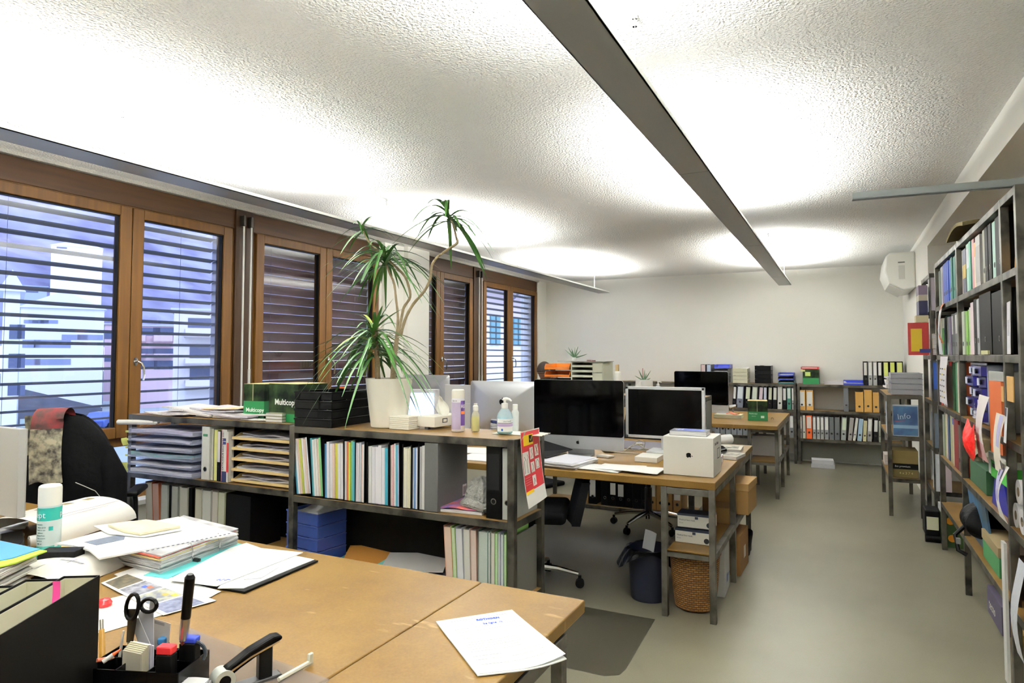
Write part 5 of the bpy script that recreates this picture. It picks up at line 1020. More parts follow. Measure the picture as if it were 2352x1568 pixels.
# office chair with black jacket and scarf at the window
JC = at(148, 1060, Y=2.12); JR = .76
def jl(x, y): return (JC.x + math.cos(JR) * x - math.sin(JR) * y, JC.y + math.sin(JR) * x + math.cos(JR) * y)
chair(jl(0, .22) + (0,), JR + PI, 'black office chair by the first window, a black jacket hung over its back', back=False)
jk = thing('jacket', 'bulky black jacket hung over the chair by the first window', 'jacket', (JC.x, JC.y, .50), JR)
def jf(u, v):
    a = u * 2 * PI; k = max(0, 1 - v ** 2.6) ** .5; w = .275 * k + .02 * (1 - v); dpt = .15 * max(0, 1 - v ** 4) ** .5
    return (w * math.cos(a) + .008 * math.sin(7 * a + 5 * v), dpt * math.sin(a) + .007 * math.sin(5 * a + 9 * v), .655 * v + .006 * math.sin(3 * a))
B().grid(jf, 44, 30).build('cloth', M('#08080a', .9, bump=.4, bs=40), jk)
B().tube([(.10, -.155, .30), (.14, -.158, .28), (.19, -.15, .25), (.215, -.14, .21)], .002, 6).build('cord', M('#b8b8b0', .5), jk)
for s_ in (-1, 1): B().tube([(s_ * .17, .0, .44), (s_ * .24, -.03, .3), (s_ * .25, -.05, .1), (s_ * .22, -.05, -.08)], [.06, .07, .065, .055], 12).build('sleeve', M('#08080a', .9, bump=.4, bs=40), jk)
sf = thing('scarf', 'patterned dark scarf with a red fold draped over the black jacket', 'scarf', jl(-.045, -.16) + (.80,), JR)
def sff(u, v):   # v: from front hem up over the top to the back
    if v < .66: z = v / .66 * .33; y = -.012 + .012 * math.sin(u * 5 + v * 5) + .03 * max(0, v - .4)
    else: a = (v - .66) / .34 * PI; z = .33 + .055 * math.sin(a); y = -.004 + .075 * (1 - math.cos(a))
    return ((u - .5) * .145 * (1.05 - .12 * v) - .012 * math.sin(v * 4) + .02, y, z + .012 * math.sin(u * 7) * (v < .1))
b = B().grid(sff, 12, 30); b.m = [1 if i // 12 > 16 else 0 for i in range(len(b.f))]
b.build('cloth', [M('#2e2a26', .9, kind='picture', vs=26, hex2='#8a8470'), M('#6a2024', .9, kind='picture', vs=16, hex2='#3a2a26')], sf)
B().grid(lambda u, v: (-.095 + u * .045 + .02 * (1 - v), .0 + .01 * math.sin(u * 4) + .02 * v, .15 + v * .2), 6, 14).build('second_end', M('#6a6650', .9, kind='picture', vs=34, hex2='#2a2824'), sf)
# ================================================================ middle desk
Z2 = .766
def d2(px, py, z=Z2): v = at(px, py, Z=z); return (v.x, v.y, z)
imac((-1.655, 4.30, Z2), .06, 'large black-screened desktop computer facing us on the middle desk', tilt=0)
t = monitor((-1.10, 4.50, Z2 + .035), .0, 'aluminium-framed display with a dark screen, behind the white box', .545, .355, .02, '#c4c6c8', '#060607', z0=.09, th=.03)
carton((-1.235, 4.24, Z2), .15, .2, .033, '#e8e6de', 'flat white box under the foot of the aluminium-framed display')
imac((-2.62, 5.05, Z2), PI + .03, 'desktop computer seen from behind, fruit logo on its curved silver back', z0=.03, H_=.355)
imac((-3.62, 5.35, Z2), PI - .1, 'silver back of a computer half hidden by the plant pot, by the pillar', W_=.56, H_=.37)
monitor((-3.05, 4.30, Z2), .25, 'white monitor with a lit pale blue screen, right of the plant pot', .42, .34, .028, '#dcdce0', '#a9c4f2', emit=.75, z0=.09, th=.05)
monitor((-4.0, 4.45, Z2), .3, 'black monitor with a bright white screen, left of the plant pot', .47, .30, .02, '#0d0d0f', '#dfeaff', emit=1.1, z0=.09, th=.03)
monitor((-3.02, 5.15, Z2), PI, 'long pale back of a flat display beside the silver computer back', .5, .33, .01, '#d2d3d4', '#060607', z0=.1, th=.03)
one(B().box(0, .045, 0, .02, 0, .035), 'orange_tag', M('#d8662c', .5), 'small orange tag on top of the black monitor by the window', 'tag', (-3.93, 4.46, Z2 + .392))
# the white carton with the fruit logo
bx = thing('computer_box', 'white computer carton with a black fruit logo near the corner of the middle desk', 'box', (-.955, 3.875, Z2 + .0005), .0)
B().box(0, .288, 0, .265, 0, .222).build('carton', M('#e6e4dc', .45), bx, bev=.002)
apple(bx, (.15, -.001, .118), .0165, BLACK, (PI / 2, PI / 2, 0)); text('Mac Studio', .026, M('#8a8488', .5), bx, (.2888, .045, .175), (PI / 2, 0, PI / 2))
fr = B().box(.2882, .2888, .13, .2, .09, .094).box(.2882, .2888, .13, .2, .146, .15).box(.2882, .2888, .13, .133, .094, .146).box(.2882, .2888, .197, .2, .094, .146); fr.build('screen_pictogram', DGREY, bx)
fb = flatbook((-.93, 3.93, Z2 + .2235), .215, .15, .026, '#5d6066', 'thick paperback with a blue picture lying on the white computer carton', rz=.03, top=('#4a5ec0', '#7a86d0'))
text('W', .05, M('#d8d8e0', .5), fb, (.03, .06, .0268), (0, 0, .4), bold=.001)
# papers on the near edge
stack((-1.71, 3.79, Z2), .235, .32, .035, 'pile of white papers right of the black folder on the middle desk', rz=-.12, n=7, jit=.012, cols=('#eeeef4', '#e2e2ec', '#f4f4f8'), seed=5, topm=M('#dcdce6', .7, kind='print', vs=30, var=.3))
for k, (x, y, r_, lb) in enumerate(((-1.47, 3.80, -.1, 'white sheets left of the white carton, lowest of three spreads'), (-1.36, 3.82, .05, 'white sheets in the middle of the spread before the computers'), (-1.24, 3.80, -.04, 'transparent-looking sheet closest to the white carton'))):
    sheet((x, y, Z2 + .001 + .004 * k), .27, .22, lb, rz=r_, n=6, wav=.004, prt=k == 2)
# black folder leaning, wedge of papers below it
t = thing('open_folder', 'black folder propped open over mixed papers at the left of the middle desk', 'folder', (-1.93, 3.86, Z2))
for k in range(6): B().tf((.01 * (k % 3), .01 * (k % 2), k * .007), (0, 0, -.1 + .05 * (k % 3))).grid(lambda u, v: (u * .2, v * .36, .006 + .003 * math.sin(u * 5)), 4, 6, th=.005).build('papers', M(('#cfc8bc', '#d0a070', '#d8d8dc', '#6aa8a0', '#c8b890', '#dcdce0')[k], .8), t)
B().hexa([(-.03, .02, .05), (.23, .0, .044), (.26, .38, .05), (-.02, .36, .08), (-.03, .02, .054), (.23, .0, .048), (.26, .38, .054), (-.02, .36, .12)]).build('black_cover', M('#141516', .5, var=.15, vs=60), t)
sheet((-2.36, 3.80, Z2), .42, .3, 'white plan sheet seen through the gap in the divider shelf', rz=.05, n=3, prt=True)
sheet((-2.50, 4.05, Z2 + .002), .4, .28, 'second white plan under the rolled drawing behind the divider shelf', rz=.2, n=3, prt=True)
one(B().slot(0).cyl((0, 0, .026), (.3, .1, .026), .026, n=20).slot(1).cyl((-.012, -.004, .026), (.0, 0, .026), .018, n=16), 'rolled_plan', [WHITE, M('#24307a', .4)], 'rolled white plan with a blue end behind the divider shelf', 'paper roll', (-2.66, 4.42, Z2))
# cables, adapters, mouse mat, papers behind
CB = M('#b9b5a4', .5)
one(B().tube([(-1.50, 4.42, Z2 + .03), (-1.38, 4.50, Z2 + .012), (-1.24, 4.55, Z2 + .01), (-1.16, 4.66, Z2 + .03), (-1.13, 4.72, Z2 + .08)], .0045, 8).build('cable', CB) if 0 else B().tube([(0, 0, .03), (.12, .08, .012), (.26, .13, .008), (.36, .2, .03), (.42, .26, .1)], .0045, 8), 'white_cable', CB, 'thick cream cable curving from the adapter to the dark display', 'cable', (-1.52, 4.42, Z2))
one(B().tube([(.0, .0, .006), (.05, .05, .05), (.09, .06, .085), (.135, .06, .07), (.13, .05, .03), (.07, .02, .012), (.02, .05, .03), (.07, .1, .05), (.12, .1, .02), (.2, .12, .01)], .0036, 8), 'white_cable', CB, 'cream cable standing in a loop between the two computers', 'cable', (-1.42, 4.62, Z2))
one(B().tube([(0, 0, .006), (.08, -.02, .006), (.18, .02, .006), (.3, .05, .01), (.4, .14, .02)], .003, 8), 'white_cable', CB, 'thin cream cable lying behind the white adapter', 'cable', (-1.60, 4.66, Z2))
one(B().box(0, .09, 0, .07, 0, .026), 'power_adapter', M('#e2dfd0', .4), 'white power adapter on the middle desk right of the computer foot', 'adapter', (-1.56, 4.55, Z2), .1, bev=.006)
one(B().box(0, .05, 0, .03, 0, .016), 'cable_plug', M('#e2dfd0', .4), 'small cream plug in the cable tangle between the computers', 'plug', (-1.36, 4.72, Z2 + .04), .5, bev=.004)
one(B().box(0, .1, 0, .07, 0, .012).box(.0, .1, .0, .005, .012, .014), 'white_hub', M('#eceae4', .4), 'flat white socket block between the paper pile and the adapter', 'socket', (-1.53, 4.33, Z2), -.3, bev=.003)
one(B().box(0, .9, 0, .45, 0, .003), 'desk_pad', M('#4b4750', .7), 'dark grey desk pad under the cable tangle at the back of the middle desk', 'desk pad', (-1.75, 4.80, Z2), 0)
flatbook((-.80, 4.62, Z2), .16, .22, .02, '#9a968a', 'grey book lying at the right edge of the middle desk', rz=-.15, top=('#4a4a44', '#a8a498'))
flatbook((-.86, 4.93, Z2), .2, .26, .022, '#b0aca0', 'grey magazine-sized book farthest along the right edge of the middle desk', rz=.05, top=('#5a5a50', '#b8b4a8'))
one(B().box(0, .085, 0, .12, 0, .075), 'small_carton', [M('#dcdce4', .5, var=.3, vs=12, hex2='#7a86c8')], 'small pale carton with a blue print right behind the white computer carton', 'box', (-.79, 4.20, Z2), -.06, bev=.002)
one(B().box(0, .1, 0, .13, 0, .05), 'small_carton', [M('#c8b8c4', .5, var=.3, vs=12, hex2='#e8e4e4')], 'pinkish flat carton behind the small pale one', 'box', (-.80, 4.36, Z2), .1, bev=.002)
t = one(B().cyl((0, 0, .035), (.24, .26, .05), .034, n=24), 'rolled_plan', PAPER, 'thick white paper roll lying behind the white computer carton', 'paper roll', (-.98, 4.75, Z2 + .04))
one(B().grid(lambda u, v: (u * .26, v * .2, .01 + .05 * u * u * (1 - v) + .004), 8, 6, th=.002), 'paper_sheet', PAPER, 'white sheet with a lifted corner under the thick paper roll', 'paper', (-.95, 4.62, Z2 + .0), .4)
one(B().box(0, .2, 0, .16, 0, .04), 'dark_case', M('#1a1a1c', .5), 'dark case under the white sheet with the lifted corner', 'case', (-.93, 4.78, Z2), .3, bev=.008)
# under the middle desk
t = thing('waste_bin', 'dark blue waste bin with a black bag hanging over its rim', 'bin', (-1.075, 3.98, 0))
B().lathe([(.105, 0), (.11, .01), (.125, .30), (.12, .30), (.1, .012), (.0, .012)], n=32).build('bin', M('#14182c', .45), t)
def bagf(u, v):
    a = u * 2 * PI; dr = .13 * (1 + .3 * math.sin(a * 1.0 + 2.6) * v) ; r = .121 + .012 * (v > .02) + .03 * v * (1 + math.sin(a * 3)) * .6 + .006 * math.sin(a * 11 + v * 5) + .05 * v * max(0, math.cos(a - 3.5))
    return (r * math.cos(a), r * math.sin(a), .335 - .03 * (1 - v) ** 2 - v * (.10 + .06 * math.sin(a * 2 + 1)))
B().grid(bagf, 48, 10).build('bag', M('#0d0f10', .3, bump=.5, bs=30), t)
B().grid(lambda u, v: (-.04 + u * .07 + .02 * v, .0 + .01 * math.sin(u * 3), .29 + v * .115 - .02 * u), 5, 5, th=.001).build('waste_paper', M('#a8a8a8', .7), t)
t = thing('wicker_basket', 'tapered wicker basket between the steel legs of the middle desk', 'basket', (-.795, 3.955, 0))
B().lathe([(.0, .004), (.105, .004), (.115, .01), (.132, .15), (.142, .30), (.147, .318), (.141, .32), (.128, .15), (.1, .02), (0, .02)], n=48).build('wickerwork', M('#a0713a', .7, kind='weave', vs=26, hex2='#7a4f22'), t)
B().tube([(.145 * math.cos(k / 24 * 2 * PI), .145 * math.sin(k / 24 * 2 * PI), .318) for k in range(25)], .006, 8).build('rim', M('#8a5c2c', .7), t)
for k in range(2):
    t = thing('mask_box', ['white flat carton with small print, lower of two on the desk\'s steel shelf', 'white flat carton with small print, on top of its twin on the steel shelf'][k], 'box', (-.895 + .012 * k, 3.90 + .01 * k, .376 + k * .086), -.03 + .05 * k)
    B().box(0, .205, 0, .12, 0, .078).build('carton', M('#dedcd2', .5), t, bev=.0015); B().box(-.0003, .2053, -.0006, .1203, .066, .0786).build('dark_top_edge', M('#20283a', .4), t)
    text('Medical face mask', .0125, M('#50545c', .5), t, (.01, -.0012, .038)); text('50 pcs', .009, M('#888c90', .5), t, (.01, -.0012, .022)); B().box(.1, .118, -.0012, 0, .05, .064).build('dark_square', M('#20283a', .4), t); B().cyl((.18, -.0012, .022), (.18, 0, .022), .015, n=20).build('round_mark', M('#2c3038', .5), t)
carton((-.80, 4.44, .376), .13, .2, .10, '#8a6c3c', 'small open brown carton behind the white flat cartons', rz=.06)
carton((-.90, 4.76, .376), .31, .33, .21, '#9c7844', 'large brown carton sticking out of the steel shelf over the aisle', rz=-.05, lid=(.05, '#ab8750'))
one(B().box(0, .2, 0, .22, 0, .26), 'black_case', M('#121212', .6), 'black case standing on the steel shelf before the large brown carton', 'case', (-.90, 4.50, .376), 0, bev=.01) if 0 else None
t = carton((-.88, 4.16, .001), .22, .26, .285, '#b9bab8', 'pale grey carton with a blue mark on the floor behind the wicker basket', rz=.04)
B().box(.2202, .2208, .1, .15, .06, .11).box(.2202, .2206, .15, .25, .085, .09).build('blue_mark', M('#2f55a8', .5), t)
t = carton((-.88, 4.62, .001), .25, .34, .26, '#8a6336', 'brown carton with torn white label on the floor beside the steel leg', rz=-.03); B().box(.2502, .2508, .15, .22, .08, .16).build('label', M('#d0ccc0', .7), t)
one(B().grid(lambda u, v: (.13 * math.cos(u * 2 * PI) * (.8 + .2 * v), .12 * math.sin(u * 2 * PI) * (.8 + .2 * v), v * .16 + .01 * math.sin(u * 18)), 24, 6), 'black_bag', M('#101012', .4, bump=.4, bs=30), 'black plastic bag stuffed between the cartons under the middle desk', 'bag', (-.74, 5.14, .001))
chair((-1.80, 3.84, 0), -1.25, 'black office chair half hidden by the divider shelf and its red poster', bh=(.44, .25))
chair((-1.50, 5.56, 0), .25, 'black office chair on the far side of the middle desk, behind the waste bin')
# binders standing in the lowest compartment of the far divider
x = -2.30
for i, (w, c, lab, kd) in enumerate(((.085, '#8a6a3a', None, 'plain cardboard box file'), (.08, '#0d0d0e', (.1, .75, '#cfcdc4'), 'black binder with a long white label'), (.08, '#0c0c0d', None, 'plain black binder'), (.07, '#0d0d0e', (.45, .62, '#cfcdc4'), 'black binder with a small white label'), (.075, '#0c0c0e', (.5, .66, '#d8d6cc'), 'black binder with a cut white label'),
        (.07, '#0d0d0e', None, 'black binder'), (.07, '#0c0c0d', None, 'black binder'), (.07, '#0d0d0e', None, 'black binder'), (.072, '#9a7440', (.1, .55, '#dcdad4'), 'brown magazine file with a white label'), (.074, '#9a7440', None, 'brown magazine file'), (.07, '#94703c', (.05, .2, '#dcdad4'), 'low brown magazine file'), (.075, '#8f6c3c', (.1, .6, '#dcdad4'), 'brown magazine file with a tall label'))):
    binder((x, 6.03, .042), w, .275, .26, c, '%s, %s from the left under the far divider shelf' % (kd, ORD[i]), lab=lab, ring=.26); x += w + .004 + (.04 if i == 1 else 0)
# ---------------------------------------------------------------- on top of the far divider shelf
ZT = 1.0905
def tray_slant(loc, n, c, label, W_=.25, D_=.3, h=.07, rz=0):
    t = thing('letter_tray_stack', label, 'letter trays', loc, rz)
    for k in range(n):
        z = k * h; b = B(); b.hexa([(0, 0, z), (W_, 0, z), (W_, D_, z), (0, D_, z), (0, 0, z + .003), (W_, 0, z + .003), (W_, D_, z + .003), (0, D_, z + .003)])
        b.prism([(0, z), (D_, z), (D_, z + h * .8), (.03, z + h * .8), (0, z + h * .35)], 0, .004, 'x').prism([(0, z), (D_, z), (D_, z + h * .8), (.03, z + h * .8), (0, z + h * .35)], W_ - .004, W_, 'x').box(0, W_, D_ - .004, D_, z, z + h * .8).box(0, W_, 0, .004, z, z + h * .3)
        b.build('tray', M(c, .35), t)
        B().tf((.012, .012, z + .006), (0, 0, .03 * (-1) ** k)).box(0, W_ - .03, 0, D_ - .02, 0, .012).build('papers', PG, t)
    return t
tray_slant((-2.66, 6.02, ZT), 2, '#141416', 'black letter trays under the orange ones, beside the grey drawer cabinet', W_=.26, h=.078)
tray_slant((-2.67, 6.02, ZT + .160), 2, '#e07a1c', 'two translucent orange letter trays on top of the black ones', W_=.27, h=.072)
t = thing('drawer_cabinet', 'grey-beige cabinet of flat drawers and open slots on the far divider shelf', 'cabinet', (-2.385, 6.02, ZT))
B().box(0, .33, 0, .3, 0, .006).box(0, .33, 0, .3, .302, .312).box(0, .012, 0, .3, .006, .302).box(.222, .228, 0, .3, .006, .302).box(.322, .33, 0, .3, .006, .302).box(.012, .322, .29, .3, .006, .302).build('housing', M('#b4b6a2', .5), t)
for k in range(6): B().box(.012, .222, .0, .29, .012 + k * .049, .012 + k * .049 + .022).build('drawer', M('#c0c2ae', .5), t, bev=.003)
for k in range(3): B().box(.229, .321, -.003, .28, .01 + k * .098, .01 + k * .098 + .094).build('drawer', M('#b9bba7', .5), t, bev=.003)
tl = thing('tray_lid', 'grey board with small things lying on the drawer cabinet', 'board', (-2.52, 6.0, ZT + .313)); B().box(0, .5, 0, .25, 0, .004).build('board', M('#8a8c80', .6), tl); B().box(.3, .34, .02, .06, .004, .016).box(.35, .38, .03, .05, .004, .014).build('clips', M('#6a3a3c', .4), tl)
def aloe(loc, n, L_, label, seed, pot=None, cat='potted plant'):
    t = thing('aloe_plant', label, cat, loc); r = random.Random(seed); b = B(); z0 = 0
    if pot: B().lathe([(pot * .8, 0), (pot, .01), (pot, pot * 1.75), (pot * .93, pot * 1.75), (pot * .9, pot * 1.6), (0, pot * 1.6)], n=32).build('pot', M('#ecebe8', .4), t); z0 = pot * 1.6
    for i in range(n):
        a = i * 2.4 + r.uniform(-.3, .3); e = r.uniform(.15, 1.2); L = L_ * r.uniform(.6, 1.1); pts = [(math.cos(a) * L * s * math.cos(e), math.sin(a) * L * s * math.cos(e), z0 + L * s * math.sin(e) + .1 * L * s * s) for s in (0, .3, .6, .85, 1)]
        b.tube(pts, [.007, .007, .005, .003, .0008], 6)
    b.build('leaves', M('#4e6a4a', .5), t); return t
aloe((-2.34, 6.24, ZT), 0, .1, 'thin-leaved plant behind the drawer cabinet', 3) if 0 else aloe((-2.42, 6.20, ZT + .318), 9, .13, 'small spiky plant standing on the drawer cabinet', 3, pot=.02)
t = aloe((-1.70, 6.18, ZT), 10, .11, 'spiky aloe in a white cylindrical pot on the far divider shelf', 5, pot=.082); B().tube([(-.012, 0, .14), (-.012, 0, .25)], .0035, 6).build('flower_stalk', M('#8a4a44', .6), t)
t = thing('white_bottle', 'tall white flask with a cardboard-coloured cap on the far divider shelf', 'bottle', (-1.945, 6.12, ZT)); bottle_prof(t, [(.036, 0), (.038, .004), (.037, .2), (.03, .215), (.02, .222)], M('#eceae2', .4), 'flask'); B().box(-.015, .015, -.015, .015, .222, .285).build('cap', M('#b09a6c', .7), t, bev=.002)
t = thing('picture_card', 'small framed card with blue and orange shapes beside the drawer cabinet', 'card', (-2.03, 6.05, ZT)); B().box(0, .13, 0, .01, 0, .13).build('frame', M('#e4e4ea', .5), t); B().box(.012, .118, -.001, 0, .012, .118).build('orange_ground', M('#d8862c', .5), t); B().prism([(.05, .118), (.118, .118), (.118, .08), (.09, .03)], -.002, -.001, 'y').build('blue_shape', M('#3f6ac8', .5), t)
one(B().box(0, .05, 0, .04, 0, .10), 'green_carton', M('#0f7a3a', .5), 'small green carton on the middle desk, seen between the two dark screens', 'box', (-1.62, 5.2, Z2 + .23), 0) if 0 else None
one(B().prism([(0, 0), (.09, 0), (.105, .05), (.115, .13), (.1, .128), (.06, .09), (.02, .04)], 0, .02, 'y'), 'white_fin', M('#f0efe8', .4), 'white sail-shaped object on the far divider shelf, left of the clear pump bottle', 'ornament', (-1.80, 6.03, ZT), 0, bev=.004)
t = thing('pump_bottle', 'small clear pump bottle on the far divider shelf, left of the black screen', 'bottle', (-1.545, 6.1, ZT)); bottle_prof(t, [(.03, 0), (.034, .006), (.034, .06), (.02, .085), (.011, .09)], M('#e8f0f0', .1, alpha=.45), 'bottle'); bottle_prof(t, [(.014, .09), (.014, .108), (.005, .11), (.005, .125)], WHITE, 'collar'); B().tube([(-.006, 0, .127), (.02, 0, .128), (.03, 0, .12)], .006, 8).build('spout', WHITE, t)
one(B().hexa([(0, 0, 0), (.014, 0, 0), (.014, .01, 0), (0, .01, 0), (-.07, 0, .07), (-.062, 0, .076), (-.062, .006, .076), (-.07, .006, .07)]), 'blue_pen', M('#2a3aa8', .3), 'blue pen sticking up at a slant before the far black screen', 'pen', (-1.245, 6.05, ZT))
# ---------------------------------------------------------------- far desk
Z3 = .7505
imac((-1.50, 7.92, Z3), -.16, 'big black-screened computer on the far desk, blue reflection on its glass')
t = thing('notebook_stack', 'stack of three cream notebooks on the far desk before the computer', 'books', (-1.33, 7.78, Z3), .0)
for k in range(3): B().box(0, .3, 0, .2, k * .014, k * .014 + .0125).build('notebook', M('#c9c4a6', .6), t, bev=.002); B().box(-.0005, .3, -.0006, .0, k * .014 + .0, k * .014 + .003).build('dark_edge', M('#4a4a40', .6), t)
one(B().grid(lambda u, v: (u * .13, v * .07, .012 + .008 * math.sin(u * 6)), 8, 4, th=.01), 'cloth', M('#c8705a', .8), 'salmon cloth crumpled on the cream notebooks', 'cloth', (-1.2, 7.83, Z3 + .044), -.2); sheet((-1.3, 7.8, Z3 + .044), .12, .1, 'white slip lying on the cream notebooks', rz=.2, prt=False)
t = thing('metal_gadget', 'chrome table gadget behind the cream notebooks', 'gadget', (-1.17, 8.12, Z3)); B().lathe([(.03, 0), (.032, .01), (.012, .02), (.01, .09)], n=18).build('base', CHROME, t); B().cyl((-.03, 0, .10), (.04, 0, .12), .028, .018, n=18).build('head', CHROME, t); B().cyl((.04, 0, .12), (.05, 0, .12), .02, n=16).build('black_cap', BLACK, t)
t = paperbox((-.94, 7.62, Z3), .12, .205, .24, .215, 'dark copy-paper box with a green lower half on the far desk', None, gh=.46); text('Multicopy', .022, M('#c8e0c8', .5), t, (.012, -.0014, .07)); text('smarter', .014, M('#c8e0c8', .5), t, (.04, -.0014, .045)); B().box(.135, .17, -.0014, 0, .03, .055).build('white_mark', M('#d8e8d8', .5), t); B().box(.096, .1, -.0016, 0, .1, .215).build('fold_tape', M('#a8966a', .6), t)
one(B().tube([(.012 * math.cos(k / 8 * PI), 0, .01 + .02 * math.sin(k / 8 * PI) + (.0 if k < 9 else 0)) for k in range(9)], .002, 6), 'paper_clip', DGREY, 'small dark clip on the far desk right of the green paper box', 'clip', (-.70, 7.75, Z3))
# white boxes hanging in the far desk's steel end frame
t = carton((-.90, 7.62, .376), .285, .22, .215, '#dcdad6', 'white storage box in the steel frame at the end of the far desk', bev=.006); 
# person on the phone by the far window
pz = thing('person', 'person with cropped dark hair and dark fleece jacket, seen from behind, telephoning', 'person', (-3.08, 6.85, 0), -.35)
SK = M('#6e4a38', .6); HR = M('#2a1d17', .85, bump=.5, bs=200); JKT = M('#1d2a28', .95, bump=1.2, bs=70); TRS = M('#1c2230', .9)
def limb(pts, rs, n=12):
    out = []; rr_ = []
    for i in range(len(pts) - 1):
        for k in range(4):
            s = k / 4; out.append(Vector(pts[i]).lerp(Vector(pts[i + 1]), s)); rr_.append(rs[i] + (rs[i + 1] - rs[i]) * s)
    out.append(Vector(pts[-1])); rr_.append(rs[-1]); return out, rr_
me = bpy.data.meshes.new('body'); sk_v = [(0, 0, .52), (0, .01, .7), (0, .02, .9), (0, .03, 1.02), (0, .04, 1.09), (0, .05, 1.17), (0, .06, 1.25), (-.17, .03, 1.0), (-.25, .1, .8), (-.2, .32, .72), (.17, .03, 1.0), (.27, .06, .85), (.17, .14, 1.05), (.105, .10, 1.16),
        (-.1, .05, .5), (-.12, .42, .5), (-.12, .44, .12), (-.12, .54, .06), (.1, .05, .5), (.12, .42, .5), (.12, .44, .12), (.12, .54, .06)]
sk_r = [.15, .14, .16, .12, .055, .05, .05, .07, .05, .035, .07, .052, .038, .03, .09, .065, .045, .04, .09, .065, .045, .04]
sk_e = [(0, 1), (1, 2), (2, 3), (3, 4), (4, 5), (5, 6), (3, 7), (7, 8), (8, 9), (3, 10), (10, 11), (11, 12), (12, 13), (0, 14), (14, 15), (15, 16), (16, 17), (0, 18), (18, 19), (19, 20), (20, 21)]
me.from_pydata(sk_v, sk_e, []); me.materials.append(JKT); bo = bpy.data.objects.new('body', me); COL.objects.link(bo); bo.parent = pz
mo = bo.modifiers.new('skin', 'SKIN'); mo.use_smooth_shade = True
for i, v in enumerate(me.skin_vertices[0].data if me.skin_vertices else []): v.radius = (sk_r[i], sk_r[i] * (.75 if i < 4 else 1)); v.use_root = i == 0
sb = bo.modifiers.new('sub', 'SUBSURF'); sb.levels = 1; sb.render_levels = 2
def headf(u, v):
    a = u * 2 * PI; p = (v - .5) * PI; x = .076 * math.cos(p) * math.cos(a); y = .096 * math.cos(p) * math.sin(a); z = .118 * math.sin(p)
    if z < 0: x *= 1 + .55 * z / .118 * .5; y = y * (1 + .25 * z / .118) + .012
    y += .02 * math.exp(-((a - PI / 2) / .22) ** 2 - ((z + .02) / .03) ** 2) + .006 * math.exp(-((a - PI / 2) / .3) ** 2 - ((z + .06) / .015) ** 2)
    return (x, y + .06, z + 1.27)
B().grid(headf, 32, 22).build('head', SK, pz)
B().grid(lambda u, v: (lambda p: ((p[0]) * 1.045, (p[1] - .06) * 1.05 + .055, (p[2] - 1.27) * 1.05 + 1.272))(headf(.5 + u * .5 - .08 + u * .16 if 0 else (PI * .86 + u * PI * 1.28) / (2 * PI), .46 + v * .54)), 24, 14).grid(lambda u, v: (lambda p: (p[0] * 1.045, (p[1] - .06) * 1.05 + .055, (p[2] - 1.27) * 1.05 + 1.272))(headf(u, .78 + v * .22)), 32, 8).build('hair', HR, pz)
for s in (-1, 1): B().tube([(s * .076, .055, 1.295), (s * .088, .05, 1.29), (s * .09, .05, 1.265), (s * .08, .056, 1.24)], .009, 8).build('ear', SK, pz)
for s in (-1, 1): B().lathe([(0, -.008), (.008, 0), (0, .008)], (s * .03, .146, 1.275), 10).build('eye', BLACK, pz)
B().tube([(.085 * math.cos(k / 16 * 2 * PI), .04 + .085 * math.sin(k / 16 * 2 * PI), 1.155 + .006 * math.sin(k * 2.3)) for k in range(17)], .034, 12).build('fleece_collar', M('#27322e', 1, bump=2, bs=60), pz)
hd = B(); hd.tube([(.10, .09, 1.14), (.105, .10, 1.18), (.10, .105, 1.22)], [.028, .036, .03], 10); hd.build('hand', SK, pz)
for k in range(4): B().tube([(.112, .085 + k * .017, 1.2), (.12, .09 + k * .017, 1.235 + .006 * (k in (1, 2))), (.105, .094 + k * .016, 1.262 + .006 * (k in (1, 2)))], [.009, .0085, .007], 8).build('finger', SK, pz)
B().tube([(.095, .075, 1.17), (.1, .05, 1.2), (.095, .045, 1.23)], [.011, .01, .008], 8).build('thumb', SK, pz)
tag(B().box(-.006, .006, -.035, .035, -.07, .07).build('telephone', M('#101418', .3), None, .004, (-3.08 + .088 * math.cos(-.35) - .09 * math.sin(-.35) * -0 + .03, 6.85 + .085, 1.24), rot=(0, 0, -.35)), 'dark telephone held to the right ear of the seated person', 'telephone')
one(B().box(-.22, .22, -.22, .22, .40, .46).cyl((0, 0, .05), (0, 0, .4), .03, n=12).box(-.2, .2, -.2, .2, 0, .05), 'stool', M('#18181a', .7), 'dark seat under the person by the far window', 'stool', (-3.08, 6.83, 0), -.35, bev=.02)
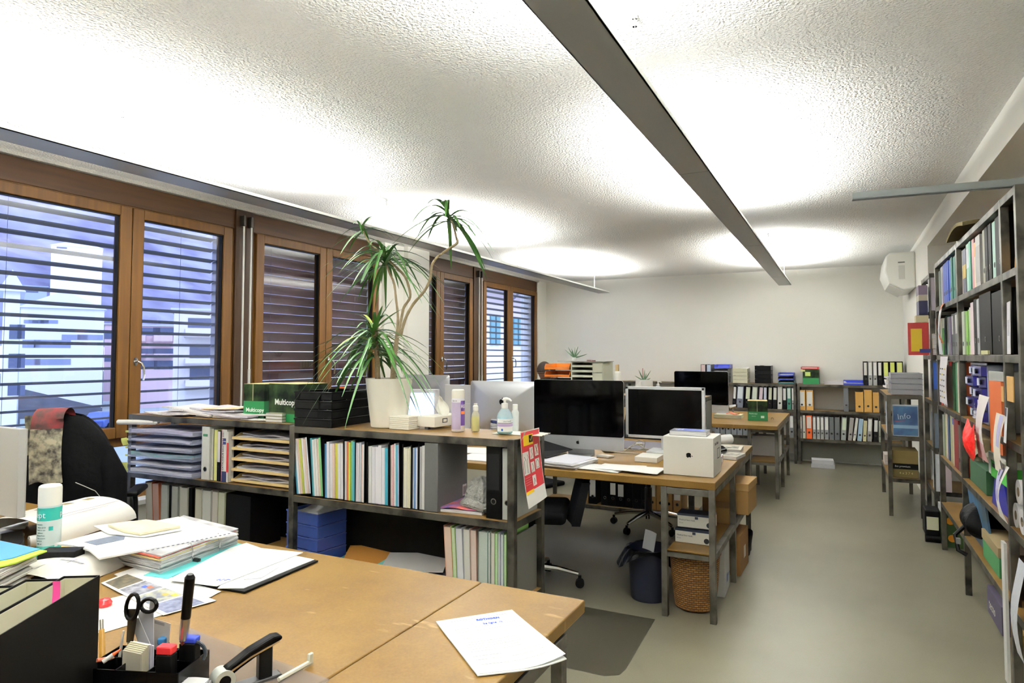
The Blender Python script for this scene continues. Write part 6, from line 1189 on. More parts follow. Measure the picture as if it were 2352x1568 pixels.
# ================================================================ back wall shelves
def backrow(z, items, where, y=9.715, d=.27, x0=None):
    """items: (px0, px1, h, colour, label tuple or None, words, lean)"""
    k = 0
    for (a, b, h, c, lab, wds, ln) in items:
        xa, xb = at(a, 900, Y=y).x, at(b, 900, Y=y).x
        binder((xa + .001, y, z), xb - xa - .003, h, d, c, '%s, %s from the left %s' % (wds, ORD[k], where), lab=lab, ring=.27, lean=ln, rough=.6); k += 1
WL = '#e8e8e4'; FU = (.1, .58, WL)
backrow(1.076, [(1610, 1622, .26, '#3a3438', (.05, .95, '#c8b4b4'), 'dark binder with a full-height pinkish label', 0), (1623, 1635, .26, '#3a3a40', (.05, .95, '#aebfd8'), 'dark binder with a full-height blue label', 0)], 'behind the far black computer')
backrow(1.076, [(1984, 1994, .31, '#101012', FU, 'black binder', 0), (1995, 2005, .31, '#8e908c', FU, 'grey binder with a green-edged label', 0), (2006, 2016, .31, '#8e908c', FU, 'grey binder', 0), (2017, 2027, .31, '#0f0f10', FU, 'black binder with a green label edge', 0),
        (2029, 2043, .31, '#0f0f10', (.08, .6, '#d4dc7a'), 'black binder with a lime label', 0), (2044, 2058, .31, '#0f0f10', (.08, .6, '#d0da6a'), 'black binder with a lime label', 0), (2059, 2076, .31, '#0f0f10', (.08, .6, '#d8de8c'), 'black binder with a lime label', 0)], 'on the corner shelf top')
L4 = [(1681, 1689, '#101012', WL), (1690, 1706, '#5a5f6c', '#dfe6ea'), (1709, 1722, '#0f0f10', '#dce2c8'), (1724, 1738, '#5c605e', '#d4dccc'), (1740, 1751, '#0f0f10', '#dcc8d0'), (1752, 1761, '#101014', '#d8dcec'), (1763, 1773, '#101012', '#c8ccb0'), (1774, 1784, '#101012', '#dcdcd4')]
backrow(.7265, [(a, b, .305, c, (.08, .58, l), {'#0f0f10': 'leaning black binder', '#101012': 'black binder', '#101014': 'narrow black binder', '#5a5f6c': 'slate binder', '#5c605e': 'grey binder'}[c], .07 if i < 5 else .03) for i, (a, b, c, l) in enumerate(L4)] +
        [(1785, 1796, .31, '#d2d2cc', None, 'white binder with small print', .02), (1797, 1806, .3, '#101012', FU, 'black binder with a short label', .01), (1807, 1817, .3, '#2a6a58', (.08, .5, '#d4e0da'), 'green binder', 0), (1818, 1824, .3, '#8a8c88', FU, 'narrow grey binder', 0)], 'behind the green box')
KR = (.14, .8, '#e8e8e6')
backrow(.7265, [(1833, 1850, .27, '#b58a44', KR, 'brown box file with a white label', 0), (1851, 1868, .27, '#b58a44', KR, 'brown box file with a white label', 0), (1937, 1949, .31, '#5a5c60', None, 'lone grey binder', 0), (1964, 1983, .26, '#b58a40', None, 'plain brown box file', 0), (1984, 2003, .29, '#b58a40', None, 'brown box file with black writing', 0), (2004, 2019, .26, '#b58a40', None, 'plain brown box file', 0)], 'on the middle corner board')
for k, w in enumerate(('FOLD', 'DATA', 'PLAN')): pass
gr = '#6c7074'
backrow(.3465, [(1640 + 13 * i, 1652 + 13 * i, .3, gr, None, 'plain grey binder', 0) for i in range(6)] + [(1812, 1822, .3, '#66696a', (.05, .55, WL), 'grey binder with a white label', 0)], 'low behind the far desk')
backrow(.3465, [(1834, 1841, .3, '#8a8c86', FU, 'narrow grey binder', 0), (1842, 1849, .31, '#d4d2c4', None, 'cream binder', 0), (1850, 1864, .31, '#d85a1e', (.1, .55, '#e8ddd6'), 'bright orange binder', 0), (1865, 1873, .3, '#8e908e', FU, 'grey binder', 0), (1874, 1882, .3, '#8e908e', FU, 'grey binder', 0), (1883, 1891, .3, '#8e908e', FU, 'grey binder with a wide label', 0),
        (1892, 1902, .3, '#7c7e80', FU, 'grey binder', 0), (1903, 1914, .3, '#4c5052', None, 'plain dark grey binder', 0), (1915, 1927, .3, '#4e5254', None, 'plain dark grey binder', .01), (1929, 1941, .3, '#8c9290', (.08, .55, '#ccd6c0'), 'leaning grey binder', .06), (1945, 1955, .3, '#8a8684', None, 'leaning grey folder', .1), (1956, 1963, .3, '#dcdad2', None, 'leaning white folder', .14),
        (1966, 1977, .29, '#9ab4c8', None, 'pale blue folder', .1), (1979, 1988, .27, '#b4b088', None, 'olive folder', .06), (1989, 2000, .3, '#807e7a', (.08, .55, WL), 'leaning taupe binder', .05), (2003, 2014, .29, '#101012', (.08, .55, WL), 'leaning black binder', .04), (2016, 2021, .27, '#8a9080', None, 'narrow grey-green folder', 0)], 'on the corner shelf low board')
def bk(px, py=878, y=9.72): return at(px, py, Y=y).x
tray_slant((bk(1640), 9.72, 1.076), 4, '#55585a', 'tall stack of dark letter trays under the blue one on the back shelf', W_=.19, D_=.28, h=.05)
tray_slant((bk(1641), 9.71, 1.279), 1, '#3a48b8', 'bright blue letter tray topping the dark stack on the back shelf', W_=.21, h=.07)
ftray((bk(1683), 9.72, 1.076), .2, .28, .052, 4, '#c8c6ae', 'stack of cream letter trays beside the black ones on the back shelf')
ftray((bk(1734), 9.72, 1.076), .21, .28, .062, 4, '#101012', 'stack of black letter trays on the back shelf')
tray_slant((bk(1788), 9.72, 1.076), 1, '#2c6a6c', 'teal letter tray under the violet-blue one on the back shelf', W_=.2, h=.05)
tray_slant((bk(1787), 9.72, 1.127), 2, '#2f3a98', 'violet-blue letter tray with an orange paper on the back shelf', W_=.2, h=.055)
t = paperbox((bk(1844), 9.72, 1.076), 0, .2, .25, .2, 'green and dark copy-paper box with sticky notes on the back shelf', None, gh=.42)
B().box(.03, .095, -.0025, -.001, .11, .165).build('sticky_note', M('#c2d878', .6), t); B().box(-.025, .03, -.0025, -.001, .17, .195).build('sticky_note', M('#d8dc98', .6), t)
tray_slant((bk(1840), 9.715, 1.277), 1, '#b0242c', 'red letter tray lying on the green copy-paper box', W_=.22, h=.04)
stack((bk(1893), 9.73, 1.076), .27, .22, .05, 'low pile of pale papers on the corner shelf top', n=5, cols=('#dcd8dc', '#d0ccd4'), seed=12)
tray_slant((bk(1937), 9.72, 1.076), 1, '#2438b8', 'bright blue letter tray lying on the corner shelf top', W_=.29, h=.07)
carton((-.56 + .17, 9.60 - .12, .0), .28, .2, .05, '#b8b8bc', 'lower bundle of papers on the floor before the corner shelf', name='paper_bundle', cat='paper bundle'); carton((-.56 + .18, 9.6 - .12, .052), .26, .2, .05, '#c4c4c8', 'upper bundle of papers on the floor before the corner shelf', name='paper_bundle', cat='paper bundle', rz=.06)
one(B().box(0, 1.25, 0, .012, .02, .33), 'wall_panel', M('#8a8a80', .7), 'grey panel low on the wall inside the corner shelf', 'panel', (-.53, 10.02, 0))
# small aisle shelf with the poster
t = thing('poster', 'blue printed poster reading Info in a pale frame, standing in the small aisle shelf', 'poster', (.405, 6.97, .728))
B().box(0, .205, 0, .008, 0, .285).build('frame', M('#c8d0d8', .5), t); B().box(.006, .199, -.001, 0, .006, .272).build('picture', M('#1f3a66', .45, kind='picture', vs=9, hex2='#3d6488'), t)
text('Info', .07, M('#c8d4e0', .5), t, (.04, -.002, .15), (PI / 2, -.12, 0)); B().prism([(.02, .13), (.1, .14), (.1, .145), (.02, .137)], -.0025, -.001, 'y').build('red_stroke', M('#a02030', .5), t); B().box(.006, .199, -.0012, -.0002, .07, .1).build('light_wave', M('#8fb0cc', .5), t)
carton((.397, 6.99, .3475), .205, .3, .125, '#5c4f26', 'olive-brown carton with white lettering in the small aisle shelf', bev=.003); carton((.397, 6.99, .474), .205, .3, .12, '#6a5a2c', 'plain olive-brown carton on top of the lettered one in the small aisle shelf')
t = one(B().box(0, .2, -.001, 0, 0, .05), 'carton_label', M('#0c0c0c', .5), 'black label strip with small white lettering on the olive-brown cartons', 'label', (.40, 6.989, .425)); text('ibo premium', .024, M('#d8d4c8', .5), t, (.015, -.002, .018)); text('4 x 3 7 4', .03, M('#a89a60', .5), t, (.05, -.002, -.045))
for k in range(4): ftray((.40, 6.98, 1.1035 + .0), .25, .34, .05, 4, '#a8aab0', 'stack of smoky clear letter trays on the small aisle shelf', paper=False, gl=.2) if k == 0 else None
stack((.39, 7.42, 1.1005), .22, .3, .13, 'tall white paper pile behind the smoky trays on the small aisle shelf', n=8, seed=15)
sheet((.35, 6.99, .75), .001, .001, 'x') if 0 else one(B().box(0, .006, 0, .25, 0, .3), 'drawing_board', M('#b8c4d4', .5), 'pale blue board standing at the left edge of the small aisle shelf', 'board', (.365, 6.99, .728), 0)
flatbook((.37, 7.76, .347), .2, .26, .1, '#d0c8c4', 'thick pinkish catalogue at the far end of the small aisle shelf')
# ================================================================ the tall shelf wall on the right (front faces the aisle)
RZ = -PI / 2; XF = .668
def yr(px, z): return at(px, 900, X=.66).y
def rrow(z, y_far, items, where, x=XF, group=None, end=None):
    """items from far to near, stretched over the bay; wide ones are rows of equal neighbours"""
    y = y_far; f = ((y_far - end) / sum(i[0] for i in items)) if end else 1
    for it in items:
        w, h, d, c, wds, kind = it[:6]; ex = it[6] if len(it) > 6 else None; w *= f
        n = 1 if not wds or w < .1 or 'case' in wds or 'wide' in wds or 'broad' in wds else round(w / .08)
        for q in range(n):
            if wds:
                lb = '%s %s' % (wds if n == 1 else ORD[q] + ' ' + wds.split(',')[0] + ' of %d' % n + (',' + wds.split(',')[1] if ',' in wds else ''), where); loc = (x + rnd.uniform(0, .012), y, z + .0015); hh = min(h, min([b_ for b_ in ZS if b_ > z + .01]) - .044 - z) - rnd.uniform(0, .008)
                if kind == 'b': binder(loc, w / n - .003, hh, d, c, lb, rz=RZ, lab=ex, ring=.25)
                else: book(loc, w / n - .003, hh, d, c, lb, rz=RZ, band=ex)
            y -= w / n
ZS = [2.165, 1.83, 1.465, 1.09, .71, .36]
A_ = 'on the second board from the top, far bay'; N_ = 'on the second board from the top, near bay'
rrow(1.83, 5.91, [(.05, .27, .2, '#9aa89a', 'grey-green book', 'k'), (.05, .29, .24, '#c4c8cc', 'pale grey book', 'k'), (.05, .3, .24, '#5a3a5c', 'plum book', 'k'), (.09, .3, .27, '#1c3f9c', 'deep blue binder', 'b', None), (.09, .3, .27, '#2146a8', 'brighter blue binder', 'b', None), (.09, .31, .27, '#1f6458', 'teal-green binder', 'b', None),
        (.06, .31, .27, '#16382e', 'dark green binder', 'b', None), (.05, .3, .27, '#0c0c0d', 'black binder', 'b', None)], 'in the far bay, second board down', end=4.915)
rrow(1.83, 4.865, [(.06, .28, .24, '#e8e2dc', 'white-spined book', 'k'), (.09, .27, .24, '#2a2c44', 'navy and ochre catalogue', 'k', (.35, .65, '#b0984c')), (.07, .31, .24, '#a8d0c0', 'mint folder', 'k', (.5, .9, '#e0e4ea')), (.05, .32, .26, '#4a9a80', 'green folder', 'k'), (.06, .32, .26, '#d8a4a8', 'pink folder', 'k'), (.06, .26, .2, '#ecdcc0', 'white catalogue with an orange top', 'k', (.7, .98, '#e8b070')),
        (.1, .28, .2, '#b4b2b0', 'wide grey catalogue with pictures', 'k', (.1, .8, '#a09e9c')), (.02, .0, 0, '', None, ''), (.06, .315, .27, '#8c8d80', 'tall grey-faced box file', 'b', None), (.12, .31, .28, '#101011', 'thick black box file', 'b', None), (.08, .31, .28, '#a8c8bc', 'pale mint box file', 'b', None), (.15, .31, .28, '#0e0e0f', 'broad black case', 'b', None)], 'in the middle bay, second board down', end=3.64)
one(B().box(0, .003, 0, .11, 0, .14), 'card_sleeve', M('#c89a50', .7), 'small brown envelope leaning in the narrow near bay', 'envelope', (.672, 3.47, 1.832), rot=(0, .05, -.25))
one(B().box(0, .24, 0, .13, 0, .3), 'grey_case', M('#6a6c68', .6), 'grey case in the narrow bay nearest the camera, upper part', 'case', (.70, 3.36, 1.832), 0, bev=.004)
rrow(1.465, 5.91, [(.05, .28, .22, '#d4cfc0', 'cream book', 'k'), (.06, .2, .22, '#3a9a3c', 'short bright green book', 'k'), (.05, .27, .22, '#a8c4cc', 'pale blue book', 'k'), (.05, .27, .22, '#4a6a8a', 'steel-blue folder', 'k'), (.06, .28, .24, '#26564e', 'dark teal folder', 'k'), (.04, .27, .22, '#b8bcc0', 'light grey folder', 'k'),
        (.05, .27, .24, '#6c5c78', 'mauve folder', 'k'), (.06, .28, .26, '#3a3c40', 'charcoal binder', 'b', (.1, .5, '#c8c8c4')), (.06, .28, .26, '#26282c', 'near-black binder', 'b', None), (.07, .28, .26, '#5a5c5a', 'grey binder', 'b', (.1, .5, '#d4d4d0')), (.05, .28, .26, '#3c4a44', 'moss binder', 'b', None), (.06, .28, .26, '#1a1a1c', 'black binder', 'b', None)], 'in the far bay, third board down', end=4.915)
rrow(1.465, 4.865, [(.06, .27, .24, '#c4ccbc', 'pale sage binder', 'b', None), (.1, .27, .24, '#6a9a3c', 'leaf-green binder', 'b', None), (.05, .28, .24, '#c8c4bc', 'beige folder', 'k'), (.06, .3, .26, '#dcd8d8', 'white pink-edged folder', 'k', (.0, 1, '#dcc8cc')), (.06, .31, .26, '#0d0d0e', 'slim black binder', 'b', None), (.05, .31, .26, '#8c8c8e', 'metal-edged black binder', 'b', (.05, .7, '#a8a8aa')),
        (.2, .32, .28, '#080809', 'very broad black case', 'b', None), (.22, .31, .28, '#0a0a0b', 'second broad black case', 'b', None)], 'in the middle bay, third board down', end=3.64)
one(B().box(0, .003, 0, .14, 0, .23).slot(1).box(-.001, 0, .03, .07, .08, .15), 'display_card', [M('#f2f0f6', .5), M('#cfccd4', .5)], 'white card with a small grey square, standing at the front of the near bay', 'card', (.652, 3.50, 1.467), rot=(0, .02, -.08))
one(B().box(0, .25, 0, .2, 0, .2), 'dark_box', M('#1a1a1a', .7), 'dark box behind the white card in the narrow near bay', 'box', (.70, 3.36, 1.467), 0)
t = thing('desk_clutter', 'small black clamp lamp with a grey arm in the middle bay', 'lamp', (.70, 3.84, 1.467)); B().box(0, .08, 0, .06, 0, .02).build('base', BLACK, t); B().tube([(.02, .03, .02), (.0, .06, .08), (-.02, .12, .13)], .008, 8).build('arm', M('#8e8c80', .4), t); B().cyl((0, .0, .02), (.0, .0, .06), .02, n=12).build('head', BLACK, t)
one(B().box(0, .05, 0, .08, 0, .02), 'eraser_block', M('#b8b88c', .7), 'small yellowish block lying on the third board of the middle bay', 'block', (.66, 4.03, 1.467), .2)
def hang(loc, w, h, m, label, bow=.03, rz=0, cat='paper', name='hanging_sheet', extra=None):
    t = thing(name, label, cat, loc, rz)
    f = lambda u, v, o=0: (-.004 - bow * math.sin(v * PI) * (.5 + .5 * u) - .01 * (1 - v) - o, -u * w, -h * (1 - v) + .0)
    B().grid(lambda u, v: f(u, v), 8, 12).build('sheet', m, t)
    for (u0, u1, v0, v1, mm) in (extra or ()): B().grid(lambda u, v: f(u0 + (u1 - u0) * u, v0 + (v1 - v0) * v, .0015), 3, 3).build('printed_area', mm, t)
    return t
hang((.66, 5.75, 1.83), .20, .36, M('#e8ecf2', .6), 'long white paper strip hanging over the second board of the far bay', bow=.02); hang((.655, 5.60, 1.83), .16, .28, M('#c8703a', .6), 'curled orange-edged leaflet hanging beside the long white strip', bow=.05)
DM = M('#4a4a50', .6); YM = M('#e0c848', .6)
hang((.648, 5.68, 1.455), .38, .33, M('#f0eef4', .6), 'white list with small marks and yellow dots hanging below the third board', bow=.01, extra=[(.1 + .27 * (k % 3), .26 + .27 * (k % 3), .12 + .12 * (k // 3), .15 + .12 * (k // 3), YM if k % 4 == 1 else DM) for k in range(18)])
# fourth board (z 1.09)
rrow(1.09, 5.91, [(.05, .3, .24, '#a8342c', 'dark red book', 'k'), (.09, .3, .24, '#d4c8c0', 'beige catalogue', 'k'), (.08, .29, .24, '#c8b8b8', 'rose-grey catalogue', 'k'), (.18, .0, 0, '', None, ''), (.12, .33, .26, '#1f4a28', 'tall dark green box file', 'b', None), (.04, .33, .24, '#2f7a4c', 'slim green folder', 'k'), (.09, .34, .24, '#e4d8c8', 'cream folder with an orange edge', 'k'), (.06, .33, .24, '#d86a2c', 'bright orange folder', 'k', (.0, .25, '#d8c050'))], 'in the far bay, fourth board down', end=4.915)
t = thing('drawer_organiser', 'white organiser with ten small blue-purple drawers in the middle bay', 'organiser', (.69, 4.74, 1.092), RZ)
B().box(0, .5, 0, .2, 0, .012).box(0, .5, 0, .2, .316, .328).box(0, .012, 0, .2, 0, .328).box(.488, .5, 0, .2, 0, .328).box(.244, .256, 0, .2, 0, .328).box(0, .5, .19, .2, 0, .328).build('frame', M('#c8ccdc', .4), t)
for r_ in range(5):
    for c_ in range(2):
        dr = B().box(.014 + c_ * .244, .24 + c_ * .246, -.006 - .02 * ((r_ + c_) % 2), .18, .014 + r_ * .061, .068 + r_ * .061).build('drawer', M('#26226a', .2), t)
        B().box(.02 + c_ * .244, .075 + c_ * .244, -.012 - .02 * ((r_ + c_) % 2), -.0065 - .02 * ((r_ + c_) % 2), .02 + r_ * .061, .06 + r_ * .061).build('label_window', M('#e4e8f4', .4), dr); B().cyl((.13 + c_ * .245, -.016 - .02 * ((r_ + c_) % 2), .04 + r_ * .061), (.13 + c_ * .245, -.0065, .04 + r_ * .061), .014, n=12).build('pull', BLACK, dr)
one(B().box(0, .24, 0, .36, 0, .29), 'grey_box', M('#8e8e8a', .7, var=.15), 'large pale grey box behind the hanging bags, board at eye level', 'box', (.69, 3.86, 1.092), 0, bev=.004); one(B().box(-.004, .02, 0, .12, 0, .1), 'black_pouch', BLACK, 'black pouch stuck on the pale grey box', 'pouch', (.68, 3.88, 1.14), 0, bev=.012)
t = hang((.64, 4.14, 1.26), .26, .32, M('#e8e0dc', .6), 'white carrier bag with red lower half hanging in front of the middle bay', bow=.03, cat='bag', name='carrier_bag', extra=[(.0, 1, 0, .28, M('#d8a8a8', .5))]); B().grid(lambda u, v: (-.05 - .035 * math.sin(u * PI) * math.sin(v * PI), -.24 * u + .10, -.32 + .17 * v + .02 * math.sin(u * 7)), 10, 8).build('red_plastic', M('#e0221c', .3, bump=1.2, bs=22), t); text('med manor', .035, M('#8a8a8c', .5), t, (-.045, -.12, -.2), (PI / 2, 0, -PI / 2)).rotation_euler = (0, -PI / 2, PI)
one(B().box(0, .02, 0, .16, 0, .34), 'brown_folder', M('#a8501e', .6), 'rust-brown folder edge right of the red and white bag', 'folder', (.655, 3.72, 1.0), rot=(0, .0, .12))
for (yy, zz, w_, h_, c, lb) in ((3.60, 1.26, .12, .11, '#a8834a', 'taller piece of brown corrugated card above the hanging papers'), (3.76, 1.25, .09, .07, '#b08850', 'shorter piece of brown corrugated card above the hanging papers')): one(B().box(0, .004, 0, w_, 0, h_), 'cardboard_piece', M(c, .8), lb, 'cardboard', (.655, yy - w_, zz), 0)
LV = M('#b4b0d4', .6); BD = M('#181830', .4)
hang((.635, 3.70, 1.20), .20, .26, M('#e6dccc', .6), 'cream sheet with a lilac block, upper of two hung at the near post', bow=.02, extra=[(.45, .85, .45, .98, LV), (.85, .97, .1, .25, BD)]); hang((.632, 3.62, .985), .17, .24, M('#e8e4dc', .6), 'curling cream sheet with a lilac block, lower of two hung at the near post', bow=.035, extra=[(.1, .75, .35, .95, LV), (.2, .35, .78, .98, BD), (.6, .75, .72, .92, BD)])
hang((.628, 3.47, 1.24), .05, .15, M('#f0f2f8', .6), 'narrow white tag on the near post', bow=.0, cat='tag', name='paper_tag', extra=[(.2, .7, .75, .98, BD)])
# fifth board (z .71)
rrow(.71, 5.91, [(.08, .31, .24, '#a8b4a4', 'pale green-grey folder', 'k'), (.06, .32, .24, '#c8cc2c', 'yellow-lime folder', 'k'), (.08, .33, .24, '#e0d4c8', 'cream folder', 'k'), (.07, .33, .24, '#24426a', 'navy folder', 'k'), (.09, .34, .24, '#b0b48a', 'olive folder', 'k'), (.12, .33, .24, '#ddd4b8', 'cream folder with a blue tab', 'k', (.85, .98, '#5a7ac0')), (.16, .33, .26, '#6a1a18', 'wide dark red box', 'k'), (.14, .3, .26, '#4a3c34', 'brown ring binder', 'b', None), (.05, .28, .24, '#c84a30', 'thin orange-red folder', 'k')], 'in the far bay, fifth board down', end=4.915)
carton((.68, 4.30, .712), .28, .5, .13, '#14401e', 'dark green carton under the brushes in the middle bay', name='carton')
one(B().grid(lambda u, v: (u * .25, v * .4, .05 + .04 * math.sin(u * 9) * math.sin(v * 13) + .03 * math.sin(v * 5)), 18, 18, th=.03), 'tangled_tools', M('#9a9480', .6, bump=1, bs=40), 'tangle of pale metal parts lying on the dark green carton', 'parts', (.68, 4.36, .86))
one(B().box(0, .2, 0, .5, 0, .02), 'wooden_bar', M('#c4b48c', .6), 'pale wooden bar lying across the front of the middle bay', 'bar', (.665, 4.32, 1.0), 0, bev=.006) if 0 else one(B().box(0, .25, 0, .42, 0, .018).box(0.02, .05, .02, .05, -.10, 0).box(0.02, .05, .36, .39, -.10, 0), 'small_rack', M('#c4b48c', .6), 'small rack with a pale wooden top in the middle bay', 'rack', (.665, 4.36, .985), 0)
carton((.66, 3.68, .86), .22, .36, .12, '#3c9a34', 'bright green carton with black print in the middle bay', name='carton', lid=(.035, '#e4e4dc')); carton((.665, 4.05, .862), .2, .08, .11, '#dce4e0', 'small white carton left of the bright green one', name='carton')
one(B().box(-.001, 0, .05, .2, .05, .07), 'black_print', BLACK, 'black printed word on the bright green carton', 'print', (.659, 3.80, .86)) 
one(B().prism([(0, 0), (.4, 0), (.3, .15), (.1, .15)], 0, .2, 'x'), 'blue_bag', M('#1a1c7a', .4), 'dark blue bag under the bright green carton', 'bag', (.672, 3.72, .712)); one(B().grid(lambda u, v: (u * .2, v * .3, .06 + .05 * math.sin(v * PI)), 8, 8, th=.04), 'rope_coil', M('#cfcab0', .8, bump=1, bs=60), 'coil of cream cord in front of the dark blue bag', 'cord', (.655, 3.66, .72)) if 0 else None
# sixth board (z .36)
carton((.675, 4.0, .362), .28, .42, .15, '#2c6a38', 'mid-green carton on the low board of the middle bay', name='carton', lid=(.05, '#7a6a48')); carton((.68, 3.70, .362), .26, .26, .2, '#4c3a2a', 'brown carton next to the mid-green one', name='carton')
one(B().box(0, .01, 0, .55, 0, .32), 'picture_board', M('#2b3a44', .5, kind='picture', vs=6, hex2='#2d5a80'), 'dark board with a blue landscape leaning in the lowest middle bay', 'picture', (.70, 4.3, .362), rot=(0, -.1, 0))
t = thing('camera_bag', 'black bag with a hanging buckle sticking out over the aisle from the lowest board', 'bag', (.62, 4.52, .42))
def cbf(u, v): a = u * 2 * PI; p = (v - .5) * PI; r = 1 + .12 * math.sin(a * 3 + v * 5) + .08 * math.sin(a * 7); return (.14 + .16 * math.cos(a) * math.cos(p) * r, .15 + .2 * math.sin(a) * math.cos(p) * r, .08 + .1 * math.sin(p) * r)
B().grid(cbf, 36, 18).build('cloth', M('#0a0a0b', .6, bump=1, bs=30), t); B().tube([(.0, .1, .05), (-.05, .08, .0), (-.04, .05, -.08), (0, .04, -.1)], .012, 8).build('strap', BLACK, t); B().box(-.05, -.03, .03, .06, -.04, -.01).build('buckle', M('#9a9a9c', .3, .6), t)
t = carton((.675, 3.98, .362 - .27), .26, .36, .14, '#3c3448', 'dark carton with pale lettering reading tecno, near the floor', name='carton') ; text('tecno', .07, M('#c8c4bc', .5), t, (-.002, .30, .04), (PI / 2, 0, -PI / 2))
t = carton((.70, 3.70, .005), .24, .22, .2, '#9a7a40', 'brown carton with a white label close to the floor in the middle bay', name='carton'); B().box(-.001, 0, .05, .16, .05, .15).build('label', M('#d0ccc4', .6), t)
# rolls of tape in the narrow near bay
for k, (yy, zz) in enumerate(((3.46, .80), (3.50, .71 + .0), (3.43, .62))):
    if k == 1: continue
for k, (yy, zz, lb) in enumerate(((3.47, .83, 'white paper roll, uppermost of three in the narrow near bay'), (3.53, .72, 'white paper roll on the board below the uppermost one'), (3.42, .715, 'white paper roll beside the lower one in the narrow near bay'))):
    t = thing('paper_roll', lb, 'roll', (.66, yy, zz + .052 * 0)); 
    b = B(); b.cyl((0, 0, .052), (.14, 0, .052), .052, n=32, cap=False); k_ = 32
    for x in (0, .14):
        vs = [(x, R * math.cos(2 * PI * i / k_), .052 + R * math.sin(2 * PI * i / k_)) for R in (.052, .02) for i in range(k_)]; b._a(vs, [(i, (i + 1) % k_, (i + 1) % k_ + k_, i + k_) for i in range(k_)])
    b.build('paper', M('#ecebee', .7), t); B().cyl((-.0005, 0, .052), (.14, 0, .052), .0202, n=24, cap=False).cyl((.03, 0, .052), (.031, 0, .052), .02, n=24).build('core', M('#7a6a50', .8), t)
one(B().box(-.012, .0, 0, .06, 0, .62), 'white_profile', M('#dcdcd8', .5), 'white strip standing on the floor against the nearest post', 'strip', (.645, 3.64, .0), 0)
one(B().grid(lambda u, v: (-.01 - .02 * math.sin(v * 4), -u * .12, v * .4), 6, 10), 'plastic_bag', M('#dfe4ee', .3, bump=1, bs=25), 'white plastic bag with a blue corner bulging from the low near bay', 'bag', (.655, 3.50, .2)); one(B().box(0, .24, 0, .24, 0, .22), 'brown_carton', M('#8f6a34', .8), 'brown carton on the lowest board of the narrow near bay', 'box', (.70, 3.352, .362), 0)
# top of the shelf wall
one(B().grid(lambda u, v: (-.06 + u * .36, v * .62, .02 + .035 * math.sin(v * PI) + .01 * math.sin(u * 7)), 10, 12, th=.02), 'cloth_bundle', M('#5a5030', .9, bump=1, bs=30), 'olive cloth bundle lying on top of the shelf wall', 'cloth', (.66, 4.25, 2.166)); one(B().lathe([(.0, 0), (.03, .004), (.032, .03), (.0, .045)], n=14), 'white_lump', M('#dcd8c0', .6), 'small white packet beside the olive cloth bundle', 'packet', (.63, 4.62, 2.168) if 0 else (.69, 4.93, 2.166))
# the narrow shelf beyond: faces both the aisle and the camera
def frow(z, items, where, y=6.33, x=.665):
    for k, (w, h, c, wds, bandd) in enumerate(items):
        if wds: book((x, y, z + .0015), w - .002, h, .2, c, wds + ' ' + where, band=bandd)
        x += w
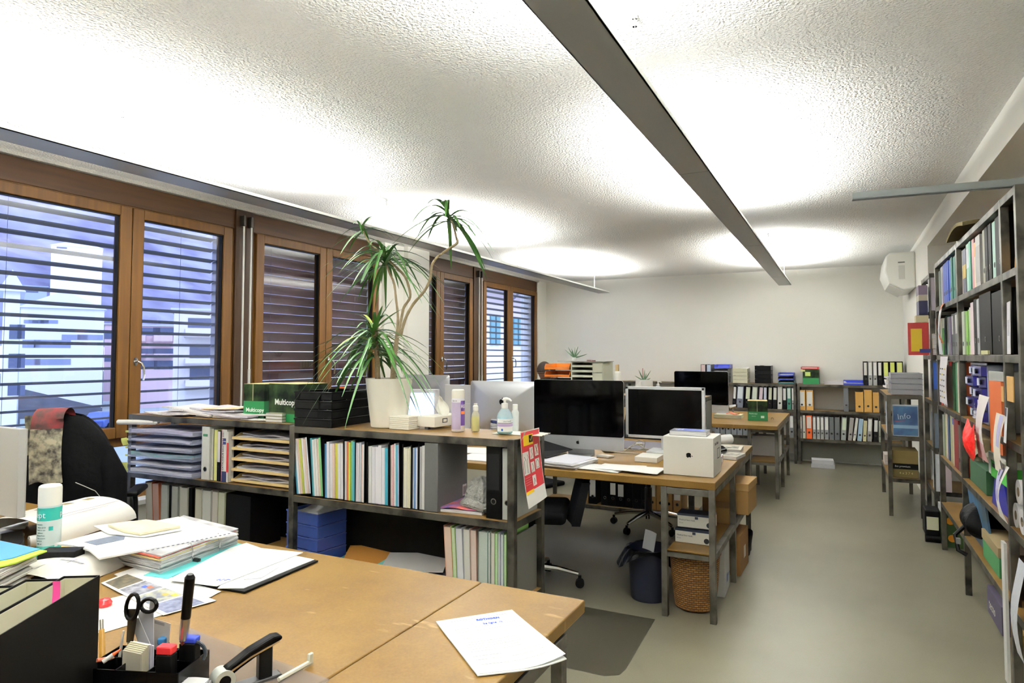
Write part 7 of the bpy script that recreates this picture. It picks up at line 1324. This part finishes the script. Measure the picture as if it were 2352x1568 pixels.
# goods facing the camera at the near end
frow(1.83, [(.03, .27, '#b8b0bc', 'lilac-grey magazine', None), (.03, .27, '#7a6a5c', 'brown magazine', None), (.03, .26, '#a8a08c', 'khaki magazine', None), (.03, .27, '#4c5058', 'slate magazine', None), (.03, .26, '#a8a4a0', 'ash magazine', None)], 'on the upper board of the narrow far shelf')
flatbook((.665, 6.32, 1.466), .2, .2, .05, '#5a1412', 'dark red flat box, lowest on the third board of the narrow far shelf'); flatbook((.665, 6.32, 1.518), .2, .2, .08, '#c4b890', 'cream flat box on the dark red one'); flatbook((.665, 6.32, 1.60), .2, .2, .04, '#e2e0dc', 'white flat box above the cream one')
t = thing('file_pile', 'red, yellow and white folders sticking out from the narrow far shelf', 'folders', (.50, 6.40, 1.466))
B().box(0, .15, 0, .02, 0, .27).build('red_folder', M('#9a201c', .5), t); B().box(.02, .1, -.004, 0, .03, .22).build('yellow_folder', M('#d8b828', .5), t); B().box(.04, .15, .021, .3, .0, .2).build('white_folder', M('#dcdcd4', .6), t); B().box(.06, .15, .0, .12, .275, .33).build('cream_block', M('#cfc49c', .6), t); B().box(.08, .16, -.006, -.004, .02, .05).build('blue_strip', M('#20286a', .5), t)
t = thing('carton_column', 'purple and navy packets stacked outside the narrow far shelf', 'packets', (.585, 6.42, 1.80)); B().box(0, .065, 0, .2, .0, .12).build('navy_packet', M('#14163c', .4), t); B().box(0, .065, 0, .2, .121, .17).build('cream_packet', M('#b8b09c', .6), t); B().box(0, .065, 0, .2, .171, .25).build('purple_packet', M('#6a5a6c', .5), t)
frow(1.09, [(.08, .33, '#34353a', 'dark binder with tall blue lettering', (.3, .95, '#1f4a9c')), (.03, .32, '#c8ccc4', 'pale book', None), (.03, .32, '#8a2a24', 'red-brown book', None), (.05, .3, '#d4d0c8', 'white book', None)], 'on the eye-level board of the narrow far shelf')
frow(.71, [(.05, .28, '#56606c', 'blue-grey book', None), (.05, .28, '#a8a698', 'grey-beige book', None), (.08, .3, '#c8ccd0', 'pale bundle', None)], 'on the lower board of the narrow far shelf'); frow(.36, [(.06, .3, '#d8dce0', 'white upright folder', None), (.05, .3, '#c8b8bc', 'pinkish upright folder', None)], 'on the low board of the narrow far shelf')
t = carton((.665, 6.0, .002), .2, .22, .30, '#2f4a1c', 'box with orange sunflowers on green standing between the tall shelves', name='carton', lid=(.05, '#b8b8b4'))
for (x, z) in ((.05, .2), (.12, .14), (.06, .07), (.14, .22)): B().cyl((x, -.001, z), (x, .0, z), .028, n=10).build('sunflower', M('#d88a14', .5), t)
t = thing('small_trolley', 'black trolley with a white packet between the tall shelves', 'trolley', (.56, 6.1, 0)); B().box(0, .1, 0, .2, .05, .25).build('body', BLACK, t, bev=.01); B().box(.01, .09, -.003, 0, .1, .2).build('packet', M('#d8d4b8', .6), t); B().cyl((0, .02, .03), (.1, .02, .03), .03, n=12).build('wheel', BLACK, t)
one(B().box(0, .1, 0, .18, 0, .62), 'grey_cabinet', M('#6c6c6a', .5, .3), 'slim grey cabinet beyond the sunflower box', 'cabinet', (.60, 6.14 + .05, .06) if 0 else (.88, 6.02, .0), 0)
